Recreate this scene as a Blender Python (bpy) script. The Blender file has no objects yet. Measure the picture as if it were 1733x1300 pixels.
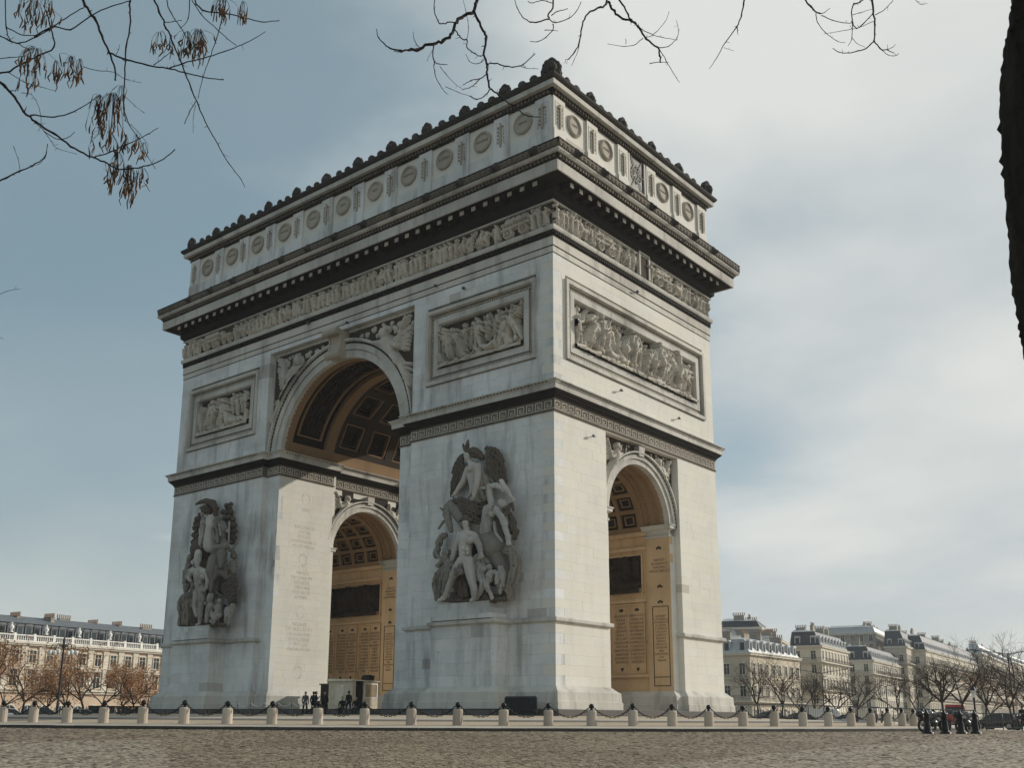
import bpy, math, random
import numpy as np
from mathutils import Vector, Matrix
SC = bpy.context.scene
COL = SC.collection
R_ = math.radians
random.seed(7)
RNG = np.random.RandomState(11)

# ------------------------------------------------------------------ camera
cd = bpy.data.cameras.new('camera')
cam = bpy.data.objects.new('camera', cd)
COL.objects.link(cam)
CAM = Vector((39.526, -53.194, 0.0))
YAW, PITCH, ROLL, FPX = 2.2670014, 0.2291741, 0.0059923, 1732.769
fw = Vector((math.cos(YAW) * math.cos(PITCH), math.sin(YAW) * math.cos(PITCH), math.sin(PITCH)))
rt = Vector((math.sin(YAW), -math.cos(YAW), 0))
up = rt.cross(fw)
rt2 = rt * math.cos(ROLL) + up * math.sin(ROLL)
up2 = up * math.cos(ROLL) - rt * math.sin(ROLL)
cam.matrix_world = Matrix(((rt2.x, up2.x, -fw.x, CAM.x), (rt2.y, up2.y, -fw.y, CAM.y), (rt2.z, up2.z, -fw.z, CAM.z), (0, 0, 0, 1)))
cd.sensor_fit = 'HORIZONTAL'
cd.sensor_width = 36.0
cd.lens = 36.0 * FPX / 1733.0
cd.shift_x = (866.5 - 841.755) / 1733.0
cd.shift_y = (811.22 - 650.0) / 1733.0
cd.clip_start = 0.1
cd.clip_end = 9000
SC.camera = cam

# ------------------------------------------------------------------ sun, sky, exposure
SUN = Vector((0.5, 1.0, 0.44)).normalized()
SUN_EL = math.asin(SUN.z)
SUN_AZ = math.atan2(SUN.x, SUN.y)
sl = bpy.data.lights.new('sun', 'SUN')
sl.energy = 3.4
sl.angle = R_(0.53)
sl.color = (1.0, 0.93, 0.82)
so = bpy.data.objects.new('sun', sl)
COL.objects.link(so)
so.rotation_euler = (-SUN).to_track_quat('-Z', 'Y').to_euler()
so.location = (60, 120, 80)
W = bpy.data.worlds.new('World')
SC.world = W
W.use_nodes = True
wn, wl = W.node_tree.nodes, W.node_tree.links
wn.clear()


def wnode(t, **kw):
    n = wn.new(t)
    for k, v in kw.items():
        setattr(n, k, v)
    return n


def wmath(op, a, b=None, c=None, clamp=False):
    n = wnode('ShaderNodeMath', operation=op, use_clamp=clamp)
    for i, v in enumerate((a, b, c)):
        if v is None:
            continue
        if isinstance(v, (int, float)):
            n.inputs[i].default_value = v
        else:
            wl.new(v, n.inputs[i])
    return n.outputs[0]


sky = wnode('ShaderNodeTexSky', sky_type='NISHITA', sun_disc=False)
sky.sun_elevation = SUN_EL
sky.sun_rotation = SUN_AZ
sky.air_density = 1.0
sky.dust_density = 2.0
sky.ozone_density = 1.5
tc = wnode('ShaderNodeTexCoord')
sep = wnode('ShaderNodeSeparateXYZ')
wl.new(tc.outputs['Generated'], sep.inputs[0])
zc = wmath('ADD', wmath('MAXIMUM', sep.outputs[2], 0.0), 0.22)
cmb = wnode('ShaderNodeCombineXYZ')
wl.new(wmath('DIVIDE', sep.outputs[0], zc), cmb.inputs[0])
wl.new(wmath('DIVIDE', sep.outputs[1], zc), cmb.inputs[1])
wl.new(wmath('MULTIPLY', sep.outputs[2], 0.6), cmb.inputs[2])


def wnoise(scale, detail, rough, off=(0, 0, 0), dist=0.0):
    mp = wnode('ShaderNodeMapping')
    mp.inputs['Location'].default_value = off
    wl.new(cmb.outputs[0], mp.inputs[0])
    n = wnode('ShaderNodeTexNoise')
    n.inputs['Scale'].default_value = scale
    n.inputs['Detail'].default_value = detail
    n.inputs['Roughness'].default_value = rough
    n.inputs['Distortion'].default_value = dist
    wl.new(mp.outputs[0], n.inputs['Vector'])
    return n.outputs[0]


# thickness of the cloud cover: thicker towards the sun's side of the sky
side = wmath('ADD', wmath('MULTIPLY', sep.outputs[0], 0.77), wmath('MULTIPLY', sep.outputs[1], 0.64))
big = wnoise(0.75, 3, 0.5, (9.0, 3.3, 1.4), 0.3)
fine = wnoise(1.7, 6, 0.5, (1.9, 9.2, 1.0), 0.25)
cov = wmath('ADD', wmath('MULTIPLY', big, 0.62), wmath('MULTIPLY', fine, 0.75))
cov = wmath('ADD', cov, wmath('MULTIPLY', wmath('MAXIMUM', side, -0.34), 0.47))
mr = wnode('ShaderNodeMapRange', interpolation_type='SMOOTHSTEP')
wl.new(cov, mr.inputs[0])
mr.inputs[1].default_value = 0.56
mr.inputs[2].default_value = 0.90
mr.inputs[3].default_value = 0.12
mr.inputs[4].default_value = 0.97
# cloud colour: soft grey-white with darker bellies
cr = wnode('ShaderNodeMix', data_type='RGBA')
cr.inputs[6].default_value = (4.7, 5.1, 5.25, 1)
cr.inputs[7].default_value = (6.5, 6.65, 6.4, 1)
bel = wnode('ShaderNodeMapRange')
wl.new(wnoise(1.1, 5, 0.5, (7.7, 2.2, 1.0), 0.2), bel.inputs[0])
bel.inputs[1].default_value = 0.36
bel.inputs[2].default_value = 0.6
wl.new(bel.outputs[0], cr.inputs[0])
# thin veil low on the horizon
hz = wmath('POWER', wmath('SUBTRACT', 1.0, wmath('MINIMUM', wmath('MAXIMUM', sep.outputs[2], 0.0), 1.0)), 4.2)
veil = wmath('MAXIMUM', mr.outputs[0], wmath('MULTIPLY', hz, 0.8))
# clear air: physical sky, its blue softened by thin haze
thin = wnode('ShaderNodeMix', data_type='RGBA')
thin.inputs[0].default_value = 0.5
wl.new(sky.outputs[0], thin.inputs[6])
thin.inputs[7].default_value = (1.8, 3.0, 3.2, 1)
mx = wnode('ShaderNodeMix', data_type='RGBA')
wl.new(veil, mx.inputs[0])
wl.new(thin.outputs[2], mx.inputs[6])
wl.new(cr.outputs[2], mx.inputs[7])
bg = wnode('ShaderNodeBackground')
bg.inputs[1].default_value = 0.1
wl.new(mx.outputs[2], bg.inputs[0])
wo = wnode('ShaderNodeOutputWorld')
wl.new(bg.outputs[0], wo.inputs[0])
vs = SC.view_settings
SC.display_settings.display_device = 'sRGB'
vs.view_transform = 'Standard'
vs.look = 'None'
vs.gamma = 1.0
vs.use_curve_mapping = False
vs.exposure = 0.2

# ------------------------------------------------------------------ materials


class Mat:
    def __init__(s, name, rough=0.85, metal=0.0, spec=0.3):
        s.m = bpy.data.materials.new(name)
        s.m.use_nodes = True
        s.t = s.m.node_tree
        s.b = s.t.nodes['Principled BSDF']
        s.b.inputs['Roughness'].default_value = rough
        s.b.inputs['Metallic'].default_value = metal
        s.b.inputs['Specular IOR Level'].default_value = spec
        g = s.n('ShaderNodeNewGeometry')
        s.pos = g.outputs['Position']
        s.isl = g.outputs['Random Per Island']
        s.obr = s.n('ShaderNodeObjectInfo').outputs['Random']

    def n(s, t, **kw):
        n = s.t.nodes.new(t)
        for k, v in kw.items():
            setattr(n, k, v)
        return n

    def l(s, a, b):
        s.t.links.new(a, b)

    def math(s, op, a, b=0.0, clamp=False):
        n = s.n('ShaderNodeMath', operation=op, use_clamp=clamp)
        for i, v in enumerate((a, b)):
            if isinstance(v, (int, float)):
                n.inputs[i].default_value = v
            else:
                s.l(v, n.inputs[i])
        return n.outputs[0]

    def noise(s, scale, detail=4, rough=0.55, stretch=(1, 1, 1), off=(0, 0, 0)):
        mp = s.n('ShaderNodeMapping')
        mp.inputs['Scale'].default_value = stretch
        mp.inputs['Location'].default_value = off
        s.l(s.pos, mp.inputs[0])
        n = s.n('ShaderNodeTexNoise')
        n.inputs['Scale'].default_value = scale
        n.inputs['Detail'].default_value = detail
        n.inputs['Roughness'].default_value = rough
        s.l(mp.outputs[0], n.inputs['Vector'])
        return n.outputs[0]

    def rng(s, v, a, b, c=0.0, d=1.0):
        n = s.n('ShaderNodeMapRange')
        s.l(v, n.inputs[0])
        for i, x in enumerate((a, b, c, d)):
            n.inputs[i + 1].default_value = x
        return n.outputs[0]

    def mix(s, f, a, b, blend='MIX'):
        n = s.n('ShaderNodeMix', data_type='RGBA', blend_type=blend)
        for i, v in ((0, f), (6, a), (7, b)):
            if isinstance(v, (int, float)):
                n.inputs[i].default_value = v
            elif isinstance(v, tuple):
                n.inputs[i].default_value = (*v, 1) if len(v) == 3 else v
            else:
                s.l(v, n.inputs[i])
        return n.outputs[2]

    def col(s, c):
        if isinstance(c, tuple):
            s.b.inputs['Base Color'].default_value = (*c, 1)
        else:
            s.l(c, s.b.inputs['Base Color'])

    def bump(s, h, strength=0.4, dist=0.02):
        b = s.n('ShaderNodeBump')
        b.inputs['Strength'].default_value = strength
        b.inputs['Distance'].default_value = dist
        s.l(h, b.inputs['Height'])
        s.l(b.outputs[0], s.b.inputs['Normal'])


def scale_c(c, k):
    return tuple(x * k for x in c)


def stone_mat(name, base, var=0.16, stain=0.35, patch=0.03, grain=6.0, soot=(0.10, 0.095, 0.085), bump=0.35, streak=1.0):
    m = Mat(name, 0.9, 0, 0.2)
    r = m.math('FRACT', m.math('ADD', m.isl, m.obr))
    c = m.mix(r, scale_c(base, 1 - var), scale_c(base, 1 + var * 0.7))
    r2 = m.math('FRACT', m.math('MULTIPLY', r, 7.31))
    c = m.mix(m.math('MULTIPLY', r2, 0.25), c, (base[0] * 1.08, base[1] * 0.98, base[2] * 0.84))
    if patch:
        p = m.math('GREATER_THAN', m.math('FRACT', m.math('MULTIPLY', r, 13.7)), 1 - patch)
        c = m.mix(m.math('MULTIPLY', p, 0.75), c, (base[0] * 0.62, base[1] * 0.57, base[2] * 0.52))
    big = m.rng(m.noise(0.16, 5, 0.6), 0.44, 0.72)
    stv = m.rng(m.noise(0.9, 6, 0.62, (1, 1, 0.16)), 0.5, 0.78)
    f = m.math('MULTIPLY', m.math('ADD', m.math('MULTIPLY', big, 0.6), m.math('MULTIPLY', stv, 0.8 * streak)), stain, True)
    c = m.mix(f, c, soot)
    mot = m.rng(m.noise(2.6, 6, 0.65, (1, 1, 1), (5, 2, 1)), 0.62, 0.72)
    c = m.mix(m.math('MULTIPLY', mot, stain * 0.55), c, scale_c(soot, 1.4))
    gn = m.noise(grain, 8, 0.7)
    c = m.mix(m.rng(gn, 0.3, 0.75, 0.0, 0.22), c, scale_c(base, 0.55))
    m.col(c)
    m.bump(gn, bump, 0.03)
    return m.m


def plain_mat(name, base, rough=0.7, metal=0.0, var=0.2, scale=3.0, spec=0.3, bump=0.0, obj_var=0.0):
    m = Mat(name, rough, metal, spec)
    n = m.noise(scale, 5, 0.6)
    c = m.mix(m.rng(n, 0.3, 0.7), scale_c(base, 1 - var), scale_c(base, 1 + var))
    if obj_var:
        c = m.mix(m.obr, scale_c(base, 1 - obj_var), c)
    m.col(c)
    if bump:
        m.bump(n, bump, 0.02)
    return m.m


def glass_mat(name, tint=(0.03, 0.04, 0.045)):
    m = Mat(name, 0.12, 0, 0.22)
    m.col(m.mix(m.obr, scale_c(tint, 0.5), scale_c(tint, 1.8)))
    return m.m


M = {}
LIME = (0.56, 0.53, 0.47)
M['lime'] = stone_mat('weathered_limestone', (0.70, 0.69, 0.635), 0.035, 0.2, 0.006, streak=0.7)
M['limew'] = stone_mat('weathered_limestone_west', (0.72, 0.74, 0.735), 0.075, 0.7, 0.025, streak=1.25)
M['pedestal'] = stone_mat('stained_pedestal_stone', (0.68, 0.70, 0.69), 0.12, 0.75, 0.05, soot=(0.13, 0.12, 0.105))
M['trim'] = stone_mat('moulded_limestone', (0.58, 0.57, 0.525), 0.06, 0.85, 0, soot=(0.12, 0.11, 0.10))
M['soot_shade'] = stone_mat('sooty_shade_limestone', (0.024, 0.021, 0.018), 0.2, 0.6, 0, soot=(0.012, 0.011, 0.01))  # near-black soot tone; also stands for shade under ledges and in grooves
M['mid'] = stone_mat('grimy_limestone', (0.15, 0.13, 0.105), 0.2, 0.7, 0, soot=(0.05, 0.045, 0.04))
M['black'] = stone_mat('blackened_limestone', (0.055, 0.05, 0.045), 0.3, 0.5, 0, soot=(0.02, 0.02, 0.018))
M['relief'] = stone_mat('carved_limestone', (0.56, 0.53, 0.465), 0.05, 0.7, 0, grain=9, streak=0.6, soot=(0.07, 0.058, 0.045), bump=0.8)
M['disc'] = stone_mat('tan_medallion_stone', (0.44, 0.405, 0.345), 0.08, 0.5, 0)
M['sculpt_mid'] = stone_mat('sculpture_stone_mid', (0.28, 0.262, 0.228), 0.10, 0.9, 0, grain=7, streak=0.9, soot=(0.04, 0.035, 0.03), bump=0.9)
M['relief_ground_shade'] = stone_mat('shaded_relief_ground', (0.06, 0.046, 0.035), 0.05, 0.5, 0)  # dark brown ground; also puts shade in the crevices between figures
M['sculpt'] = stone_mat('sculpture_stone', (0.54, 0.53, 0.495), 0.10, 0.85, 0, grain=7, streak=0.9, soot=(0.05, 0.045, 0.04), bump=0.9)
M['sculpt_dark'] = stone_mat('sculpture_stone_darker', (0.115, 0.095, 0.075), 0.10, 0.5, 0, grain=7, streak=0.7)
M['inner'] = stone_mat('passage_stone', (0.70, 0.50, 0.30), 0.1, 0.55, 0.02, soot=(0.12, 0.08, 0.055))
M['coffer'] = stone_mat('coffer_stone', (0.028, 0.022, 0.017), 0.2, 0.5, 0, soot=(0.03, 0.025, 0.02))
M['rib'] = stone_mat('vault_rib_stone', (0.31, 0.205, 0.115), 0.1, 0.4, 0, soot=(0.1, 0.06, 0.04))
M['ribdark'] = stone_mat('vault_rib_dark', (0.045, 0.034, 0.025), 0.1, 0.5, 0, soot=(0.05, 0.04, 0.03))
M['letter'] = plain_mat('carved_letter', (0.55, 0.52, 0.46), 0.9)
M['letter_dark'] = plain_mat('carved_letter_dark', (0.12, 0.10, 0.085), 0.9)
M['step'] = stone_mat('granite_step', (0.12, 0.115, 0.11), 0.2, 0.3, 0)
M['bollard'] = stone_mat('bollard_granite', (0.50, 0.44, 0.37), 0.15, 0.45, 0, soot=(0.14, 0.10, 0.08))
M['iron'] = plain_mat('black_iron', (0.018, 0.018, 0.02), 0.5, 0.6, 0.3)
M['steel'] = plain_mat('grey_steel', (0.10, 0.11, 0.12), 0.45, 0.5, 0.2)
M['dark_metal'] = plain_mat('dark_painted_metal', (0.028, 0.032, 0.036), 0.5, 0.2, 0.3)
M['kerb'] = stone_mat('kerb_granite', (0.42, 0.40, 0.37), 0.15, 0.3, 0)
M['white'] = plain_mat('white_paint', (0.75, 0.74, 0.7), 0.6)
M['glass'] = glass_mat('window_glass')


# ------------------------------------------------------------------ mesh helpers
class MB:
    """collects shapes for ONE mesh object"""

    def __init__(s):
        s.v, s.f, s.mi = [], [], []

    def add(s, vs, fs, mi=0):
        o = len(s.v)
        s.v.extend([tuple(map(float, p)) for p in vs])
        for f in fs:
            s.f.append(tuple(o + i for i in f))
            s.mi.append(mi)

    def box(s, x0, x1, y0, y1, z0, z1, mi=0):
        x0, x1 = min(x0, x1), max(x0, x1)
        y0, y1 = min(y0, y1), max(y0, y1)
        s.add([(x0, y0, z0), (x1, y0, z0), (x1, y1, z0), (x0, y1, z0), (x0, y0, z1), (x1, y0, z1), (x1, y1, z1), (x0, y1, z1)],
              [(0, 3, 2, 1), (4, 5, 6, 7), (0, 1, 5, 4), (1, 2, 6, 5), (2, 3, 7, 6), (3, 0, 4, 7)], mi)

    def hexa(s, p, mi=0):
        s.add(p, [(0, 3, 2, 1), (4, 5, 6, 7), (0, 1, 5, 4), (1, 2, 6, 5), (2, 3, 7, 6), (3, 0, 4, 7)], mi)

    def obox(s, c, u, w, n, hu, hw, hn, mi=0):
        """box about centre c with axes u (width), w (up), n (depth) and half sizes"""
        c, u, w, n = Vector(c), Vector(u), Vector(w), Vector(n)
        P = []
        for sw in (-1, 1):
            for a, b in ((-1, -1), (1, -1), (1, 1), (-1, 1)):
                P.append(c + u * (a * hu) + n * (b * hn) + w * (sw * hw))
        s.hexa(P, mi)

    def prism(s, poly, z0, z1, mi=0, cap=True):
        n = len(poly)
        vs = [(p[0], p[1], z0) for p in poly] + [(p[0], p[1], z1) for p in poly]
        fs = [(i, (i + 1) % n, n + (i + 1) % n, n + i) for i in range(n)]
        if cap:
            fs += [tuple(range(n - 1, -1, -1)), tuple(range(n, 2 * n))]
        s.add(vs, fs, mi)

    def sweep(s, poly, prof, mi=0, closed=True):
        """profile [(offset, z)] swept round a CCW plan polygon with mitred corners"""
        n = len(poly)
        off = []
        for i in range(n):
            p0, p1, p2 = Vector(poly[i - 1]), Vector(poly[i]), Vector(poly[(i + 1) % n])
            if not closed and i == 0:
                p0 = p1 * 2 - p2
            if not closed and i == n - 1:
                p2 = p1 * 2 - p0
            d1, d2 = (p1 - p0).normalized(), (p2 - p1).normalized()
            n1, n2 = Vector((d1.y, -d1.x)), Vector((d2.y, -d2.x))
            off.append((n1 + n2) / max(0.15, 1 + n1.dot(n2)))
        vs, fs = [], []
        for (p, z) in prof:
            for i in range(n):
                vs.append((poly[i][0] + off[i].x * p, poly[i][1] + off[i].y * p, z))
        for k in range(len(prof) - 1):
            for i in range(n if closed else n - 1):
                j = (i + 1) % n
                fs.append((k * n + i, k * n + j, (k + 1) * n + j, (k + 1) * n + i))
        s.add(vs, fs, mi)

    def tube(s, pts, rad, n=6, mi=0, cap=True):
        pts = [Vector(p) for p in pts]
        if isinstance(rad, (int, float)):
            rad = [rad] * len(pts)
        vs, fs = [], []
        ref = None
        for i, p in enumerate(pts):
            d = (pts[min(i + 1, len(pts) - 1)] - pts[max(i - 1, 0)])
            d = d.normalized() if d.length > 1e-9 else Vector((0, 0, 1))
            if ref is None:
                ref = Vector((1, 0, 0)) if abs(d.x) < 0.8 else Vector((0, 1, 0))
            a = (ref - d * ref.dot(d))
            a = a.normalized() if a.length > 1e-6 else d.orthogonal().normalized()
            ref = a
            b = d.cross(a)
            for k in range(n):
                t = 2 * math.pi * k / n
                vs.append(p + (a * math.cos(t) + b * math.sin(t)) * rad[i])
        for i in range(len(pts) - 1):
            for k in range(n):
                j = (k + 1) % n
                fs.append((i * n + k, i * n + j, (i + 1) * n + j, (i + 1) * n + k))
        if cap:
            fs.append(tuple(range(n - 1, -1, -1)))
            fs.append(tuple(range((len(pts) - 1) * n, len(pts) * n)))
        s.add(vs, fs, mi)

    def lathe(s, prof, c=(0, 0, 0), n=16, mi=0, a0=0.0, a1=2 * math.pi):
        full = abs(a1 - a0 - 2 * math.pi) < 1e-6
        m = n if full else n + 1
        vs, fs = [], []
        for (r, z) in prof:
            for k in range(m):
                t = a0 + (a1 - a0) * k / n
                vs.append((c[0] + r * math.cos(t), c[1] + r * math.sin(t), c[2] + z))
        for i in range(len(prof) - 1):
            for k in range(n):
                j = (k + 1) % m
                fs.append((i * m + k, i * m + j, (i + 1) * m + j, (i + 1) * m + k))
        s.add(vs, fs, mi)

    def ball(s, c, r, n=10, m=6, mi=0):
        if isinstance(r, (int, float)):
            r = (r, r, r)
        vs = [(c[0], c[1], c[2] - r[2])]
        for i in range(1, m):
            ph = -math.pi / 2 + math.pi * i / m
            for k in range(n):
                t = 2 * math.pi * k / n
                vs.append((c[0] + r[0] * math.cos(ph) * math.cos(t), c[1] + r[1] * math.cos(ph) * math.sin(t), c[2] + r[2] * math.sin(ph)))
        vs.append((c[0], c[1], c[2] + r[2]))
        fs = [(0, 1 + (k + 1) % n, 1 + k) for k in range(n)]
        for i in range(m - 2):
            for k in range(n):
                j = (k + 1) % n
                fs.append((1 + i * n + k, 1 + i * n + j, 1 + (i + 1) * n + j, 1 + (i + 1) * n + k))
        L = len(vs) - 1
        o = 1 + (m - 2) * n
        fs += [(o + k, o + (k + 1) % n, L) for k in range(n)]
        s.add(vs, fs, mi)

    def xf(s, mat):
        s.v = [tuple(mat @ Vector(p)) for p in s.v]
        return s

    def mesh(s, name, mats, smooth=False):
        me = bpy.data.meshes.new(name)
        me.from_pydata(s.v, [], s.f)
        for m in (mats if isinstance(mats, (list, tuple)) else [mats]):
            me.materials.append(m)
        if len(me.materials) > 1:
            me.polygons.foreach_set('material_index', s.mi)
        if smooth:
            me.polygons.foreach_set('use_smooth', [True] * len(me.polygons))
        me.update()
        return me


def np_mesh(name, v, f, mat, smooth=True):
    """quads from numpy arrays"""
    me = bpy.data.meshes.new(name)
    v = np.asarray(v, np.float32)
    f = np.asarray(f, np.int32)
    me.vertices.add(len(v))
    me.vertices.foreach_set('co', v.ravel())
    k = f.shape[1]
    me.loops.add(f.size)
    me.loops.foreach_set('vertex_index', f.ravel())
    me.polygons.add(len(f))
    me.polygons.foreach_set('loop_start', np.arange(len(f), dtype=np.int32) * k)
    me.polygons.foreach_set('loop_total', np.full(len(f), k, np.int32))
    me.update(calc_edges=True)
    for m in (mat if isinstance(mat, (list, tuple)) else [mat]):
        me.materials.append(m)
    if smooth:
        me.polygons.foreach_set('use_smooth', [True] * len(f))
    return me


WOFF = {}
KIDS = {}


def link(name, data, parent=None, label=None, cat=None, group=None, kind=None, loc=None, rotz=None, scale=None):
    o = bpy.data.objects.new(name, data)
    COL.objects.link(o)
    if loc is not None:
        o.location = loc
    if rotz is not None:
        o.rotation_euler = (0, 0, rotz)
    if scale is not None:
        o.scale = scale
    if parent is not None:
        o.parent = parent
        KIDS.setdefault(parent.name, []).append(o)
        w = WOFF.get(parent.name)
        if w is not None:
            o.matrix_parent_inverse = Matrix.Translation((-w[0], -w[1], -w[2]))
    for k, v in (('label', label), ('category', cat), ('group', group), ('kind', kind)):
        if v:
            o[k] = v
    return o


def thing(name, label, cat, loc=(0, 0, 0), rotz=0.0, group=None, world=False):
    """an Empty at the thing's base; world=True: its parts are given in world coordinates"""
    o = link(name, None, None, label, cat, group, None, loc, rotz)
    o.empty_display_size = 0.2
    if world:
        WOFF[o.name] = tuple(loc)
    return o


def copy_tree(o, parent=None, label=None, loc=None, rotz=None):
    """a copy of a thing with copies of its parts and sub-parts"""
    c = o.copy()
    COL.objects.link(c)
    if parent is not None:
        c.parent = parent
        KIDS.setdefault(parent.name, []).append(c)
    if label:
        c['label'] = label
    if loc is not None:
        c.location = loc
    if rotz is not None:
        c.rotation_euler = (0, 0, rotz)
    for ch in list(KIDS.get(o.name, [])):
        copy_tree(ch, c)
    return c


# ------------------------------------------------------------------ carving: distance fields and relief sheets
class Carve:
    """union of rounded strokes and ellipsoids, meshed as one continuous surface"""

    def __init__(s, k=0.05):
        s.p = []
        s.k = k

    def cap(s, a, b, ra, rb, fl=0.0, fn=0, mi=0):
        s.p.append(('c', np.array(a, float), np.array(b, float), ra, rb, fl, fn, mi))

    def chain(s, pts, fl=0.0, fn=0, mi=0):
        """pts: [(x, y, z, r), ...]"""
        if len(pts) == 1:
            pts = [pts[0], (pts[0][0], pts[0][1], pts[0][2] + 1e-4, pts[0][3])]
        for a, b in zip(pts[:-1], pts[1:]):
            s.cap(a[:3], b[:3], a[3], b[3], fl, fn, mi)

    def ell(s, c, r, ang=0.0, mi=0):
        s.p.append(('e', np.array(c, float), np.array(r, float), ang, 0, 0, 0, mi))

    def mesh(s, name, h, mats, rough=0.0, rs=3.0, fold=0.0, smooth=True):
        lo, hi = np.full(3, 1e9), np.full(3, -1e9)
        for q in s.p:
            if q[0] == 'c':
                r = max(q[3], q[4]) + q[5]
                lo = np.minimum(lo, np.minimum(q[1], q[2]) - r)
                hi = np.maximum(hi, np.maximum(q[1], q[2]) + r)
            else:
                r = q[2].max()
                lo = np.minimum(lo, q[1] - r)
                hi = np.maximum(hi, q[1] + r)
        lo -= 2.5 * h
        hi += 2.5 * h
        n = np.ceil((hi - lo) / h).astype(int) + 1
        F = np.full(n, 10.0, np.float32)
        MI = np.zeros(n, np.int16)
        ax = [lo[i] + np.arange(n[i]) * h for i in range(3)]
        for q in s.p:
            if q[0] == 'c':
                a, b, ra, rb = q[1], q[2], q[3], q[4]
                r = max(ra, rb) + q[5] + s.k + 2 * h
                l0, h0 = np.minimum(a, b) - r, np.maximum(a, b) + r
            else:
                r = q[2].max() + s.k + 2 * h
                l0, h0 = q[1] - r, q[1] + r
            i0 = np.maximum(0, np.floor((l0 - lo) / h).astype(int))
            i1 = np.minimum(n, np.ceil((h0 - lo) / h).astype(int) + 1)
            if np.any(i1 <= i0):
                continue
            X = ax[0][i0[0]:i1[0], None, None]
            Y = ax[1][None, i0[1]:i1[1], None]
            Z = ax[2][None, None, i0[2]:i1[2]]
            if q[0] == 'c':
                d = b - a
                L2 = max(1e-9, d.dot(d))
                t = np.clip(((X - a[0]) * d[0] + (Y - a[1]) * d[1] + (Z - a[2]) * d[2]) / L2, 0, 1)
                ex, ey, ez = X - a[0] - t * d[0], Y - a[1] - t * d[1], Z - a[2] - t * d[2]
                rad = ra + t * (rb - ra)
                if q[5] > 0:
                    u = np.cross(d, (0, 1, 0.01))
                    u = u / np.linalg.norm(u)
                    w = np.cross(d / math.sqrt(L2), u)
                    th = np.arctan2(ex * w[0] + ey * w[1] + ez * w[2], ex * u[0] + ey * u[1] + ez * u[2])
                    rad = rad + q[5] * np.cos(q[6] * th)
                D = np.sqrt(ex * ex + ey * ey + ez * ez) - rad
            else:
                c, rr, ang = q[1], q[2], q[3]
                ca, sa = math.cos(ang), math.sin(ang)
                px, py, pz = X - c[0], Y - c[1], Z - c[2]
                qx, qz = px * ca + pz * sa, -px * sa + pz * ca
                k0 = np.sqrt((qx / rr[0]) ** 2 + (py / rr[1]) ** 2 + (qz / rr[2]) ** 2) + 1e-6
                k1 = np.sqrt((qx / rr[0] ** 2) ** 2 + (py / rr[1] ** 2) ** 2 + (qz / rr[2] ** 2) ** 2) + 1e-6
                D = k0 * (k0 - 1) / k1
            sl_ = (slice(i0[0], i1[0]), slice(i0[1], i1[1]), slice(i0[2], i1[2]))
            o = F[sl_]
            MI[sl_] = np.where(D < o, q[7], MI[sl_])
            k = s.k
            hh = np.clip(0.5 + 0.5 * (o - D) / k, 0, 1)
            F[sl_] = (o * (1 - hh) + D * hh - k * hh * (1 - hh)).astype(np.float32)
        if rough > 0:
            gx, gy, gz = np.meshgrid(*ax, indexing='ij')
            F += (rough * (np.sin(gx * rs * 2.1 + np.sin(gz * rs * 1.3)) * np.sin(gz * rs * 1.7 + 1.3 * np.sin(gx * rs)) * np.sin(gy * rs * 1.9))).astype(np.float32)
        if fold > 0:
            gx, gy, gz = np.meshgrid(*ax, indexing='ij')
            wob = 1.7 * np.sin(gz * 1.9 + gx * 1.1) + .8 * np.sin(gz * 4.3 - gy * 2.0)
            F += (fold * (1 - 2 * np.abs(np.sin(gx * 9.5 + gy * 5.0 + wob + gz * 1.6)))).astype(np.float32)
        v, f = surface_nets(F)
        cell = MI[np.clip(np.round(v[:, 0]).astype(int), 0, n[0] - 1), np.clip(np.round(v[:, 1]).astype(int), 0, n[1] - 1), np.clip(np.round(v[:, 2]).astype(int), 0, n[2] - 1)]
        v = v * h + lo
        me = np_mesh(name, v, f, mats, smooth)
        if len(me.materials) > 1:
            me.polygons.foreach_set('material_index', cell[f[:, 0]].astype(np.int32))
        return me


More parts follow.
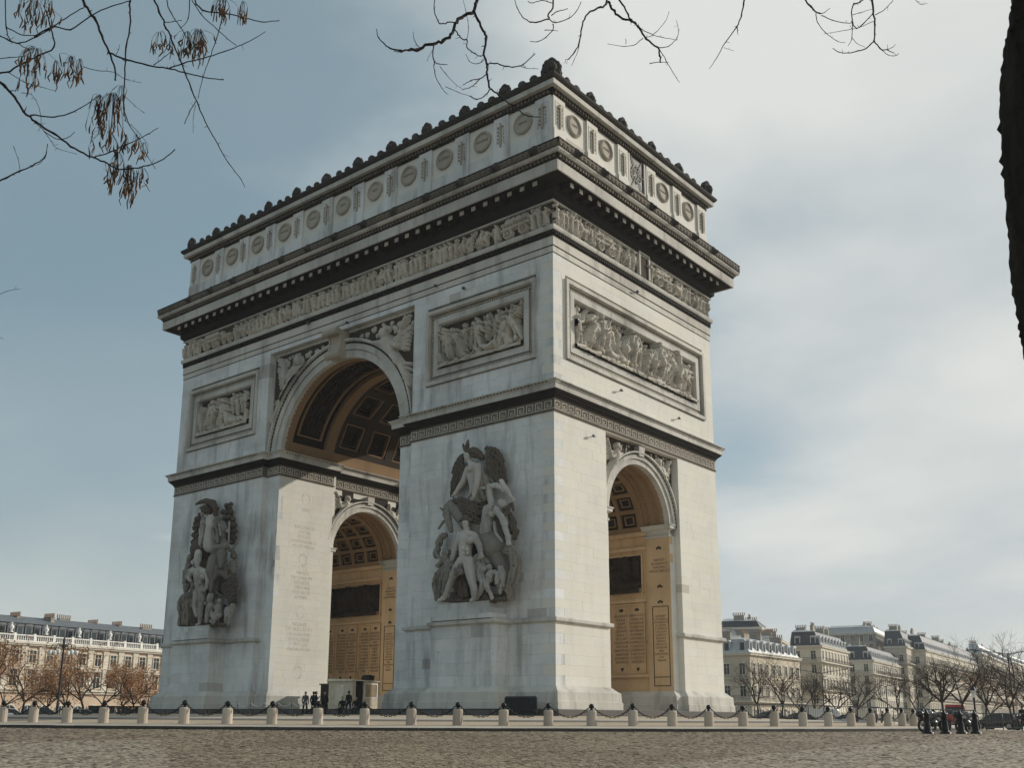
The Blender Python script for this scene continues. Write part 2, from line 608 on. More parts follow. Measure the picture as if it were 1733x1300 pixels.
def surface_nets(F):
    S = F < 0
    nx, ny, nz = F.shape
    cs = [(i, j, k) for i in (0, 1) for j in (0, 1) for k in (0, 1)]

    def sub(A, c):
        return A[c[0]:nx - 1 + c[0], c[1]:ny - 1 + c[1], c[2]:nz - 1 + c[2]]
    cnt = sum(sub(S, c).astype(np.int8) for c in cs)
    act = (cnt > 0) & (cnt < 8)
    idx = np.argwhere(act)
    num = np.full(act.shape, -1, np.int64)
    num[act] = np.arange(len(idx))
    acc = np.zeros((len(idx), 3))
    m = np.zeros(len(idx))
    I, J, K = idx[:, 0], idx[:, 1], idx[:, 2]
    for a in cs:
        for axis in range(3):
            if a[axis] == 1:
                continue
            b = list(a)
            b[axis] = 1
            fa = F[I + a[0], J + a[1], K + a[2]]
            fb = F[I + b[0], J + b[1], K + b[2]]
            c = (fa < 0) != (fb < 0)
            t = np.where(c, fa / np.where(fa - fb == 0, 1, fa - fb), 0)
            p = np.zeros((len(idx), 3))
            for d in range(3):
                p[:, d] = a[d]
            p[:, axis] += t
            acc += p * c[:, None]
            m += c
    v = idx + acc / m[:, None]
    faces = []
    for axis in range(3):
        sh = [nx, ny, nz]
        sl0 = [slice(1, sh[d] - 1) for d in range(3)]
        sl1 = list(sl0)
        sl0[axis] = slice(0, sh[axis] - 1)
        sl1[axis] = slice(1, sh[axis])
        A, B = S[tuple(sl0)], S[tuple(sl1)]
        ch = np.argwhere(A != B)
        if not len(ch):
            continue
        o = np.array([1, 1, 1])
        o[axis] = 0
        g = ch + o
        inside = A[ch[:, 0], ch[:, 1], ch[:, 2]]
        u, w = (axis + 1) % 3, (axis + 2) % 3

        def nb(du, dw):
            q = g.copy()
            q[:, u] += du
            q[:, w] += dw
            return num[q[:, 0], q[:, 1], q[:, 2]]
        quad = np.stack([nb(-1, -1), nb(0, -1), nb(0, 0), nb(-1, 0)], 1)
        quad[~inside] = quad[~inside][:, ::-1]
        faces.append(quad)
    return v, np.concatenate(faces)


class Sheet:
    """a carved relief: heights over a w x h rectangle"""

    def __init__(s, w, h, res):
        s.w, s.h, s.res = w, h, res
        s.nx, s.nz = int(w / res) + 1, int(h / res) + 1
        s.H = np.zeros((s.nx, s.nz), np.float32)
        s.xs = np.linspace(0, w, s.nx)
        s.zs = np.linspace(0, h, s.nz)

    def win(s, x0, x1, z0, z1):
        a, b = np.searchsorted(s.xs, (x0, x1))
        c, d = np.searchsorted(s.zs, (z0, z1))
        return a, b, c, d

    def cap(s, a, b, ra, rb, z0=0.0, flat=1.0, fold=0.0, fn=0.0):
        r = max(ra, rb)
        i, j, k, l = s.win(min(a[0], b[0]) - r, max(a[0], b[0]) + r, min(a[1], b[1]) - r, max(a[1], b[1]) + r)
        if j <= i or l <= k:
            return
        X, Z = s.xs[i:j, None], s.zs[None, k:l]
        dx, dz = b[0] - a[0], b[1] - a[1]
        L = max(1e-6, math.hypot(dx, dz))
        t = np.clip(((X - a[0]) * dx + (Z - a[1]) * dz) / L ** 2, 0, 1)
        ex, ez = X - a[0] - t * dx, Z - a[1] - t * dz
        rr = ra + t * (rb - ra)
        q = (ex * ex + ez * ez) / rr ** 2
        hgt = z0 + flat * rr * np.sqrt(np.clip(1 - q, 0, 1))
        if fold:
            lat = (ex * -dz + ez * dx) / L
            hgt = hgt + fold * np.cos(lat / rr * fn + 3 * t)
        s.H[i:j, k:l] = np.where(q < 1, np.maximum(s.H[i:j, k:l], hgt), s.H[i:j, k:l])

    def ell(s, c, rx, rz, ang, z0=0.0, hgt=0.2):
        r = max(rx, rz)
        i, j, k, l = s.win(c[0] - r, c[0] + r, c[1] - r, c[1] + r)
        if j <= i or l <= k:
            return
        X, Z = s.xs[i:j, None] - c[0], s.zs[None, k:l] - c[1]
        ca, sa = math.cos(ang), math.sin(ang)
        q = ((X * ca + Z * sa) / rx) ** 2 + ((-X * sa + Z * ca) / rz) ** 2
        hh = z0 + hgt * np.sqrt(np.clip(1 - q, 0, 1))
        s.H[i:j, k:l] = np.where(q < 1, np.maximum(s.H[i:j, k:l], hh), s.H[i:j, k:l])

    def chisel(s, g, n, gnd=.1, r0=.02, r1=.045, lmin=.12, lmax=.36):
        """dense small ridges (folds, straps, hair, weapons) laid over the figures"""
        for _ in range(n):
            i, k = g.randrange(s.nx), g.randrange(s.nz)
            h0 = s.H[i, k]
            if h0 < gnd:
                continue
            a = g.gauss(1.57, .7)
            L = g.uniform(lmin, lmax)
            x, z = s.xs[i], s.zs[k]
            r = g.uniform(r0, r1)
            s.cap((x - math.cos(a) * L / 2, z - math.sin(a) * L / 2), (x + math.cos(a) * L / 2, z + math.sin(a) * L / 2), r, r * .6, float(h0) + g.uniform(-.01, .03), 1.4)

    def ring(s, c, r, w, z0, hgt):
        for k in range(20):
            a0, a1 = 2 * math.pi * k / 20, 2 * math.pi * (k + 1) / 20
            s.cap((c[0] + r * math.cos(a0), c[1] + r * math.sin(a0)), (c[0] + r * math.cos(a1), c[1] + r * math.sin(a1)), w, w, z0, hgt)

    # ---- little carved people, horses and carts
    def person(s, x, z, H, g, robe=0.4, lean=0.0, face=1, z0=0.06, act=None):
        u = H / 7.4
        act = act or g.choice(['stand', 'walk', 'raise', 'carry', 'point'])
        hip = (x + lean * H * 0.5, z + 3.55 * u)
        neck = (x + lean * H + 0.1 * u * face, z + 6.15 * u)
        rob = g.random() < robe
        st = g.uniform(0.2, 0.9) * u * (1.4 if act == 'walk' else 1)
        for sgn in (-1, 1):
            foot = (x + sgn * st + g.uniform(-.15, .15) * u, z + 0.15 * u)
            kn = ((hip[0] + foot[0]) / 2 + face * 0.28 * u, (hip[1] + foot[1]) / 2)
            s.cap((hip[0] + sgn * .25 * u, hip[1]), kn, .62 * u, .46 * u, z0 + (.1 if sgn == face else .0) * u, 1.15)
            s.cap(kn, foot, .44 * u, .26 * u, z0 + (.12 if sgn == face else 0) * u, 1.15)
            s.cap(foot, (foot[0] + face * .45 * u, foot[1] - .05 * u), .2 * u, .16 * u, z0 + .05 * u, 1.2)
        if rob:
            s.cap((hip[0], hip[1] + .6 * u), (x + g.uniform(-.3, .3) * u, z + g.uniform(.4, 1.4) * u), .75 * u, 1.0 * u, z0 + .1 * u, .75, .16 * u, 7)
        s.cap(hip, (neck[0], neck[1] - 1.0 * u), .72 * u, .86 * u, z0 + .18 * u, 1.0)
        s.cap((neck[0] - .62 * u, neck[1] - .42 * u), (neck[0] + .62 * u, neck[1] - .42 * u), .4 * u, .4 * u, z0 + .3 * u, 1.2)
        s.cap(neck, (neck[0] + .08 * face * u, neck[1] + .35 * u), .24 * u, .24 * u, z0 + .35 * u, 1.2)
        s.ell((neck[0] + .16 * face * u, neck[1] + .72 * u), .40 * u, .52 * u, 0, z0 + .45 * u, .5 * u)
        s.cap((neck[0] + .42 * face * u, neck[1] + .66 * u), (neck[0] + .56 * face * u, neck[1] + .6 * u), .12 * u, .09 * u, z0 + .6 * u, 1.0)
        if g.random() < .5:
            s.ell((neck[0] + .05 * face * u, neck[1] + 1.0 * u), .52 * u, .38 * u, -.2 * face, z0 + .5 * u, .4 * u)
            if g.random() < .5:
                s.cap((neck[0] - .5 * u, neck[1] + 1.15 * u), (neck[0] + .45 * u, neck[1] + 1.5 * u), .16 * u, .2 * u, z0 + .5 * u, 1.2)
        for sgn in (-1, 1):
            sh = (neck[0] + sgn * .8 * u, neck[1] - .5 * u)
            a = {'stand': (-1.45, -1.3), 'walk': (-1.1, -.5), 'raise': (g.uniform(.3, .9), 1.3), 'carry': (-.5, .5), 'point': (g.uniform(-.2, .3), .1)}[act]
            if sgn != face and act in ('raise', 'point'):
                a = (-1.3, -.9)
            dr = sgn if act == 'stand' else face
            el = (sh[0] + math.cos(a[0]) * 1.25 * u * dr, sh[1] + math.sin(a[0]) * 1.25 * u)
            ha = (el[0] + math.cos(a[1]) * 1.1 * u * dr, el[1] + math.sin(a[1]) * 1.1 * u)
            s.cap(sh, el, .34 * u, .28 * u, z0 + .5 * u, 1.2)
            s.cap(el, ha, .27 * u, .2 * u, z0 + .55 * u, 1.2)
            s.ell(ha, .24 * u, .24 * u, 0, z0 + .55 * u, .26 * u)
            if sgn == face and g.random() < .45:
                L = g.uniform(1.5, 3.4) * u
                an = g.uniform(.6, 1.9)
                s.cap((ha[0] - math.cos(an) * L * .6 * face, ha[1] - math.sin(an) * L * .6), (ha[0] + math.cos(an) * L * face, ha[1] + math.sin(an) * L), .1 * u, .09 * u, z0 + .5 * u, 1.5)
        if g.random() < .35:
            s.cap((neck[0] - face * .5 * u, neck[1] - .4 * u), (neck[0] - face * 1.1 * u, z + 1.6 * u), .55 * u, .7 * u, z0, .8, .14 * u, 8)

    def fallen(s, x, z, L, g, face=1, z0=0.1):
        u = L / 7
        s.cap((x, z + .6 * u), (x + face * 2.2 * u, z + .9 * u), .75 * u, .9 * u, z0, 1.0)
        s.ell((x + face * 3.3 * u, z + 1.1 * u), .5 * u, .48 * u, 0, z0 + .2 * u, .5 * u)
        s.cap((x, z + .6 * u), (x - face * 1.6 * u, z + 1.3 * u), .6 * u, .45 * u, z0, 1.2)
        s.cap((x - face * 1.6 * u, z + 1.3 * u), (x - face * 3 * u, z + .3 * u), .42 * u, .26 * u, z0, 1.2)
        s.cap((x + face * 1.9 * u, z + 1.2 * u), (x + face * 2.4 * u, z + 2.4 * u), .34 * u, .24 * u, z0 + .3 * u, 1.2)

    def horse(s, x, z, H, g, face=1, z0=0.08, rider=True, rear=0.0):
        u = H / 8.0
        bx = lambda a: x + face * a * u
        s.ell((x, z + 4.2 * u), 2.6 * u, 1.35 * u, rear * face, z0, 1.35 * u)
        s.ell((bx(-1.9), z + (4.3 - rear * 2) * u), 1.35 * u, 1.45 * u, 0, z0 + .1 * u, 1.3 * u)
        s.ell((bx(1.9), z + (4.3 + rear * 2) * u), 1.2 * u, 1.4 * u, 0, z0 + .1 * u, 1.2 * u)
        s.cap((bx(2.2), z + (4.9 + rear * 2) * u), (bx(3.4), z + (6.8 + rear * 2) * u), 1.0 * u, .62 * u, z0 + .3 * u, .9)
        s.cap((bx(3.3), z + (7.0 + rear * 2) * u), (bx(4.5), z + (5.9 + rear * 2) * u), .55 * u, .34 * u, z0 + .5 * u, 1.1)
        s.cap((bx(3.1), z + (7.4 + rear * 2) * u), (bx(3.2), z + (7.9 + rear * 2) * u), .2 * u, .08 * u, z0 + .5 * u, 1.2)
        for a in np.linspace(0, 1, 6):
            s.cap((bx(2.2 + a * .9), z + (5.9 + a * 1.5 + rear * 2) * u), (bx(1.3 + a * .9), z + (5.1 + a * 1.3 + rear * 2) * u), .28 * u, .14 * u, z0 + .7 * u, 1.2)
        for (a, kx, fx) in ((-2.2, -1.9, -2.8), (-1.6, -.9, -1.5), (1.7, 2.4, 2.0), (2.3, 3.3, 2.7)):
            kx += g.uniform(-.3, .5)
            lift = max(0, g.uniform(-.6, 1.0)) + (2.2 * max(0, rear * 2) if a > 0 else 0)
            s.cap((bx(a), z + 3.7 * u), (bx(kx), z + (2.0 + lift * .6) * u), .62 * u, .36 * u, z0 + .2 * u, 1.2)
            s.cap((bx(kx), z + (2.0 + lift * .6) * u), (bx(fx), z + (.3 + lift) * u), .3 * u, .22 * u, z0 + .2 * u, 1.3)
        s.cap((bx(-3.0), z + 5.1 * u), (bx(-3.9), z + 3.9 * u), .4 * u, .45 * u, z0 + .1 * u, 1.0)
        s.cap((bx(-3.9), z + 3.9 * u), (bx(-3.9), z + 1.8 * u), .45 * u, .16 * u, z0 + .1 * u, 1.0)
        if rider:
            s.cap((bx(.1), z + 5.0 * u), (bx(.8), z + 3.0 * u), .62 * u, .4 * u, z0 + 1.2 * u, .9)
            s.cap((bx(.8), z + 3.0 * u), (bx(.5), z + 1.6 * u), .36 * u, .22 * u, z0 + 1.2 * u, .9)
            s.cap((bx(0), z + 5.1 * u), (bx(.15), z + 6.9 * u), .66 * u, .82 * u, z0 + .6 * u, 1.0)
            s.ell((bx(.3), z + 8.3 * u), .45 * u, .55 * u, 0, z0 + .8 * u, .5 * u)
            s.ell((bx(.2), z + 8.7 * u), .62 * u, .36 * u, 0, z0 + .8 * u, .5 * u)
            s.cap((bx(.3), z + 7.2 * u), (bx(1.4), z + (6.4 + g.uniform(0, 2)) * u), .36 * u, .24 * u, z0 + 1.1 * u, 1.0)
            s.cap((bx(-.5), z + 7 * u), (bx(-1.6), z + 5 * u), .5 * u, .8 * u, z0 + .5 * u, .7, .15 * u, 7)

    def cart(s, x, z, L, g, z0=0.08):
        wr = L * .16
        for cx in (x - L * .28, x + L * .28):
            s.ring((cx, z + wr), wr * .86, wr * .17, z0 + .1, 1.3)
            for k in range(6):
                a = k * math.pi / 3
                s.cap((cx, z + wr), (cx + wr * .85 * math.cos(a), z + wr + wr * .85 * math.sin(a)), wr * .1, wr * .08, z0 + .08, 1.3)
            s.ell((cx, z + wr), wr * .24, wr * .24, 0, z0 + .12, .1)
        zz = z + wr * 1.9
        s.cap((x - L * .5, zz), (x + L * .5, zz + L * .03), .05 * L, .05 * L, z0 + .05, 1.2)
        s.cap((x - L * .5, zz + .17 * L), (x + L * .5, zz + .2 * L), .04 * L, .04 * L, z0 + .05, 1.2)
        for k in range(9):
            xx = x - L * .45 + L * .9 * k / 8
            s.cap((xx, zz), (xx, zz + .18 * L), .022 * L, .022 * L, z0 + .05, 1.3)
        for k in range(4):
            s.ell((x - L * .3 + .2 * L * k, zz + .25 * L), .13 * L, .1 * L, g.uniform(-.4, .4), z0, .14)

    def mesh(s, name, o, u, n, mats, gnd=0.09, clip=None, boost=1.0):
        """o: world origin of the sheet's lower left, u: direction along it, n: outward"""
        X, Z = np.meshgrid(s.xs, s.zs, indexing='ij')
        o, u, n = np.array(o, float), np.array(u, float), np.array(n, float)
        if boost != 1:
            s.H *= boost
        P = o + X[..., None] * u + Z[..., None] * np.array((0, 0, 1.0)) + s.H[..., None] * n
        v = P.reshape(-1, 3)
        ii, kk = np.meshgrid(np.arange(s.nx - 1), np.arange(s.nz - 1), indexing='ij')
        a = (ii * s.nz + kk).ravel()
        f = np.stack([a, a + s.nz, a + s.nz + 1, a + 1], 1)
        if np.dot(np.cross(u, (0, 0, 1)), n) < 0:
            f = f[:, ::-1]
        H4 = s.H.ravel()[f].max(1)
        mi = (H4 < gnd).astype(np.int32)  # low faces get the dark material: crevice shade put in by height
        if clip is not None:
            keep = clip(X.ravel()[a], Z.ravel()[a])
            f, mi = f[keep], mi[keep]
        me = np_mesh(name, v, f, mats, True)
        if len(me.materials) > 1:
            me.polygons.foreach_set('material_index', mi)
        return me


# ------------------------------------------------------------------ measured strokes: sculptures (x, y, z, radius), branches
DATA = {"resist":{"winged_genius":[[-6.88,-0.95,17.94,0.288,-6.85,-1.02,17.64,0.192],[-6.75,-1.28,17.73,0.067],[-6.76,-0.9,17.58,0.192,-6.51,-0.9,17.18,0.25],[-6.47,-0.8,17.05,0.442,-6.48,-0.85,16.45,0.404,-6.32,-0.8,15.83,0.423,-6.12,-0.65,15.22,0.538,-6.05,-0.5,14.74,0.481],[-6.45,-1.15,16.84,0.231],[-5.84,-1.1,16.83,0.25],[-5.88,-1.0,17.02,0.288,-5.74,-1.15,16.18,0.24,-5.77,-1.25,15.57,0.202,-5.92,-1.3,14.97,0.183],[-5.88,-1.35,14.85,0.163,-5.97,-1.4,14.7,0.087],[-6.84,-1.0,16.96,0.212,-7.18,-1.05,16.11,0.212,-7.78,-1.15,15.38,0.154],[-7.8,-1.2,15.28,0.135,-8.06,-1.2,15.17,0.077],[-6.45,-1.1,15.79,0.115,-6.33,-1.15,15.17,0.115,-6.69,-1.1,14.92,0.096],[-5.82,-1.15,15.45,0.096,-5.07,-0.9,15.39,0.096]],
"left_wing":[[-7.71,-0.5,18.14,0.192,-8.19,-0.45,17.81,0.212,-8.63,-0.4,17.16,0.212],[-7.65,-0.65,18.0,0.125,-8.36,-0.55,17.3,0.135,-8.7,-0.5,16.43,0.125,-8.83,-0.45,15.4,0.077],[-7.6,-0.7,17.82,0.115,-8.14,-0.6,17.1,0.125,-8.47,-0.55,16.28,0.125,-8.62,-0.5,15.28,0.067],[-7.5,-0.75,17.62,0.115,-7.92,-0.65,16.9,0.125,-8.22,-0.6,16.13,0.115,-8.36,-0.55,15.39,0.067],[-7.4,-0.8,17.36,0.115,-7.72,-0.7,16.71,0.115,-7.94,-0.65,16.08,0.106,-8.08,-0.6,15.6,0.058],[-7.3,-0.85,17.13,0.106,-7.54,-0.75,16.62,0.106,-7.71,-0.7,16.15,0.077],[-8.51,-0.6,16.79,0.096,-8.63,-0.6,15.98,0.077],[-8.05,-0.75,17.42,0.087,-8.28,-0.7,16.84,0.077],[-7.8,-0.8,17.47,0.087,-8.0,-0.75,16.9,0.077],[-8.39,-0.2,16.75,0.385,-8.65,-0.2,16.06,0.288]],
"right_wing":[[-5.46,-0.6,18.32,0.154,-5.01,-0.55,18.22,0.173,-4.48,-0.5,17.92,0.173,-4.07,-0.45,17.27,0.154],[-5.31,-0.65,18.13,0.125,-4.62,-0.55,17.69,0.135,-4.09,-0.5,17.01,0.135,-3.81,-0.45,16.13,0.096,-3.8,-0.4,15.62,0.058],[-5.27,-0.7,17.91,0.125,-4.71,-0.6,17.39,0.135,-4.28,-0.5,16.69,0.125,-3.92,-0.5,15.89,0.087,-3.87,-0.5,15.39,0.058],[-5.25,-0.75,17.7,0.115,-4.81,-0.65,17.14,0.125,-4.46,-0.55,16.51,0.115,-4.15,-0.5,15.77,0.077,-4.08,-0.5,15.32,0.058],[-5.27,-0.75,17.5,0.115,-4.98,-0.65,16.97,0.125,-4.67,-0.6,16.38,0.115,-4.34,-0.6,15.73,0.077],[-5.27,-0.75,17.28,0.115,-5.06,-0.7,16.77,0.115,-4.84,-0.65,16.25,0.106,-4.63,-0.6,15.83,0.067],[-5.21,-0.75,17.04,0.106,-5.1,-0.7,16.57,0.096,-4.96,-0.65,16.16,0.067],[-4.84,-0.75,17.93,0.087,-4.5,-0.7,17.54,0.077],[-4.63,-0.7,17.76,0.077,-4.28,-0.65,17.31,0.077],[-4.28,-0.65,17.46,0.077,-4.01,-0.6,16.93,0.077],[-5.21,-0.15,17.4,0.481,-4.56,-0.15,16.3,0.385]],
"horse":[[-8.59,-1.05,14.47,0.308,-8.57,-1.2,13.94,0.288,-8.22,-1.35,13.37,0.24,-7.94,-1.45,12.83,0.192],[-7.89,-1.45,12.67,0.173],[-9.06,-1.05,14.37,0.115,-9.36,-1.05,14.51,0.048],[-8.14,-1.1,14.61,0.115,-8.28,-1.1,14.83,0.048],[-8.43,-1.5,13.98,0.067],[-8.37,-0.85,14.58,0.442,-7.65,-0.75,14.1,0.673,-6.85,-0.6,13.32,0.817,-5.89,-0.5,12.63,0.865],[-5.89,-0.5,12.44,0.769,-5.03,-0.6,11.74,0.885,-4.4,-0.75,11.08,0.885],[-4.24,-0.95,11.13,0.769],[-4.03,-0.9,10.45,0.596,-3.55,-0.95,9.64,0.404,-3.27,-1.0,9.05,0.269,-3.4,-0.9,8.32,0.212],[-8.74,-1.3,13.44,0.087,-9.48,-1.0,13.07,0.087]],
"falling_rider":[[-4.8,-1.05,13.75,0.442,-4.88,-1.1,13.12,0.423,-5.01,-1.05,12.46,0.442,-5.22,-0.9,12.01,0.423],[-4.81,-1.4,13.35,0.192],[-4.25,-1.4,13.38,0.212],[-4.51,-1.1,14.1,0.231,-4.62,-1.15,14.74,0.212,-4.62,-1.2,15.32,0.202],[-4.63,-1.2,15.4,0.192,-3.96,-1.25,15.37,0.183,-3.42,-1.3,15.09,0.173],[-3.25,-1.35,14.91,0.173],[-3.51,-1.3,15.59,0.163,-3.23,-1.3,15.16,0.154],[-3.13,-1.35,15.04,0.192,-2.86,-1.3,14.72,0.173],[-2.86,-1.3,14.67,0.135,-2.52,-1.2,14.16,0.125],[-3.39,-1.1,14.0,0.346,-3.62,-1.2,14.16,0.231],[-3.92,-1.2,13.66,0.288,-3.41,-1.3,13.1,0.25,-3.12,-1.35,12.49,0.24],[-3.12,-1.35,12.39,0.212,-2.83,-1.4,11.78,0.183,-2.77,-1.4,11.4,0.173],[-2.74,-1.4,11.21,0.192],[-4.29,-1.05,12.86,0.135,-4.16,-1.05,12.17,0.135,-3.62,-1.1,11.53,0.135],[-5.15,-1.2,11.77,0.25,-4.87,-1.3,11.25,0.212,-5.08,-1.35,10.88,0.173],[-4.09,-1.15,13.89,0.135,-3.12,-1.5,12.94,0.096]],
"warrior":[[-6.19,-1.82,12.97,0.25,-6.16,-1.9,12.74,0.183],[-6.1,-2.14,12.86,0.058],[-6.17,-1.77,12.58,0.212,-6.21,-1.72,12.35,0.231],[-6.74,-1.72,12.16,0.269,-6.2,-1.72,12.1,0.385,-5.63,-1.67,12.03,0.288],[-6.29,-1.67,11.78,0.558,-6.29,-1.72,11.24,0.462,-6.26,-1.72,10.75,0.442,-6.27,-1.67,10.42,0.481],[-6.33,-2.0,11.74,0.26],[-5.67,-1.98,11.67,0.26],[-6.1,-2.1,11.08,0.135],[-5.77,-2.1,11.04,0.135],[-6.06,-2.1,10.8,0.135],[-5.76,-2.08,10.78,0.135],[-6.83,-1.72,12.03,0.25,-7.23,-1.67,11.44,0.212,-7.35,-1.67,11.06,0.192],[-7.38,-1.67,11.01,0.183,-7.51,-1.67,10.59,0.163],[-5.44,-1.67,11.88,0.25,-5.1,-1.62,11.28,0.221,-5.03,-1.62,10.93,0.192],[-5.01,-1.67,10.93,0.183,-4.77,-1.77,10.51,0.163,-4.98,-1.82,10.38,0.135],[-6.51,-1.77,10.29,0.423,-6.89,-1.87,9.78,0.365,-7.18,-1.92,9.37,0.288],[-7.21,-1.92,9.27,0.26,-7.51,-1.94,8.72,0.24,-7.86,-1.97,8.07,0.163],[-7.96,-1.97,7.93,0.163,-8.35,-2.07,7.76,0.125],[-5.88,-1.82,10.22,0.433,-5.65,-1.92,9.53,0.365,-5.45,-1.97,8.93,0.298],[-5.42,-1.97,8.79,0.269,-5.3,-1.92,8.36,0.25,-5.29,-1.92,7.8,0.163],[-5.29,-1.92,7.69,0.173,-5.36,-2.12,7.55,0.135],[-5.94,-2.12,10.24,0.125]],
"old_man":[[-8.44,-1.2,11.22,0.269,-8.43,-1.28,10.97,0.192],[-8.74,-1.1,11.37,0.192],[-8.41,-1.3,10.86,0.173,-8.38,-1.35,10.61,0.087],[-8.35,-1.0,10.55,0.385,-8.2,-1.0,9.94,0.423,-8.21,-0.9,9.46,0.385],[-8.18,-1.25,10.6,0.173,-7.64,-1.4,10.14,0.154,-7.23,-1.5,10.19,0.135],[-8.86,-1.1,10.78,0.173,-9.19,-1.1,10.51,0.144,-9.55,-1.0,10.36,0.115],[-8.76,-0.9,10.3,0.231,-9.45,-0.8,9.97,0.231,-9.94,-0.7,9.42,0.212,-9.92,-0.7,8.73,0.173,-9.9,-0.7,8.08,0.135],[-8.66,-1.15,9.96,0.135,-9.14,-1.05,9.32,0.135,-9.34,-0.95,8.46,0.135,-9.4,-0.95,8.02,0.115],[-8.48,-1.2,9.75,0.135,-8.75,-1.1,8.99,0.135,-8.89,-1.0,8.23,0.135],[-9.73,-0.7,12.02,0.25,-9.54,-0.7,12.4,0.212,-9.14,-0.7,12.56,0.192],[-9.81,-0.75,11.62,0.231,-9.87,-0.75,11.12,0.192],[-9.67,-1.0,9.87,0.115,-9.95,-0.9,9.21,0.096],[-9.83,-0.95,11.39,0.096,-9.29,-1.0,10.93,0.096],[-8.91,-1.2,11.17,0.096,-8.4,-1.3,10.47,0.096]],
"mother_and_child":[[-5.61,-1.35,10.56,0.231,-5.62,-1.4,10.37,0.154],[-5.47,-1.25,10.69,0.212,-5.01,-1.2,10.51,0.212,-4.7,-1.2,10.19,0.173],[-5.34,-1.25,10.1,0.327,-5.04,-1.3,9.64,0.385,-5.22,-1.3,9.18,0.365],[-4.76,-1.6,9.67,0.231],[-5.24,-1.5,9.44,0.231,-4.82,-1.55,8.79,0.212,-5.04,-1.5,8.29,0.173,-5.35,-1.5,7.89,0.154],[-5.43,-1.55,7.79,0.135],[-4.36,-1.45,9.8,0.212],[-4.23,-1.45,9.36,0.26,-4.31,-1.5,8.99,0.25],[-4.37,-1.5,8.9,0.212,-4.53,-1.6,8.62,0.173,-4.21,-1.6,8.13,0.144,-3.97,-1.6,7.69,0.125],[-3.99,-1.45,9.44,0.144,-3.64,-1.5,9.31,0.125,-3.66,-1.5,8.65,0.115],[-4.37,-1.65,9.26,0.125,-3.98,-1.75,9.07,0.106],[-3.61,-1.1,9.73,0.288,-3.45,-1.0,9.25,0.327,-3.77,-0.9,8.63,0.327],[-3.64,-1.35,9.42,0.115,-3.42,-1.25,8.75,0.115,-3.72,-1.1,8.05,0.115],[-3.2,-1.3,9.29,0.115,-3.34,-1.2,8.47,0.115],[-5.69,-1.5,10.15,0.135,-5.45,-1.55,9.74,0.115]],
"rock_base":[[-9.1,-1.2,7.93,0.135,-6.49,-1.2,7.76,0.154,-3.27,-1.2,7.59,0.154],[-7.9,-1.0,8.16,0.327],[-7.53,-0.9,8.05,0.269],[-5.4,-1.0,7.89,0.346],[-4.86,-1.2,7.88,0.25],[-4.29,-1.0,7.72,0.308],[-3.77,-0.6,8.0,0.346],[-7.51,-0.1,10.87,1.058,-7.09,-0.1,9.36,1.442],[-5.99,-0.1,13.7,1.058],[-6.94,-0.1,16.35,0.577],[-9.09,-0.1,10.02,0.865],[-4.93,-0.1,9.67,0.962]],
"mane":[[-7.92,-1.2,14.87,0.115,-7.04,-1.3,14.82,0.125,-6.3,-1.25,14.5,0.115,-5.52,-1.1,14.37,0.067],[-7.63,-1.3,14.66,0.115,-6.73,-1.35,14.59,0.125,-5.99,-1.3,14.2,0.115,-5.33,-1.1,14.0,0.067],[-7.27,-1.4,14.45,0.115,-6.5,-1.45,14.24,0.125,-5.88,-1.35,13.93,0.115,-5.26,-1.1,13.7,0.067],[-7.09,-1.45,14.22,0.115,-6.2,-1.5,13.9,0.125,-5.73,-1.3,13.68,0.106,-5.32,-1.1,13.46,0.067],[-6.91,-1.5,13.99,0.115,-6.06,-1.5,13.59,0.125,-5.66,-1.3,13.28,0.106,-5.38,-1.1,13.08,0.067],[-6.71,-1.5,13.67,0.115,-5.97,-1.45,13.24,0.115,-5.44,-1.1,12.79,0.077]],
"tail":[[-3.15,-1.15,10.81,0.25,-2.57,-1.2,10.79,0.308,-2.19,-1.2,10.33,0.308,-2.09,-1.2,9.67,0.25,-2.31,-1.15,8.96,0.25,-2.7,-1.1,8.34,0.231,-3.08,-1.0,7.64,0.154],[-2.77,-1.4,10.55,0.115,-2.15,-1.5,10.39,0.125,-2.09,-1.5,9.64,0.115,-2.4,-1.4,8.84,0.115,-2.98,-1.2,7.98,0.096],[-2.44,-1.5,10.32,0.115,-2.38,-1.5,9.57,0.115,-2.7,-1.4,8.78,0.115,-3.1,-1.2,8.08,0.096],[-1.99,-1.4,10.57,0.115,-1.76,-1.4,9.99,0.115,-1.95,-1.3,9.0,0.115,-2.44,-1.2,8.22,0.096]],
"windblown_hair":[[-6.84,-0.85,18.24,0.25,-6.49,-0.8,18.23,0.327,-6.11,-0.75,18.04,0.308,-5.81,-0.7,17.74,0.231],[-7.06,-0.9,18.49,0.192,-6.96,-0.9,18.81,0.144,-6.91,-0.9,19.1,0.048],[-7.31,-0.9,18.7,0.096,-7.36,-0.9,18.91,0.038]],
"drapery":[[-5.64,-0.85,16.73,0.173,-5.25,-0.85,15.97,0.173,-5.03,-0.8,15.15,0.173],[-5.33,-0.9,16.27,0.135,-5.01,-0.9,15.53,0.144,-5.15,-0.8,14.77,0.154],[-5.68,-0.95,16.51,0.135,-5.48,-0.95,15.78,0.154,-5.57,-0.9,14.81,0.173],[-5.34,-0.6,16.53,0.135,-4.95,-0.6,15.97,0.135,-4.72,-0.6,15.74,0.096],[-5.65,-1.05,16.19,0.115,-5.65,-1.05,15.49,0.135,-5.27,-0.95,14.66,0.135]],
"warrior_hair":[[-6.23,-1.74,13.2,0.327],[-6.48,-1.87,13.27,0.144,-6.74,-1.82,13.13,0.077],[-5.84,-1.77,13.11,0.154]],
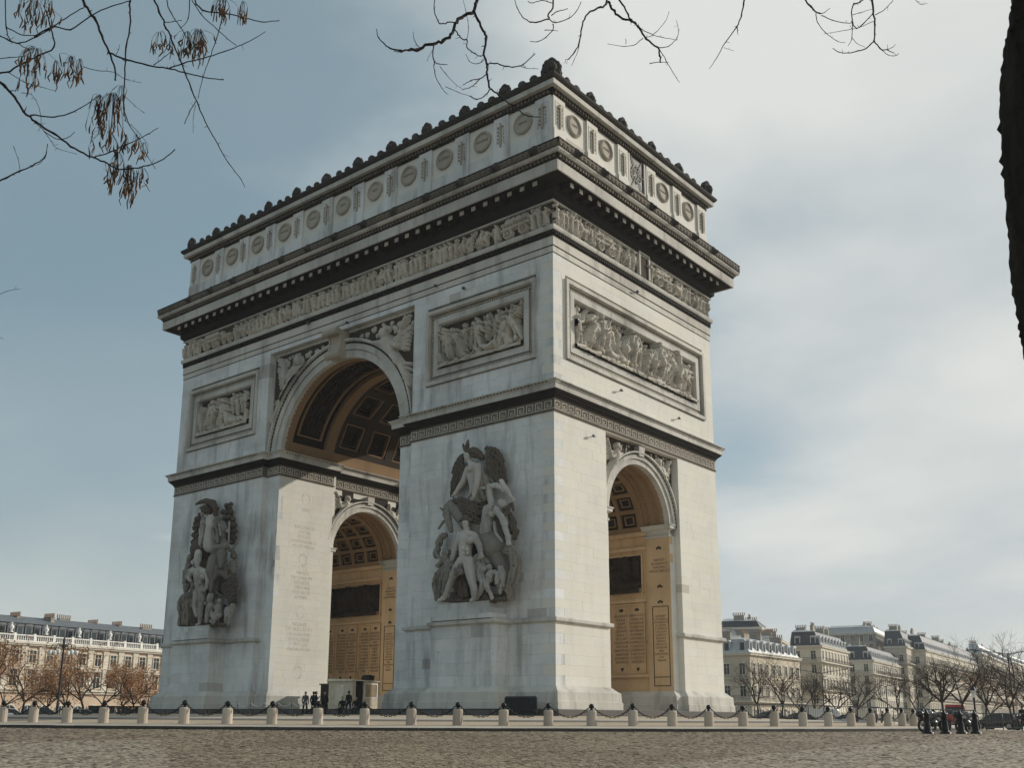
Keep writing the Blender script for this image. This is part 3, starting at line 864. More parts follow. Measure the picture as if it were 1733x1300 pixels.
"loin_cloth":[[-6.71,-2.07,9.74,0.212,-6.26,-2.07,9.56,0.192,-6.72,-2.12,9.5,0.173],[-6.47,-2.12,10.0,0.115,-5.76,-2.07,10.14,0.096]],
"cloak":[[-6.88,-1.22,9.13,0.346,-6.8,-1.22,8.16,0.346],[-6.8,-1.52,8.8,0.135,-6.74,-1.47,7.94,0.135],[-6.41,-1.52,8.87,0.135,-6.32,-1.47,8.01,0.135]],
"rider_hair":[[-2.88,-1.2,13.73,0.135,-2.94,-1.2,13.25,0.077],[-3.04,-1.3,13.64,0.115,-3.1,-1.3,13.16,0.067],[-3.29,-1.3,13.62,0.115,-3.35,-1.3,13.29,0.067],[-2.86,-1.0,13.95,0.135,-2.68,-1.0,13.54,0.077]],
"rider_cloak":[[-3.14,-0.8,13.24,0.173,-2.78,-0.8,12.72,0.173,-2.88,-0.9,12.05,0.173],[-2.66,-1.1,12.38,0.192,-2.35,-1.1,12.06,0.192,-2.47,-1.1,11.6,0.154],[-3.06,-0.9,13.32,0.135,-2.82,-0.9,12.81,0.115,-3.1,-1.0,12.35,0.115],[-4.25,-0.8,12.99,0.25,-4.0,-0.8,12.19,0.269,-3.54,-0.9,11.64,0.212]]},"peace":{"helmeted_goddess":[[-38.45,-0.95,17.82,0.271,-38.53,-1.0,17.57,0.188],[-38.62,-1.15,17.73,0.062],[-38.06,-0.9,17.38,0.229],[-37.28,-0.85,16.94,0.521,-37.11,-0.85,16.23,0.562,-37.26,-0.8,15.41,0.604,-37.41,-0.7,14.69,0.625],[-38.41,-0.8,16.81,0.375,-38.56,-0.75,15.98,0.375,-38.51,-0.7,15.02,0.417],[-34.22,-1.2,15.59,0.188],[-35.35,-1.3,16.28,0.146,-35.28,-1.15,15.35,0.125]],
"laurel_branch":[[-40.1,-0.5,17.44,0.229],[-40.16,-0.55,17.05,0.229],[-40.12,-0.6,16.61,0.25],[-39.72,-0.7,16.28,0.188],[-40.14,-0.6,15.96,0.25],[-39.91,-0.6,15.61,0.208],[-40.31,-0.55,15.33,0.25],[-40.23,-0.5,14.84,0.25],[-40.49,-0.5,14.71,0.167],[-39.6,-0.6,16.76,0.229],[-39.58,-0.6,15.9,0.25],[-39.58,-0.6,15.14,0.271],[-40.6,-0.5,14.07,0.208],[-40.83,-0.5,13.77,0.188],[-39.85,-0.4,17.91,0.146,-40.52,-0.3,14.74,0.146],[-35.63,-0.5,18.13,0.229],[-35.04,-0.5,18.18,0.188],[-35.03,-0.6,17.82,0.188],[-36.1,-0.5,17.6,0.25],[-35.42,-0.6,17.45,0.208],[-34.96,-0.5,17.46,0.229],[-35.63,-0.6,17.0,0.25],[-34.89,-0.7,17.0,0.208],[-34.55,-0.5,16.78,0.229],[-34.18,-0.6,16.2,0.25],[-34.47,-0.7,16.27,0.208],[-34.18,-0.5,15.69,0.208],[-34.32,-0.6,15.17,0.229],[-34.11,-0.5,15.11,0.188],[-34.58,-0.5,14.74,0.208],[-35.15,-0.5,15.22,0.208],[-35.86,-0.2,17.99,0.208,-35.23,-0.15,16.33,0.417,-35.09,-0.15,14.95,0.312]],
"ploughman":[[-38.01,-1.5,13.12,0.292,-37.93,-1.55,12.85,0.188],[-37.85,-1.75,12.98,0.062],[-38.44,-1.2,13.78,0.354,-38.54,-1.1,14.12,0.312],[-38.08,-1.45,13.4,0.333],[-37.82,-1.4,12.6,0.229],[-38.76,-1.35,12.42,0.271,-37.7,-1.4,12.33,0.417,-36.79,-1.35,12.15,0.292],[-37.65,-1.4,11.91,0.542,-37.46,-1.45,11.26,0.458,-37.34,-1.4,10.85,0.479],[-37.59,-1.7,11.82,0.25],[-36.75,-1.7,11.75,0.25],[-37.05,-1.75,11.2,0.188],[-36.52,-1.4,11.97,0.271,-36.26,-1.45,11.38,0.24,-36.33,-1.5,10.86,0.208],[-36.33,-1.55,10.76,0.188,-36.6,-1.65,10.56,0.156],[-38.93,-1.35,12.33,0.25,-39.42,-1.35,11.95,0.208,-38.79,-1.5,11.57,0.167],[-36.98,-1.5,10.5,0.396,-36.83,-1.6,9.77,0.333,-36.85,-1.6,9.21,0.271],[-36.87,-1.6,9.06,0.26,-36.85,-1.6,8.44,0.229,-36.86,-1.6,7.89,0.156],[-36.81,-1.65,7.73,0.146,-36.97,-1.8,7.63,0.115],[-37.75,-1.4,10.57,0.375,-37.81,-1.5,9.84,0.292,-37.89,-1.5,9.33,0.25],[-37.88,-1.5,9.23,0.229,-37.52,-1.5,8.49,0.188],[-37.15,-1.75,10.59,0.146,-36.34,-1.7,10.49,0.125],[-38.79,-1.3,12.75,0.146,-39.64,-1.2,12.62,0.104,-40.26,-1.1,12.05,0.083]],
"mother_with_infant":[[-39.97,-1.1,11.18,0.333],[-39.87,-1.2,10.84,0.229],[-40.53,-1.0,11.55,0.188,-40.71,-0.6,13.96,0.167],[-40.46,-0.7,13.87,0.271],[-39.86,-1.1,10.33,0.375,-39.25,-1.15,9.66,0.438,-39.5,-1.1,8.95,0.458,-39.55,-1.0,8.13,0.417],[-40.25,-1.2,10.29,0.229,-40.68,-1.25,9.69,0.198],[-40.67,-1.25,9.58,0.188,-40.42,-1.2,8.79,0.167,-40.45,-1.2,7.95,0.156],[-39.79,-1.45,9.67,0.146,-39.64,-1.35,8.73,0.146,-39.79,-1.3,7.91,0.125],[-39.05,-1.5,9.41,0.146,-38.9,-1.4,8.48,0.146,-38.98,-1.35,7.82,0.125],[-38.39,-1.4,10.72,0.188,-37.96,-1.45,10.06,0.167,-38.18,-1.5,9.56,0.146],[-38.48,-1.5,9.78,0.25],[-38.33,-1.5,9.36,0.208],[-41.04,-0.7,12.69,0.208,-41.06,-0.7,12.15,0.188],[-40.61,-0.6,13.2,0.25],[-41.12,-0.5,12.39,0.25,-40.91,-0.5,11.52,0.312]],
"bull":[[-34.42,-1.5,13.57,0.458,-34.23,-1.65,13.02,0.375,-34.09,-1.75,12.54,0.25],[-34.03,-1.78,12.43,0.208],[-34.24,-1.95,13.09,0.083],[-33.3,-1.9,13.05,0.083],[-33.51,-1.45,13.79,0.146,-32.94,-1.45,13.94,0.104,-32.52,-1.45,14.18,0.052],[-35.41,-1.45,14.18,0.146,-35.87,-1.45,14.44,0.104,-36.07,-1.45,14.67,0.052],[-35.25,-1.45,14.27,0.229,-33.87,-1.45,14.08,0.229],[-36.11,-1.0,13.17,0.625,-36.04,-1.1,12.32,0.688,-35.94,-1.0,11.71,0.625],[-34.89,-1.55,12.38,0.25,-35.07,-1.5,11.78,0.229,-35.52,-1.5,11.31,0.208,-35.69,-1.5,10.51,0.188],[-34.7,-1.3,12.08,0.312,-34.13,-1.2,11.74,0.292],[-35.78,-1.5,12.77,0.146,-35.6,-1.5,11.93,0.125],[-35.86,-0.9,11.3,0.458,-36.11,-0.9,10.5,0.417]],
"second_ploughman":[[-33.4,-1.0,12.41,0.312,-33.23,-1.05,11.98,0.229],[-33.57,-0.9,12.74,0.292],[-33.86,-1.2,12.28,0.312,-33.84,-1.3,11.91,0.25],[-33.71,-0.9,11.74,0.375,-33.77,-0.8,11.04,0.375],[-34.18,-1.3,11.94,0.271,-33.73,-1.35,11.49,0.208],[-33.97,-0.6,13.43,0.271,-34.23,-0.5,13.78,0.208]],
"wheat_sheaf":[[-34.26,-1.1,10.14,0.125,-33.36,-1.15,10.88,0.115,-32.87,-1.0,11.36,0.073],[-34.0,-1.1,10.02,0.125,-33.16,-1.1,10.71,0.115,-32.81,-0.9,11.06,0.073],[-34.31,-1.2,10.34,0.125,-33.56,-1.25,10.98,0.115,-33.08,-1.1,11.46,0.073],[-33.96,-1.0,9.88,0.125,-33.1,-1.0,10.42,0.115,-32.92,-0.8,10.78,0.073],[-33.77,-1.0,9.66,0.125,-33.06,-0.95,10.12,0.115,-32.96,-0.8,10.38,0.073],[-34.5,-1.2,10.55,0.125,-33.91,-1.3,11.0,0.104,-33.44,-1.2,11.48,0.062],[-33.8,-0.9,9.42,0.146,-33.14,-0.8,9.79,0.125],[-34.24,-0.4,10.21,0.375,-33.99,-0.4,9.48,0.312],[-34.46,-1.3,9.94,0.125,-35.05,-1.4,10.37,0.104]],
"children":[[-35.77,-1.45,9.86,0.312,-35.75,-1.5,9.6,0.208],[-35.85,-1.35,10.08,0.292],[-35.67,-1.4,9.15,0.354,-35.86,-1.4,8.61,0.333],[-35.87,-1.5,8.4,0.229,-35.98,-1.5,7.9,0.177],[-35.26,-1.45,8.47,0.25,-34.81,-1.5,8.04,0.188,-35.02,-1.5,7.7,0.146],[-34.66,-1.25,9.55,0.25],[-34.76,-1.2,9.11,0.312,-34.79,-1.2,8.56,0.312],[-34.53,-1.3,8.33,0.229,-34.94,-1.4,7.95,0.188,-35.38,-1.5,7.87,0.146],[-34.84,-1.5,9.09,0.146,-34.67,-1.4,8.53,0.135,-35.17,-1.5,8.26,0.125],[-33.76,-1.0,8.81,0.271,-33.61,-1.0,8.21,0.292,-33.94,-0.9,7.68,0.229],[-33.54,-0.7,9.12,0.25,-33.64,-0.7,8.53,0.229],[-33.1,-1.25,8.26,0.115,-33.34,-1.15,7.63,0.104],[-36.19,-1.6,9.42,0.146]],
"rock_base":[[-40.63,-1.1,7.87,0.146,-37.39,-1.1,7.65,0.167,-33.97,-1.1,7.52,0.167],[-39.34,-0.1,14.64,1.146],[-38.9,-0.1,12.47,1.25],[-38.64,-0.1,10.34,1.354],[-38.99,-0.1,8.79,1.458],[-35.77,-0.1,11.17,0.833],[-35.83,-0.1,8.61,0.833],[-38.47,-0.1,16.38,0.833],[-36.76,-1.2,7.96,0.271],[-34.84,-1.1,7.77,0.271]],
"spear":[[-34.06,-1.25,16.4,0.073,-33.95,-1.25,14.58,0.073]],
"helmet":[[-38.23,-0.9,18.07,0.417,-37.82,-0.8,17.93,0.375],[-39.57,-1.0,18.68,0.094,-38.9,-1.0,18.81,0.167,-38.06,-0.95,18.78,0.25,-37.28,-0.85,18.5,0.312,-36.85,-0.8,17.97,0.271,-36.86,-0.75,17.44,0.188],[-38.6,-1.15,18.19,0.125,-37.72,-1.2,18.17,0.125]],
"robe":[[-37.07,-1.2,16.39,0.146,-37.1,-1.15,15.34,0.146,-37.33,-1.1,14.42,0.125],[-37.68,-1.1,16.58,0.146,-37.9,-1.05,15.65,0.146,-38.39,-1.0,14.65,0.125],[-36.42,-1.25,15.99,0.146,-36.11,-1.15,15.02,0.146],[-36.23,-1.2,16.71,0.167,-35.78,-1.2,15.82,0.146,-35.72,-1.1,14.78,0.125],[-36.18,-1.0,16.84,0.333,-35.17,-1.05,16.19,0.312,-34.56,-1.15,15.74,0.229],[-34.96,-1.25,16.03,0.146,-34.82,-1.1,15.21,0.125]]},"branchL":[[32.545,-50.0,5.52,0.0115,32.636,-49.966,5.363,0.0105,32.733,-49.931,5.221,0.0096,32.816,-49.9,5.056,0.0086,32.893,-49.874,4.886,0.0077,32.971,-49.85,4.731,0.0067,33.019,-49.858,4.595,0.0058],[32.882,-49.862,4.891,0.0074,33.053,-49.81,4.786,0.0067,33.245,-49.742,4.688,0.006,33.429,-49.689,4.613,0.0054,33.589,-49.65,4.525,0.0047,33.774,-49.591,4.435,0.0041,33.946,-49.549,4.365,0.0035],[33.417,-49.669,4.625,0.005,33.572,-49.646,4.608,0.0045,33.752,-49.602,4.592,0.004,33.939,-49.554,4.586,0.0035,34.108,-49.525,4.584,0.003,34.247,-49.517,4.575,0.0025,34.367,-49.526,4.565,0.002],[32.33,-50.187,5.105,0.0061,32.529,-50.135,5.127,0.0056,32.692,-50.083,5.051,0.005,32.89,-50.039,5.101,0.0046,33.091,-49.984,5.12,0.0041,33.274,-49.933,5.102,0.0036],[32.949,-49.769,5.429,0.0076,33.015,-49.801,5.275,0.0069,33.083,-49.821,5.088,0.0063,33.114,-49.851,4.832,0.0057,33.164,-49.867,4.582,0.0051,33.221,-49.889,4.371,0.0046,33.293,-49.917,4.221,0.004,33.379,-49.935,4.074,0.0035],[33.378,-49.962,4.163,0.0035,33.457,-49.95,4.009,0.0031,33.558,-49.923,3.869,0.0027,33.649,-49.902,3.719,0.0023,33.742,-49.886,3.594,0.002],[33.317,-49.804,5.236,0.0073,33.388,-49.764,5.057,0.0068,33.456,-49.733,4.905,0.0063,33.52,-49.706,4.753,0.0058,33.59,-49.669,4.581,0.0053,33.663,-49.619,4.376,0.0048,33.726,-49.595,4.231,0.0043,33.801,-49.551,4.054,0.0038,33.88,-49.512,3.901,0.0034,33.964,-49.465,3.739,0.0029,34.053,-49.425,3.612,0.0025,34.109,-49.426,3.529,0.002],[33.854,-49.696,4.158,0.0034,33.894,-49.758,4.028,0.003,33.936,-49.815,3.893,0.0026],[33.072,-49.554,5.499,0.0046,33.223,-49.585,5.245,0.0039,33.404,-49.599,5.021,0.0033,33.583,-49.614,4.79,0.0027,33.759,-49.622,4.531,0.0021],[33.214,-49.435,5.5,0.0038,33.47,-49.478,5.173,0.0035,33.762,-49.5,4.874,0.0031,34.046,-49.536,4.599,0.0028],[33.235,-49.41,5.476,0.0061,33.373,-49.4,5.293,0.0054,33.597,-49.342,5.192,0.0048,33.796,-49.302,5.077,0.0041,33.975,-49.281,4.975,0.0035,34.16,-49.265,4.902,0.0028],[33.821,-49.493,5.158,0.0043,33.851,-49.532,4.928,0.0038,33.868,-49.582,4.702,0.0034,33.891,-49.637,4.503,0.0029,33.917,-49.693,4.319,0.0025,33.95,-49.738,4.116,0.002],[33.535,-49.619,5.225,0.0044,33.658,-49.689,4.915,0.0032,33.763,-49.808,4.715,0.0021],[32.599,-50.572,4.465,0.0098,32.693,-50.51,4.352,0.0093,32.78,-50.458,4.251,0.0087,32.854,-50.41,4.128,0.0082,32.941,-50.36,4.034,0.0077,33.061,-50.281,3.935,0.0072,33.171,-50.209,3.832,0.0067,33.291,-50.135,3.747,0.0062,33.405,-50.072,3.683,0.0057,33.501,-50.024,3.62,0.0052,33.602,-49.985,3.601,0.0047,33.722,-49.936,3.603,0.0042,33.845,-49.892,3.626,0.0037,33.944,-49.874,3.669,0.0033],[32.965,-50.409,4.057,0.0054,33.153,-50.336,4.002,0.0045,33.328,-50.287,3.995,0.0037,33.489,-50.26,4.017,0.0028,33.611,-50.258,4.016,0.002],[33.431,-50.168,3.664,0.0046,33.573,-50.12,3.678,0.0039,33.716,-50.076,3.705,0.0033,33.858,-50.033,3.736,0.0026,33.96,-50.019,3.75,0.0019],[32.33,-50.445,4.631,0.0066,32.474,-50.391,4.631,0.0063,32.612,-50.351,4.659,0.006,32.738,-50.318,4.675,0.0057,32.884,-50.273,4.708,0.0054,32.93,-50.332,4.807,0.0052,32.966,-50.397,4.9,0.0049],[32.281,-50.467,5.01,0.0052,32.404,-50.403,4.918,0.0049,32.503,-50.371,4.863,0.0046,32.637,-50.325,4.861,0.0043,32.774,-50.286,4.888,0.0041,32.932,-50.237,4.943,0.0038,33.088,-50.187,4.986,0.0035],[32.48,-50.498,5.217,0.0044,32.491,-50.463,4.955,0.0041,32.535,-50.443,4.835,0.0038,32.622,-50.405,4.775,0.0034,32.707,-50.366,4.703,0.0031,32.748,-50.368,4.644,0.0028],[32.454,-50.446,4.975,0.0044,32.584,-50.4,4.885,0.0039,32.735,-50.346,4.831,0.0033,32.904,-50.298,4.846,0.0028],[32.535,-50.537,4.619,0.0035,32.674,-50.482,4.6,0.0028,32.812,-50.428,4.581,0.0021],[32.883,-50.346,4.064,0.0028,32.996,-50.321,3.961,0.0024,33.089,-50.31,3.854,0.002,33.185,-50.303,3.764,0.0017,33.349,-50.243,3.687,0.0013],[33.023,-50.3,3.859,0.0027,33.066,-50.323,3.757,0.0022,33.084,-50.366,3.656,0.0018,33.093,-50.434,3.61,0.0013],[32.485,-50.428,3.681,0.0063,32.638,-50.385,3.697,0.0056,32.773,-50.359,3.717,0.0048,32.905,-50.331,3.725,0.0041,33.029,-50.314,3.744,0.0034,33.102,-50.335,3.75,0.0027],[32.759,-50.347,3.727,0.0021,32.852,-50.413,3.758,0.0017,32.933,-50.489,3.793,0.0013],[33.003,-50.411,4.168,0.002,33.077,-50.4,4.042,0.0018,33.13,-50.407,3.917,0.0016,33.172,-50.436,3.836,0.0013],[32.934,-50.48,4.206,0.002,33.077,-50.473,4.136,0.0017,33.185,-50.488,4.04,0.0013],[33.202,-50.412,3.836,0.0033,33.322,-50.373,3.746,0.0028,33.443,-50.355,3.726,0.0024,33.536,-50.364,3.721,0.0019],[33.027,-50.111,4.571,0.0028,33.148,-50.059,4.512,0.0025,33.28,-50.004,4.471,0.0021,33.369,-49.973,4.395,0.0017,33.497,-49.917,4.34,0.0014],[32.51,-50.415,4.589,0.0029,32.623,-50.339,4.499,0.0024,32.74,-50.269,4.445,0.0019,32.848,-50.209,4.397,0.0014],[33.42,-49.788,4.585,0.0035,33.564,-49.798,4.575,0.0028,33.706,-49.811,4.569,0.0021],[32.966,-49.845,4.848,0.0022,33.028,-49.862,4.852,0.0018,33.08,-49.886,4.856,0.0015],[33.284,-49.652,5.083,0.003,33.372,-49.637,5.057,0.0026,33.461,-49.623,5.036,0.0022],[33.425,-50.178,3.682,0.002,33.487,-50.196,3.693,0.0016,33.53,-50.235,3.719,0.0013],[33.486,-50.114,3.64,0.002,33.533,-50.113,3.544,0.0016,33.584,-50.118,3.481,0.0013],[32.487,-50.31,2.858,0.0021,32.661,-50.3,2.863,0.0017,32.829,-50.286,2.839,0.0013],[32.45,-50.263,2.6,0.0021,32.695,-50.297,2.506,0.0013],[33.391,-49.978,4.253,0.0021,33.524,-49.964,4.128,0.0015,33.652,-49.956,4.016,0.001],[33.542,-50.034,3.971,0.002,33.642,-49.986,3.868,0.0017,33.711,-49.971,3.786,0.0015,33.768,-49.969,3.717,0.0012,33.785,-49.988,3.605,0.001],[33.85,-49.691,4.13,0.002,33.905,-49.735,3.985,0.0015,33.971,-49.767,3.831,0.001]],
"pods":[[32.995,-50.506,4.899,0.069,0.207,26],[33.06,-50.459,4.922,0.058,0.207,18],[32.97,-50.428,4.574,0.081,0.184,40],[33.063,-50.324,4.485,0.023,0.161,14],[33.147,-50.263,4.52,0.046,0.184,22],[33.193,-50.219,4.498,0.029,0.184,12],[32.907,-50.433,4.417,0.035,0.138,14],[33.649,-49.896,4.691,0.046,0.138,14],[33.708,-49.841,4.669,0.023,0.138,10],[33.795,-49.775,4.693,0.046,0.184,20],[33.863,-49.721,4.704,0.052,0.207,40],[34.022,-49.654,4.918,0.058,0.138,26],[34.13,-49.558,4.902,0.021,0.115,12],[33.263,-50.085,4.252,0.04,0.276,26],[33.335,-50.028,4.264,0.058,0.345,50],[33.272,-50.003,4.006,0.069,0.138,20],[33.361,-49.922,3.984,0.023,0.138,10],[33.419,-49.874,3.984,0.029,0.115,10],[33.303,-49.932,3.86,0.035,0.184,22],[33.257,-49.93,3.726,0.046,0.092,10],[33.352,-49.864,3.771,0.04,0.276,40],[33.417,-49.807,3.76,0.029,0.138,14],[33.455,-49.827,3.929,0.035,0.138,8],[33.388,-50.002,4.32,0.046,0.184,14],[33.096,-50.421,4.9,0.014,0.184,8],[32.93,-50.564,4.91,0.012,0.092,4]],
"branchM":[[34.382,-47.336,6.21,0.0155,34.384,-47.361,6.101,0.0151,34.374,-47.397,5.995,0.0147,34.307,-47.488,5.915,0.0144,34.302,-47.529,5.839,0.014,34.284,-47.565,5.717,0.0136,34.249,-47.629,5.634,0.0132,34.199,-47.712,5.574,0.0128,34.137,-47.803,5.507,0.0124,34.104,-47.878,5.467,0.0121],[34.104,-47.878,5.467,0.0084,34.057,-47.96,5.43,0.0072,34.026,-48.037,5.424,0.0061,34.012,-48.109,5.445,0.0049,34.016,-48.167,5.471,0.0038,34.04,-48.211,5.504,0.0027],[34.153,-47.84,5.476,0.0046,34.135,-47.93,5.429,0.0043,34.127,-48.006,5.364,0.004,34.124,-48.087,5.328,0.0036],[34.496,-47.534,5.853,0.0113,34.562,-47.536,5.727,0.0108,34.62,-47.544,5.597,0.0103,34.67,-47.565,5.491,0.0098,34.684,-47.597,5.32,0.0093,34.727,-47.616,5.187,0.0089,34.758,-47.651,5.07,0.0084,34.799,-47.664,4.912,0.008],[34.8,-47.664,4.915,0.0071,34.858,-47.642,4.856,0.0065,34.914,-47.617,4.78,0.0059,34.974,-47.597,4.732,0.0052,35.049,-47.551,4.643,0.0046,35.12,-47.524,4.6,0.004,35.182,-47.511,4.581,0.0035],[34.798,-47.662,4.904,0.0053,34.796,-47.726,4.814,0.0044,34.786,-47.804,4.749,0.0035,34.785,-47.89,4.735,0.0026],[34.375,-47.608,5.761,0.0056,34.338,-47.682,5.728,0.0052,34.313,-47.746,5.697,0.0048,34.321,-47.801,5.723,0.0044,34.34,-47.849,5.756,0.0041,34.388,-47.886,5.833,0.0037],[34.345,-47.62,5.72,0.0056,34.397,-47.607,5.631,0.0053,34.441,-47.607,5.566,0.005,34.495,-47.609,5.531,0.0048,34.516,-47.62,5.436,0.0045,34.582,-47.601,5.364,0.0042,34.639,-47.596,5.318,0.0039,34.691,-47.606,5.308,0.0036],[34.478,-47.591,5.549,0.0028,34.543,-47.642,5.603,0.0025,34.584,-47.724,5.693,0.0021,34.616,-47.808,5.766,0.0018],[34.753,-47.646,5.168,0.0054,34.824,-47.627,5.152,0.0051,34.897,-47.598,5.113,0.0047,34.971,-47.572,5.082,0.0044,35.048,-47.551,5.079,0.0041,35.119,-47.546,5.109,0.0038,35.17,-47.552,5.126,0.0035],[35.006,-47.545,5.093,0.0027,35.104,-47.574,5.012,0.0022,35.229,-47.582,4.945,0.0017],[34.742,-47.633,5.095,0.0054,34.735,-47.703,5.01,0.0044,34.715,-47.792,4.955,0.0035,34.699,-47.871,4.879,0.0026],[34.69,-47.663,5.051,0.0045,34.694,-47.724,4.967,0.0038,34.695,-47.791,4.898,0.0032,34.688,-47.87,4.843,0.0026],[34.689,-47.596,5.267,0.0036,34.651,-47.655,5.209,0.003,34.627,-47.719,5.209,0.0024,34.633,-47.771,5.247,0.0018],[34.26,-47.763,5.517,0.0056,34.303,-47.803,5.327,0.0046,34.388,-47.836,5.228,0.0036,34.505,-47.851,5.159,0.0027],[34.306,-47.8,5.327,0.0037,34.34,-47.823,5.162,0.0032,34.406,-47.827,5.028,0.0027,34.477,-47.836,4.925,0.0022,34.538,-47.868,4.867,0.0018],[34.396,-47.822,5.206,0.0027,34.472,-47.813,5.092,0.0022,34.559,-47.795,4.979,0.0018,34.629,-47.805,4.91,0.0013],[34.408,-47.764,5.044,0.0027,34.522,-47.731,4.961,0.0022,34.627,-47.713,4.893,0.0018,34.708,-47.715,4.832,0.0013],[34.166,-47.831,5.482,0.0037,34.171,-47.904,5.514,0.0028,34.206,-47.952,5.549,0.0018],[34.308,-47.822,5.401,0.0018,34.307,-47.863,5.317,0.0016,34.319,-47.9,5.249,0.0014],[34.789,-46.772,6.352,0.0079,34.799,-46.815,6.169,0.0075,34.8,-46.885,6.051,0.007,34.844,-46.93,5.966,0.0066,34.807,-47.042,5.881,0.0061,34.802,-47.138,5.831,0.0057],[34.802,-47.138,5.831,0.0047,34.795,-47.232,5.829,0.0041,34.807,-47.321,5.86,0.0034,34.832,-47.403,5.905,0.0028],[34.875,-46.972,5.929,0.0048,34.922,-46.969,5.869,0.0044,34.986,-46.963,5.85,0.004,35.072,-46.946,5.855,0.0036,35.149,-46.944,5.882,0.0032,35.21,-46.962,5.932,0.0028],[34.948,-47.012,5.821,0.0047,34.97,-47.035,5.735,0.0042,34.939,-47.099,5.641,0.0038,34.906,-47.172,5.57,0.0033,34.886,-47.247,5.542,0.0028],[34.889,-47.045,5.767,0.0038,34.964,-47.039,5.732,0.0028,35.025,-47.044,5.694,0.0019],[34.846,-46.892,6.024,0.0049,34.92,-46.897,6.023,0.0039,35.016,-46.88,6.013,0.0029],[34.873,-46.901,6.127,0.0039,34.813,-46.995,6.127,0.0035,34.766,-47.066,6.081,0.0032,34.761,-47.112,6.073,0.0029],[35.108,-46.388,6.407,0.01,35.126,-46.435,6.283,0.0093,35.112,-46.52,6.192,0.0086,35.075,-46.626,6.108,0.008,35.074,-46.698,6.01,0.0073,35.072,-46.755,5.866,0.0066,35.082,-46.8,5.709,0.006,35.07,-46.867,5.568,0.0053,35.063,-46.94,5.459,0.0047],[35.157,-46.908,5.612,0.0028,35.151,-46.928,5.514,0.0025,35.133,-46.958,5.417,0.0022,35.125,-46.988,5.344,0.0019],[35.063,-46.94,5.459,0.0028,35.064,-46.995,5.42,0.0021,35.097,-47.015,5.358,0.0014],[35.099,-46.378,6.35,0.011,35.173,-46.389,6.202,0.0104,35.262,-46.394,6.08,0.0098,35.363,-46.405,6.006,0.0093,35.443,-46.418,5.886,0.0087,35.519,-46.426,5.735,0.0081,35.621,-46.42,5.61,0.0076,35.668,-46.46,5.486,0.007,35.699,-46.518,5.378,0.0065],[35.146,-46.356,6.408,0.009,35.257,-46.381,6.242,0.0082,35.339,-46.425,6.062,0.0073,35.421,-46.484,5.931,0.0065,35.507,-46.538,5.795,0.0057],[35.71,-46.544,5.494,0.0037,35.793,-46.536,5.474,0.0032,35.869,-46.545,5.495,0.0028,35.918,-46.582,5.529,0.0023,35.941,-46.647,5.585,0.0018],[35.713,-46.536,5.476,0.0037,35.771,-46.537,5.344,0.0031,35.832,-46.531,5.199,0.0024,35.887,-46.542,5.092,0.0018],[35.632,-46.57,5.367,0.0037,35.75,-46.591,5.315,0.0028,35.84,-46.629,5.249,0.0018],[35.524,-46.495,5.703,0.0038,35.498,-46.577,5.605,0.0031,35.455,-46.684,5.547,0.0025,35.382,-46.828,5.526,0.0019],[35.461,-46.462,5.861,0.0038,35.567,-46.474,5.749,0.0032,35.691,-46.473,5.646,0.0025,35.838,-46.457,5.56,0.0019],[35.548,-46.475,5.703,0.0028,35.645,-46.484,5.706,0.0025,35.747,-46.501,5.746,0.0022,35.819,-46.544,5.793,0.0019],[35.361,-46.503,5.72,0.0029,35.411,-46.587,5.694,0.0019]],
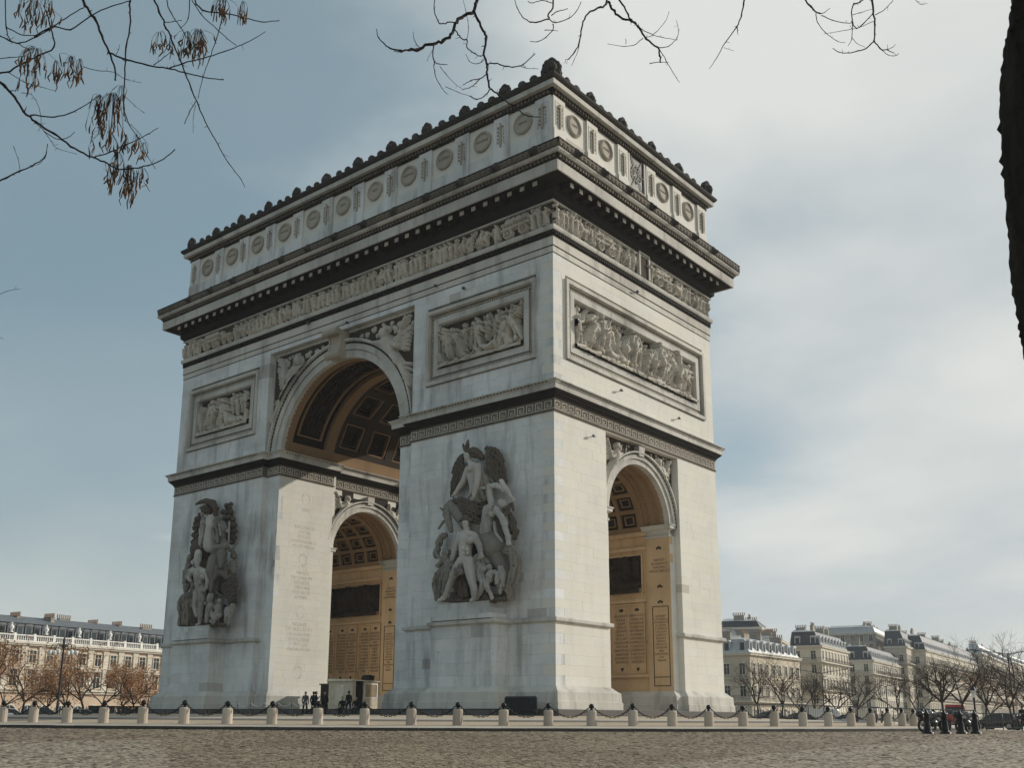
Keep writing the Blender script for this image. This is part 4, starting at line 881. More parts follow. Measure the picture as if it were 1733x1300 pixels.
"branchR":[[36.395,-46.227,5.895,0.0075,36.375,-46.306,5.731,0.0065,36.381,-46.368,5.584,0.0055,36.37,-46.444,5.44,0.0046,36.316,-46.548,5.267,0.0036,36.273,-46.64,5.082,0.0027,36.256,-46.727,4.955,0.0018],[36.389,-46.485,5.407,0.0045,36.428,-46.548,5.28,0.0018],[36.364,-46.686,5.116,0.0018,36.461,-46.711,5.027,0.0013],[36.684,-45.869,5.951,0.0076,36.783,-45.921,5.734,0.0065,36.882,-45.991,5.578,0.0055],[36.882,-45.991,5.578,0.0037,36.936,-46.008,5.562,0.0027,36.985,-46.033,5.558,0.0018],[36.859,-46.011,5.581,0.0037,36.884,-46.053,5.456,0.0032,36.944,-46.066,5.334,0.0027,37.027,-46.063,5.22,0.0022,37.099,-46.084,5.158,0.0018],[36.892,-45.979,5.566,0.0037,36.988,-46.001,5.463,0.0033,37.096,-46.018,5.375,0.003,37.172,-46.069,5.312,0.0027],[37.127,-45.392,6.039,0.0096,37.155,-45.505,5.756,0.0082,37.196,-45.632,5.553,0.0068,37.22,-45.759,5.303,0.0054],[37.22,-45.759,5.303,0.0054,37.171,-45.828,5.218,0.0049,37.128,-45.903,5.17,0.0043,37.08,-45.984,5.13,0.0037,37.037,-46.068,5.111,0.0032,37.019,-46.137,5.114,0.0027],[37.22,-45.759,5.303,0.0054,37.265,-45.78,5.202,0.0045,37.327,-45.8,5.145,0.0036,37.382,-45.824,5.081,0.0027],[37.279,-45.805,5.176,0.0027,37.322,-45.793,5.109,0.0024,37.375,-45.785,5.081,0.0021,37.41,-45.801,5.081,0.0018],[37.313,-45.775,5.17,0.0027,37.363,-45.796,5.156,0.0022,37.397,-45.831,5.146,0.0018],[37.112,-45.503,5.924,0.0057,37.071,-45.58,5.843,0.0054,37.04,-45.655,5.785,0.005,37.032,-45.679,5.623,0.0047,37.066,-45.69,5.532,0.0043,37.127,-45.707,5.534,0.004,37.219,-45.714,5.591,0.0037],[37.017,-45.634,5.656,0.0038,37.01,-45.656,5.486,0.0028,36.992,-45.709,5.393,0.0019],[36.995,-45.611,5.519,0.0028,37.039,-45.618,5.441,0.0021,37.097,-45.618,5.382,0.0014],[37.053,-45.7,5.529,0.0028,36.964,-45.824,5.473,0.0021,36.883,-45.943,5.42,0.0014],[37.173,-45.521,5.71,0.0038,37.241,-45.513,5.726,0.0031,37.307,-45.515,5.765,0.0025,37.346,-45.533,5.787,0.0019],[37.029,-45.641,5.709,0.0028,37.112,-45.635,5.699,0.0021,37.189,-45.634,5.688,0.0014],[37.153,-45.521,5.657,0.0028,37.083,-45.623,5.577,0.0021,37.047,-45.704,5.529,0.0014],[37.487,-45.524,5.704,0.0023,37.534,-45.528,5.626,0.0018,37.588,-45.542,5.599,0.0014]],
"trunk":[[38.946,-49.685,2.713],[38.906,-49.645,2.47],[38.88,-49.629,2.348],[38.846,-49.603,2.166],[38.818,-49.558,1.944],[38.8,-49.512,1.741],[38.791,-49.464,1.559],[38.788,-49.423,1.418],[38.784,-49.384,1.276],[38.775,-49.323,1.054],[38.723,-49.183,0.447],[38.687,-49.028,-0.159]]}


# ------------------------------------------------------------------ ground: the square rises gently towards the arch
AX, AY = -22.41, 11.275            # centre of the arch
RX, RY = AX - 0.31, AY - 0.30      # centre of the ring of bollards
RINGR, DA, A0 = 40.603, 0.05309491, -1.33920632


def gz(r):
    """ground height at a distance r from the centre"""
    pts = ((0, 0.16), (25, 0.14), (30, 0.06), (41, -0.37), (43.0, -0.45), (43.35, -0.60), (60, -0.98), (85, -1.5), (110, -2.3), (140, -3.0), (400, -7.0), (6000, -60))
    for (a, za), (b, zb) in zip(pts[:-1], pts[1:]):
        if r <= b:
            return za + (zb - za) * (r - a) / (b - a)
    return pts[-1][1]


def gxy(x, y):
    r = math.hypot(x - RX, y - RY)
    if 43.0 < r < 43.4:
        r = 43.4
    return gz(r)


def spot(ang_deg, dist):
    """a place on the ground: bearing from the camera (degrees, from +x) and distance"""
    a = R_(ang_deg)
    x, y = CAM.x + math.cos(a) * dist, CAM.y + math.sin(a) * dist
    return x, y, gxy(x, y)


def ring_sheet(r0, r1, name, mat, zoff=0.0, n=240, steps=3, parent=None, kind=None):
    b = MB()
    vs, fs = [], []
    for k in range(steps + 1):
        r = r0 + (r1 - r0) * k / steps
        for i in range(n):
            t = 2 * math.pi * i / n
            vs.append((RX + r * math.cos(t), RY + r * math.sin(t), gz(r) + zoff))
    for k in range(steps):
        for i in range(n):
            j = (i + 1) % n
            fs.append((k * n + i, (k + 1) * n + i, (k + 1) * n + j, k * n + j))
    b.add(vs, fs)
    return link(name, b.mesh(name, mat, True), parent, kind=kind)


def road_mat():
    m = Mat('cobbled_road', 0.8, 0, 0.35)
    mp = m.n('ShaderNodeMapping')
    mp.inputs['Scale'].default_value = (1, 1, 1)
    m.l(m.pos, mp.inputs[0])
    vo = m.n('ShaderNodeTexVoronoi', feature='DISTANCE_TO_EDGE')
    vo.inputs['Scale'].default_value = 5.2
    vo.inputs['Randomness'].default_value = 0.45
    m.l(mp.outputs[0], vo.inputs['Vector'])
    vc = m.n('ShaderNodeTexVoronoi', feature='F1')
    vc.inputs['Scale'].default_value = 5.2
    vc.inputs['Randomness'].default_value = 0.45
    m.l(mp.outputs[0], vc.inputs['Vector'])
    sp = m.n('ShaderNodeSeparateColor')
    m.l(vc.outputs['Color'], sp.inputs[0])
    c = m.mix(sp.outputs[0], (0.095, 0.072, 0.048), (0.29, 0.225, 0.155))
    cl = m.rng(m.noise(3.2, 7, 0.75, (1, 1, 1), (3, 3, 0)), 0.32, 0.68)
    c = m.mix(m.math('MULTIPLY', m.math('SUBTRACT', 1.0, cl), 0.6), c, (0.06, 0.047, 0.033))
    big = m.rng(m.noise(0.07, 5, 0.6), 0.42, 0.66)
    c = m.mix(m.math('MULTIPLY', big, 0.55), c, (0.17, 0.15, 0.125))
    sp2 = m.rng(m.noise(38, 3, 0.7), 0.35, 0.68)
    c = m.mix(m.math('MULTIPLY', sp2, 0.55), c, (0.36, 0.30, 0.22))
    tr = m.rng(m.noise(0.35, 6, 0.65, (1, 1, 1), (9, 1, 0)), 0.5, 0.75)
    c = m.mix(m.math('MULTIPLY', tr, 0.35), c, (0.075, 0.062, 0.05))
    jt = m.rng(vo.outputs[0], 0.0, 0.02)
    c = m.mix(jt, (0.045, 0.038, 0.03), c)
    m.col(c)
    rr = m.rng(m.noise(0.5, 4, 0.6), 0.35, 0.7, 0.6, 0.85)
    m.l(rr, m.b.inputs['Roughness'])
    hgt = m.math('ADD', m.rng(vo.outputs[0], 0.0, 0.035), m.math('MULTIPLY', m.noise(14, 4, 0.6), 0.4))
    m.bump(hgt, 0.8, 0.022)
    return m.m


def asphalt_mat(name, base, rough=0.75):
    m = Mat(name, rough, 0, 0.35)
    n = m.noise(7, 8, 0.8)
    c = m.mix(m.rng(n, 0.34, 0.66), scale_c(base, 0.6), scale_c(base, 1.4))
    c = m.mix(m.math('MULTIPLY', m.rng(m.noise(0.25, 6, 0.6), 0.45, 0.7), 0.4), c, scale_c(base, 0.65))
    m.col(c)
    sp = m.rng(m.noise(60, 2, 0.6), 0.55, 0.7)
    m.col(m.mix(m.math('MULTIPLY', sp, 0.5), c, scale_c(base, 1.7)))
    m.bump(n, 0.5, 0.012)
    return m.m


M['road'] = road_mat()
M['sand_paving'] = asphalt_mat('sandy_paving', (0.40, 0.325, 0.235), 0.9)
M['pale_paving'] = asphalt_mat('pale_granite_paving', (0.40, 0.37, 0.32), 0.85)
M['dark_paving'] = asphalt_mat('dark_ring_paving', (0.13, 0.11, 0.095), 0.85)  # a darker base colour for one ring of the paving

# the road: one sheet to the horizon
b = MB()
radii = [43.32, 43.6, 48, 55, 65, 75, 85, 100, 120, 150, 200, 300, 600, 1500, 5000]
n = 240
vs, fs = [], []
for r in radii:
    for i in range(n):
        t = 2 * math.pi * i / n
        vs.append((RX + r * math.cos(t), RY + r * math.sin(t), gz(max(r, 43.36))))
for k in range(len(radii) - 1):
    for i in range(n):
        j = (i + 1) % n
        fs.append((k * n + i, (k + 1) * n + i, (k + 1) * n + j, k * n + j))
b.add(vs, fs)
road = link('road', b.mesh('road', M['road'], True), kind='structure')
# two areas of paler setts near the viewer
PATCHES = [[(7.3, -32.7), (22.3, -41.8), (36.0, -50.5), (28.0, -62.0), (2.0, -52.0), (3.5, -41.0)],
           [(27.6, -36.0), (26.2, -29.0), (25.6, -18.0), (26.4, -4.0), (33.0, -10.0), (36.0, -24.0), (35.0, -34.0)]]
# the setts themselves, each with its own height and tilt, where the road is near enough to see them


def in_poly(x, y, poly):
    c = np.zeros(x.shape, bool)
    for (x0, y0), (x1, y1) in zip(poly, poly[1:] + poly[:1]):
        c ^= ((y0 > y) != (y1 > y)) & (x < (x1 - x0) * (y - y0) / (y1 - y0 + 1e-12) + x0)
    return c


def setts(pale, mat):
    g = np.random.RandomState(31)
    vs = []
    r = 43.50
    while r < 72.0:
        w = .155
        n = int(R_(112) * r / w)
        t = R_(-104) + (np.arange(n) + g.uniform(0, 1) + g.uniform(-.16, .16, n)) * w / r
        rc = r + g.uniform(-.015, .015, n)
        hw, hr = (w / 2 - .007 - g.uniform(0, .008, n)) / r, .064 - g.uniform(0, .006, n)
        h = .012 + g.uniform(0, 1, n) * .008 + .003 * np.sin(t * r * .7 + r * .9)
        ta, tb = g.uniform(-.003, .003, n), g.uniform(-.004, .004, n)
        q = []
        for (a, b_) in ((-1, -1), (1, -1), (1, 1), (-1, 1)):
            tt, rr = t + b_ * hw, rc + a * hr
            z = np.interp(rr, (43.35, 60, 85, 110), (-.60, -.98, -1.5, -2.3)) + h + a * ta + b_ * tb
            q.append(np.stack([RX + rr * np.cos(tt), RY + rr * np.sin(tt), z], 1))
        q = np.stack(q, 1)
        m = q.mean(1)
        keep = np.zeros(n, bool)
        for P_ in PATCHES:
            keep |= in_poly(m[:, 0], m[:, 1], P_)
        vs.append(q[keep] if pale else q[~keep])
        r += .135
    v = np.concatenate(vs).reshape(-1, 3)
    return np_mesh('setts', v, np.arange(len(v)).reshape(-1, 4), mat, False)


def sett_mat(name, lo, hi, warm):
    sm = Mat(name, 0.75, 0, .35)
    c_ = sm.mix(sm.isl, lo, hi)
    c_ = sm.mix(sm.math('MULTIPLY', sm.rng(sm.noise(.09, 5, .6), .42, .66), .5), c_, warm)
    c_ = sm.mix(sm.math('MULTIPLY', sm.rng(sm.noise(.5, 5, .6, (1, 1, 1), (3, 8, 1)), .5, .72), .4), c_, scale_c(hi, .8))
    sm.col(c_)
    return sm.m


link('setts', setts(False, sett_mat('granite_sett', (0.19, 0.15, 0.102), (0.37, 0.295, 0.205), (0.135, 0.098, 0.068))), road, kind='stuff')
link('pale_setts', setts(True, sett_mat('pale_granite_sett', (0.27, 0.225, 0.165), (0.42, 0.36, 0.27), (0.30, 0.25, 0.19))), road, kind='stuff')

pav = ring_sheet(36.9, 41.4, 'pavement', M['sand_paving'], 0, steps=4, kind='structure')
ring_sheet(34.6, 36.9, 'dark_paving_band', M['dark_paving'], 0, parent=pav)
ring_sheet(32.5, 34.6, 'pale_paving_band', M['pale_paving'], 0, parent=pav)
ring_sheet(0.5, 32.5, 'inner_paving', M['sand_paving'], 0, steps=5, parent=pav)
ring_sheet(41.4, 43.0, 'granite_paving_band', M['pale_paving'], 0, parent=pav)
# kerb stones round the island, each a stone of its own
kb = MB()
KL = 1.22
da = KL / 43.15
r0, r1 = 43.0, 43.33
P = []
for zt, zo in ((-0.80, 0), (gz(43.0) + 0.012, 0)):
    for (r, s_) in ((r0, -1), (r1, -1), (r1, 1), (r0, 1)):
        a = s_ * (da / 2 - 0.006 / 43)
        P.append((r * math.cos(a), r * math.sin(a), zt))
P2 = [P[0], P[1], P[2], P[3], P[4], (P[5][0] - 0.02, P[5][1], P[5][2] - 0.012), (P[6][0] - 0.02, P[6][1], P[6][2] - 0.012), P[7]]
kb.hexa(P2)
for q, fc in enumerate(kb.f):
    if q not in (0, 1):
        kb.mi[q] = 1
M['kerb_face'] = stone_mat('shaded_kerb_face', (0.06, 0.055, 0.05), .2, .4, 0)  # near-black sides: the kerb's shade is put into their colour
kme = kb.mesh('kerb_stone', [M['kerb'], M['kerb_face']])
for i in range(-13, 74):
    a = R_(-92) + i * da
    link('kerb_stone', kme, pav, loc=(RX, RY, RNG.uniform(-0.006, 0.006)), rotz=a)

# ------------------------------------------------------------------ the arch
AW, AD, S0 = 44.82, 22.55, 0.5
XN, XF, CX, CY = -15.1, -29.72, -22.41, 11.275
R1, Z1, R2, Z2 = 7.31, 21.75, 4.22, 14.44
Y1, Y2 = 7.055, 15.495
PA, PB = 13.45, 6.2
arch = thing('triumphal_arch', 'huge pale stone triumphal arch with carved reliefs and two sculpture groups', 'arch', (AX, AY, 0.1), world=True)


def part(name, mb, mat, parent=None, smooth=False, label=None, kind=None):
    return link(name, mb.mesh(name, mat, smooth), parent or arch, label, kind=kind)


# core masonry behind the facing stones
c = MB()
for (x0, x1) in ((XN, -1.0), (-AW, XF - 0.25)):
    c.box(x0, x1, 1.0, Y1, -0.3, 22.0)
    c.box(x0, x1, Y2 + 0.4, AD, -0.3, 22.0)
    c.box(x0, x1, 1.0, AD, 22.0, 31.85)
c.box(XF, XN, 1.0, AD - 1.0, 30.2, 31.85)
c.box(-AW, 0, 0, AD, 31.85, 45.0)
core = part('core_wall', c, M['lime'])


def arch_block(mb, cen, r, zs, ztop, half, a0, a1, axis, n=40, mi=0):
    """a wall with a round-headed opening; axis 'y': opening seen along y, spans a0..a1 in y"""
    def pt(u, a, z):
        return (u, a, z) if axis == 'y' else (a, u, z)
    lo, hi = [], []
    for i in range(n + 1):
        t = math.pi * i / n
        u = cen - r * math.cos(t)
        lo.append((u, zs + r * math.sin(t)))
        hi.append((cen - half + 2 * half * i / n, ztop))
    for a in (a0, a1):
        vs = [pt(p[0], a, p[1]) for p in lo] + [pt(p[0], a, p[1]) for p in hi]
        mb.add(vs, [(i, i + 1, n + 2 + i, n + 1 + i) for i in range(n)], mi)
        mb.add([pt(cen - half, a, zs), pt(cen - r, a, zs), pt(cen - half, a, ztop)], [(0, 1, 2)], mi)
        mb.add([pt(cen + r, a, zs), pt(cen + half, a, zs), pt(cen + half, a, ztop)], [(0, 1, 2)], mi)
    vs = [pt(p[0], a0, p[1]) for p in lo] + [pt(p[0], a1, p[1]) for p in lo]
    mb.add(vs, [(i, i + 1, n + 2 + i, n + 1 + i) for i in range(n)], mi)


def half_ring(mb, cen, zs, r0, r1, a0, a1, axis, n=48, t0=0.0, t1=math.pi, mi=0):
    """a curved band r0..r1, depth a0..a1"""
    def pt(r, t, a):
        u = cen - r * math.cos(t)
        return (u, a, zs + r * math.sin(t)) if axis == 'y' else (a, u, zs + r * math.sin(t))
    vs = []
    for i in range(n + 1):
        t = t0 + (t1 - t0) * i / n
        vs += [pt(r0, t, a0), pt(r1, t, a0), pt(r1, t, a1), pt(r0, t, a1)]
    fs = [(0, 1, 2, 3), (4 * n + 3, 4 * n + 2, 4 * n + 1, 4 * n)]
    for i in range(n):
        p, q = 4 * i, 4 * i + 4
        for k in range(4):
            l = (k + 1) % 4
            fs.append((p + k, q + k, q + l, p + l))
    mb.add(vs, fs, mi)


# great vault
v = MB()
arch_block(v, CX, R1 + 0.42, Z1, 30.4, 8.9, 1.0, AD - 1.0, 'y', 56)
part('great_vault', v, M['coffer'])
v = MB()
for y0, y1 in ((0.82, 1.55), (5.35, 6.3), (AD - 6.3, AD - 5.35), (AD - 1.55, AD - 0.82)):
    half_ring(v, CX, Z1, R1, R1 + 0.45, y0, y1, 'y', 56)
# springer courses under the coffers
for y0, y1 in ((1.55, 5.35), (6.3, AD - 6.3), (AD - 5.35, AD - 1.55)):
    half_ring(v, CX, Z1, R1, R1 + 0.45, y0 + 0.002, y1 - 0.002, 'y', 5, 0, R_(12.6))
    half_ring(v, CX, Z1, R1, R1 + 0.45, y0 + 0.002, y1 - 0.002, 'y', 5, math.pi - R_(12.6), math.pi)
part('vault_band', v, M['rib'])
# long sunk panel of the front band: thin frame and carved rosettes
v = MB()
for yy in (2.05, 4.65):
    half_ring(v, CX, Z1, R1 + 0.16, R1 + 0.45, yy, yy + 0.12, 'y', 48, R_(18), R_(162))
for tt in (18, 161):
    half_ring(v, CX, Z1, R1 + 0.16, R1 + 0.45, 2.17, 4.65, 'y', 2, R_(tt), R_(tt + 1.0))
part('panel_frame', v, M['rib'])
v = MB()
g = random.Random(3)
for i in range(90):
    t = R_(21 + 138 * i / 89)
    for k in range(5):
        y = 2.5 + 0.45 * k + g.uniform(-.12, .12)
        r = R1 + 0.38
        v.ball((CX - r * math.cos(t), y, Z1 + r * math.sin(t)), (.15, .17, .15), 6, 4)
part('carved_scrolls', v, M['ribdark'], kind='stuff')
# dark ribs between the coffers
v = MB()
yc = [7.95, 11.275, 14.6]
edges = [6.3, yc[0] - 1.25, yc[0] + 1.25, yc[1] - 1.25, yc[1] + 1.25, yc[2] - 1.25, yc[2] + 1.25, AD - 6.3]
for k in range(0, 8, 2):
    half_ring(v, CX, Z1, R1 + 0.03, R1 + 0.45, edges[k] + 0.002, edges[k + 1], 'y', 56, R_(12.7), R_(167.3))
TH = [26.25 + 25.5 * i for i in range(6)]
for k in range(1, 7, 2):
    b0 = 12.7
    for t in TH + [None]:
        e0 = (t - 9.2) if t else 167.3
        half_ring(v, CX, Z1, R1 + 0.03, R1 + 0.45, edges[k] + 0.002, edges[k + 1] - 0.002, 'y', 6, R_(b0), R_(e0))
        b0 = (t + 9.2) if t else 0
part('vault_rib', v, M['ribdark'])
# coffers
cf = MB()
w, h = 1.17, 1.12
for k, (o, hgt, mi) in enumerate(((0.0, 0.10, 0), (0.30, 0.05, 1), (0.55, 0.05, 1))):
    zt = -0.02 - 0.14 * k
    tk = 0.11 if k == 0 else 0.09
    for (x0, x1, y0, y1) in ((-w + o, w - o, -h + o, -h + o + tk), (-w + o, w - o, h - o - tk, h - o), (-w + o, -w + o + tk, -h + o + tk, h - o - tk), (w - o - tk, w - o, -h + o + tk, h - o - tk)):
        cf.box(x0, x1, y0, y1, zt - 0.32, zt, mi)
for k in range(8):
    t = k * math.pi / 4
    cf.ball((.26 * math.cos(t), .26 * math.sin(t), -0.4), (.15, .15, .1), 6, 4, 1)
cf.ball((0, 0, -0.38), .15, 8, 5, 1)
cme = cf.mesh('coffer', [M['rib'], M['ribdark']])
for t in TH:
    for y in yc:
        a = R_(t)
        o = link('coffer', cme, arch)
        nrm = Vector((math.cos(a), 0, -math.sin(a)))
        tan = Vector((math.sin(a), 0, math.cos(a)))
        pos = Vector((CX - (R1) * math.cos(a), y, Z1 + R1 * math.sin(a)))
        wv = Vector(WOFF[arch.name])
        o.matrix_parent_inverse = Matrix.Identity(4)
        yv = nrm.cross(tan)
        o.matrix_local = Matrix(((tan.x, yv.x, nrm.x, (pos - wv).x), (tan.y, yv.y, nrm.y, (pos - wv).y), (tan.z, yv.z, nrm.z, (pos - wv).z), (0, 0, 0, 1)))

# small cross vaults through the piers
for (x0, x1) in ((XN + 0.4, -1.0), (-AW, XF - 0.4)):
    v = MB()
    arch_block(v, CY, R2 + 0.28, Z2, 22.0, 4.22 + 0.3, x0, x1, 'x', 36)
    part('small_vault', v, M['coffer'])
v = MB()
v2 = MB()
for (xa, xb) in ((-14.5, -0.85), (-AW + .2, XF - 0.75)):
    for (x0, x1) in ((xa, xa + 0.35), (xa + 1.9, xa + 2.35), (xb - 2.35, xb - 1.9), (xb - 0.35, xb)):
        half_ring(v, CY, Z2, R2, R2 + 0.3, x0, x1, 'x', 36)
    half_ring(v, CY, Z2, R2 + 0.13, R2 + 0.3, xa + 0.35, xa + 1.9, 'x', 36)
    half_ring(v, CY, Z2, R2 + 0.13, R2 + 0.3, xb - 1.9, xb - 0.35, 'x', 36)
    # leaf carving on the end bands
    for (x0, x1) in ((xa + .5, xa + 1.75), (xb - 1.75, xb - .5)):
        for i in range(40):
            t = R_(8 + 164 * i / 39)
            for k in range(2):
                x = x0 + (x1 - x0) * (0.28 + 0.44 * k)
                r = R2 + 0.13
                v2.tube([(x, CY - r * math.cos(t), Z2 + r * math.sin(t)), (x + (0.3 if k else -0.3), CY - r * math.cos(t + .07), Z2 + r * math.sin(t + .07))], [.11, .03], 5)
    ca, cb = xa + 2.35, xb - 2.35
    nc = 5
    wd = (cb - ca) / nc
    xe = [ca]
    for k in range(nc):
        xe += [ca + wd * k + 0.17, ca + wd * (k + 1) - 0.17]
    xe.append(cb)
    for k in range(0, len(xe), 2):
        half_ring(v, CY, Z2, R2 + .02, R2 + 0.3, xe[k] + .002, xe[k + 1], 'x', 36)
    for k in range(1, len(xe) - 1, 2):
        b0 = 0.0
        for t in [13 + 19.25 * i for i in range(9)] + [None]:
            e0 = (t - 7.4) if t else 180
            half_ring(v, CY, Z2, R2 + .02, R2 + 0.3, xe[k] + .002, xe[k + 1] - .002, 'x', 4, R_(b0), R_(e0))
            b0 = (t + 7.4) if t else 0
    for k in range(1, len(xe) - 1, 2):
        for t in [13 + 19.25 * i for i in range(9)]:
            x0, x1 = xe[k] + .28, xe[k + 1] - .28
            a0, a1 = R_(t - 4.6), R_(t + 4.6)
            half_ring(v, CY, Z2, R2 + .14, R2 + .3, x0, x0 + .1, 'x', 3, a0, a1)
            half_ring(v, CY, Z2, R2 + .14, R2 + .3, x1 - .1, x1, 'x', 3, a0, a1)
            half_ring(v, CY, Z2, R2 + .14, R2 + .3, x0 + .1, x1 - .1, 'x', 1, a0, a0 + R_(1.2))
            half_ring(v, CY, Z2, R2 + .14, R2 + .3, x0 + .1, x1 - .1, 'x', 1, a1 - R_(1.2), a1)
part('small_vault_coffering', v, M['rib'], kind='stuff')
part('leaf_carving', v2, M['rib'], kind='stuff')

# ------------------------------------------------------------------ facing stones
stuff_stones = {'lime': MB(), 'limew': MB(), 'inner': MB(), 'pedestal': MB()}
unit = MB()
unit.box(-.5, .5, -.5, .5, -.5, .5)
unit_me = {k: unit.mesh('stone_block', M[k]) for k in ('lime', 'limew')}
n_blocks = [0]
GAP = 0.007


def rows(z0, z1, course=0.62):
    n = max(1, round((z1 - z0) / course))
    return [(z0 + (z1 - z0) * i / n, z0 + (z1 - z0) * (i + 1) / n) for i in range(n)]


def cut(u0, u1, g, lmin=1.0, lmax=2.1):
    out, u = [], u0
    while u < u1 - 1e-6:
        L = g.uniform(lmin, lmax)
        if u1 - u - L < lmin * 0.7:
            L = u1 - u
        out.append((u, min(u1, u + L)))
        u += L
    return out


def stones(face, u0, u1, z0, z1, g, mat, plane, thick, holes=(), quoin_lo=0, quoin_hi=0, single=False, course=0.62):
    """ashlar: face 'W' u=x (front -y), 'S' u=y (front +x), 'N' u=y inner jamb facing +x, 'B' u=x facing -y"""
    for ri, (a, b_) in enumerate(rows(z0, z1, course)):
        lo = u0 + (quoin_lo if ri % 2 else 0) if quoin_lo >= 0 else u0 + (0 if ri % 2 else -quoin_lo)
        hi = u1 - (quoin_hi if ri % 2 else 0)
        segs = [(lo, hi)]
        for (h0, h1, hz0, hz1) in holes:
            if b_ > hz0 + 0.05 and a < hz1 - 0.05:
                ns = []
                for (p, q) in segs:
                    if h1 <= p or h0 >= q:
                        ns.append((p, q))
                        continue
                    if h0 > p:
                        ns.append((p, h0))
                    if h1 < q:
                        ns.append((h1, q))
                segs = ns
        for (p, q) in segs:
            for (s, e) in cut(p, q, g):
                d = g.uniform(-0.004, 0.004)
                gp = GAP if mat != 'lime' else .004
                s2, e2, a2, b2 = s + gp / 2, e - gp / 2, a + gp / 2, b_ - gp / 2
                if abs(s - u0) < 1e-6:
                    s2 = s + d
                if abs(e - u1) < 1e-6:
                    e2 = e + d
                if face in ('W', 'B'):
                    bx = (s2, e2, plane - d, plane + thick, a2, b2)
                else:
                    bx = (plane - thick, plane + d, s2, e2, a2, b2)
                if single and n_blocks[0] < 300:
                    n_blocks[0] += 1
                    o = link('stone_block', unit_me[mat], core)
                    o.location = ((bx[0] + bx[1]) / 2, (bx[2] + bx[3]) / 2, (bx[4] + bx[5]) / 2)
                    o.scale = (bx[1] - bx[0], bx[3] - bx[2], bx[5] - bx[4])
                else:
                    stuff_stones[mat].box(*bx)


g = random.Random(21)
# west (long) front; the nearest pier first: those blocks are single objects
stones('W', -PA, 0, 6.33, 20.22, g, 'limew', 0.0, 1.0, quoin_hi=1.0, single=True)
stones('S', 0, PB, 6.33, 20.22, g, 'lime', 0.0, 1.0, quoin_lo=-1.0, single=True)
# the rest of the ashlar
PL = (-12.0, -1.5, 24.35, 30.27)      # carved panel of the near pier (x0, x1, z0, z1)
PLf = (-43.32, -32.82, 24.35, 30.27)
PS = (1.42, 21.1, 24.35, 30.27)       # carved panel of the short side (y0, y1, z0, z1)
stones('W', -PA, 0, 2.0, 6.02, g, 'limew', 0.0, 1.0, quoin_hi=1.0, single=True, holes=((-9.55, -3.9, 0, 7),))
stones('S', 0, PB, 2.0, 6.02, g, 'lime', 0.0, 1.0, quoin_lo=-1.0)
stones('S', AD - PB, AD, 2.0, 6.02, g, 'lime', 0.0, 1.0)
stones('S', AD - PB, AD, 6.33, 20.22, g, 'lime', 0.0, 1.0)
stones('W', -AW, -AW + PA, 2.0, 6.02, g, 'limew', 0.0, 1.0, holes=((-40.92, -35.27, 0, 7),))
stones('W', -AW, -AW + PA, 6.33, 20.22, g, 'limew', 0.0, 1.0)
stones('W', -PA, 0, 22.36, 31.84, g, 'limew', 0.0, 1.0, quoin_hi=1.0, holes=(PL,))
stones('W', -AW, -AW + PA, 22.36, 31.84, g, 'limew', 0.0, 1.0, holes=(PLf,))
stones('S', 0, AD, 22.36, 31.84, g, 'lime', 0.0, 1.0, quoin_lo=-1.0, holes=(PS,))
stones('W', -AW + PA, -PA, 31.42, 31.84, g, 'limew', 0.0, 1.0)
stones('S', PB + .003, AD - PB - .003, 20.12, 20.22, g, 'lime', 0.0, 1.0)
# set-back strips beside the openings, and the lit jamb of the far pier
stones('W', XN, -PA - .003, 1.9, 21.9, g, 'limew', S0, 0.5, course=.7)
stones('W', -AW + PA + .003, XF, 1.9, 21.9, g, 'limew', S0, 0.5, course=.7)
stones('S', PB + .003, Y1, 1.9, 13.9, g, 'lime', -S0, 0.5, course=.7)
stones('S', Y2 + .05, AD - PB - .003, 1.9, 13.9, g, 'lime', -S0, 0.5, course=.7)
stones('N', S0, 6.55, 1.9, 20.22, g, 'lime', XF, 0.25)
stones('N', AD - 6.55, AD - .5, 1.9, 20.22, g, 'lime', XF, 0.25)
stones('N', 6.553, AD - 6.553, 19.7, 20.22, g, 'lime', XF - .4, 0.2)
# pedestals that carry the sculpture groups
for (x0, x1) in ((-9.55, -3.9), (-40.92, -35.27)):
    stones('W', x0, x1, 1.9, 6.02, g, 'pedestal', -1.5, 2.4, course=.8)
    stones('W', x0 + .12, x1 - .12, 6.42, 6.75, g, 'pedestal', -1.72, 1.7, course=.5)
    stones('W', x0 + .35, x1 - .35, 6.76, 7.15, g, 'pedestal', -1.5, 1.5, course=.5)
    stones('W', x0 + .55, x1 - .55, 7.16, 7.6, g, 'pedestal', -1.35, 1.35, course=.5)
for k, mb in stuff_stones.items():
    if mb.v:
        part('stone_facing', mb, M[k], kind='stuff')

# ------------------------------------------------------------------ plan outlines and mouldings
nearW = [(0, 0), (0, PB), (-S0, PB), (-S0, Y1), (XN, Y1), (XN, S0), (-PA, S0), (-PA, 0)]
nearWp = [(0, 0), (0, PB), (-S0, PB), (-S0, Y1), (XN, Y1), (XN, S0), (-PA, S0), (-PA, 0), (-9.55, 0), (-9.55, -1.5), (-3.9, -1.5), (-3.9, 0)]
nearE = [(0, AD), (XN, AD), (XN, Y2), (-S0, Y2), (-S0, AD - PB), (0, AD - PB)]
farWp = [(XF, S0), (XF, Y1 - .5), (XF - .4, Y1 - .5), (XF - .4, Y1), (-AW, Y1), (-AW, 0), (-40.92, 0), (-40.92, -1.5), (-35.27, -1.5), (-35.27, 0), (-AW + PA, 0), (-AW + PA, S0)]
farE = [(XF, AD), (-AW, AD), (-AW, Y2), (XF - .4, Y2), (XF - .4, Y2 + .5), (XF, Y2 + .5)]
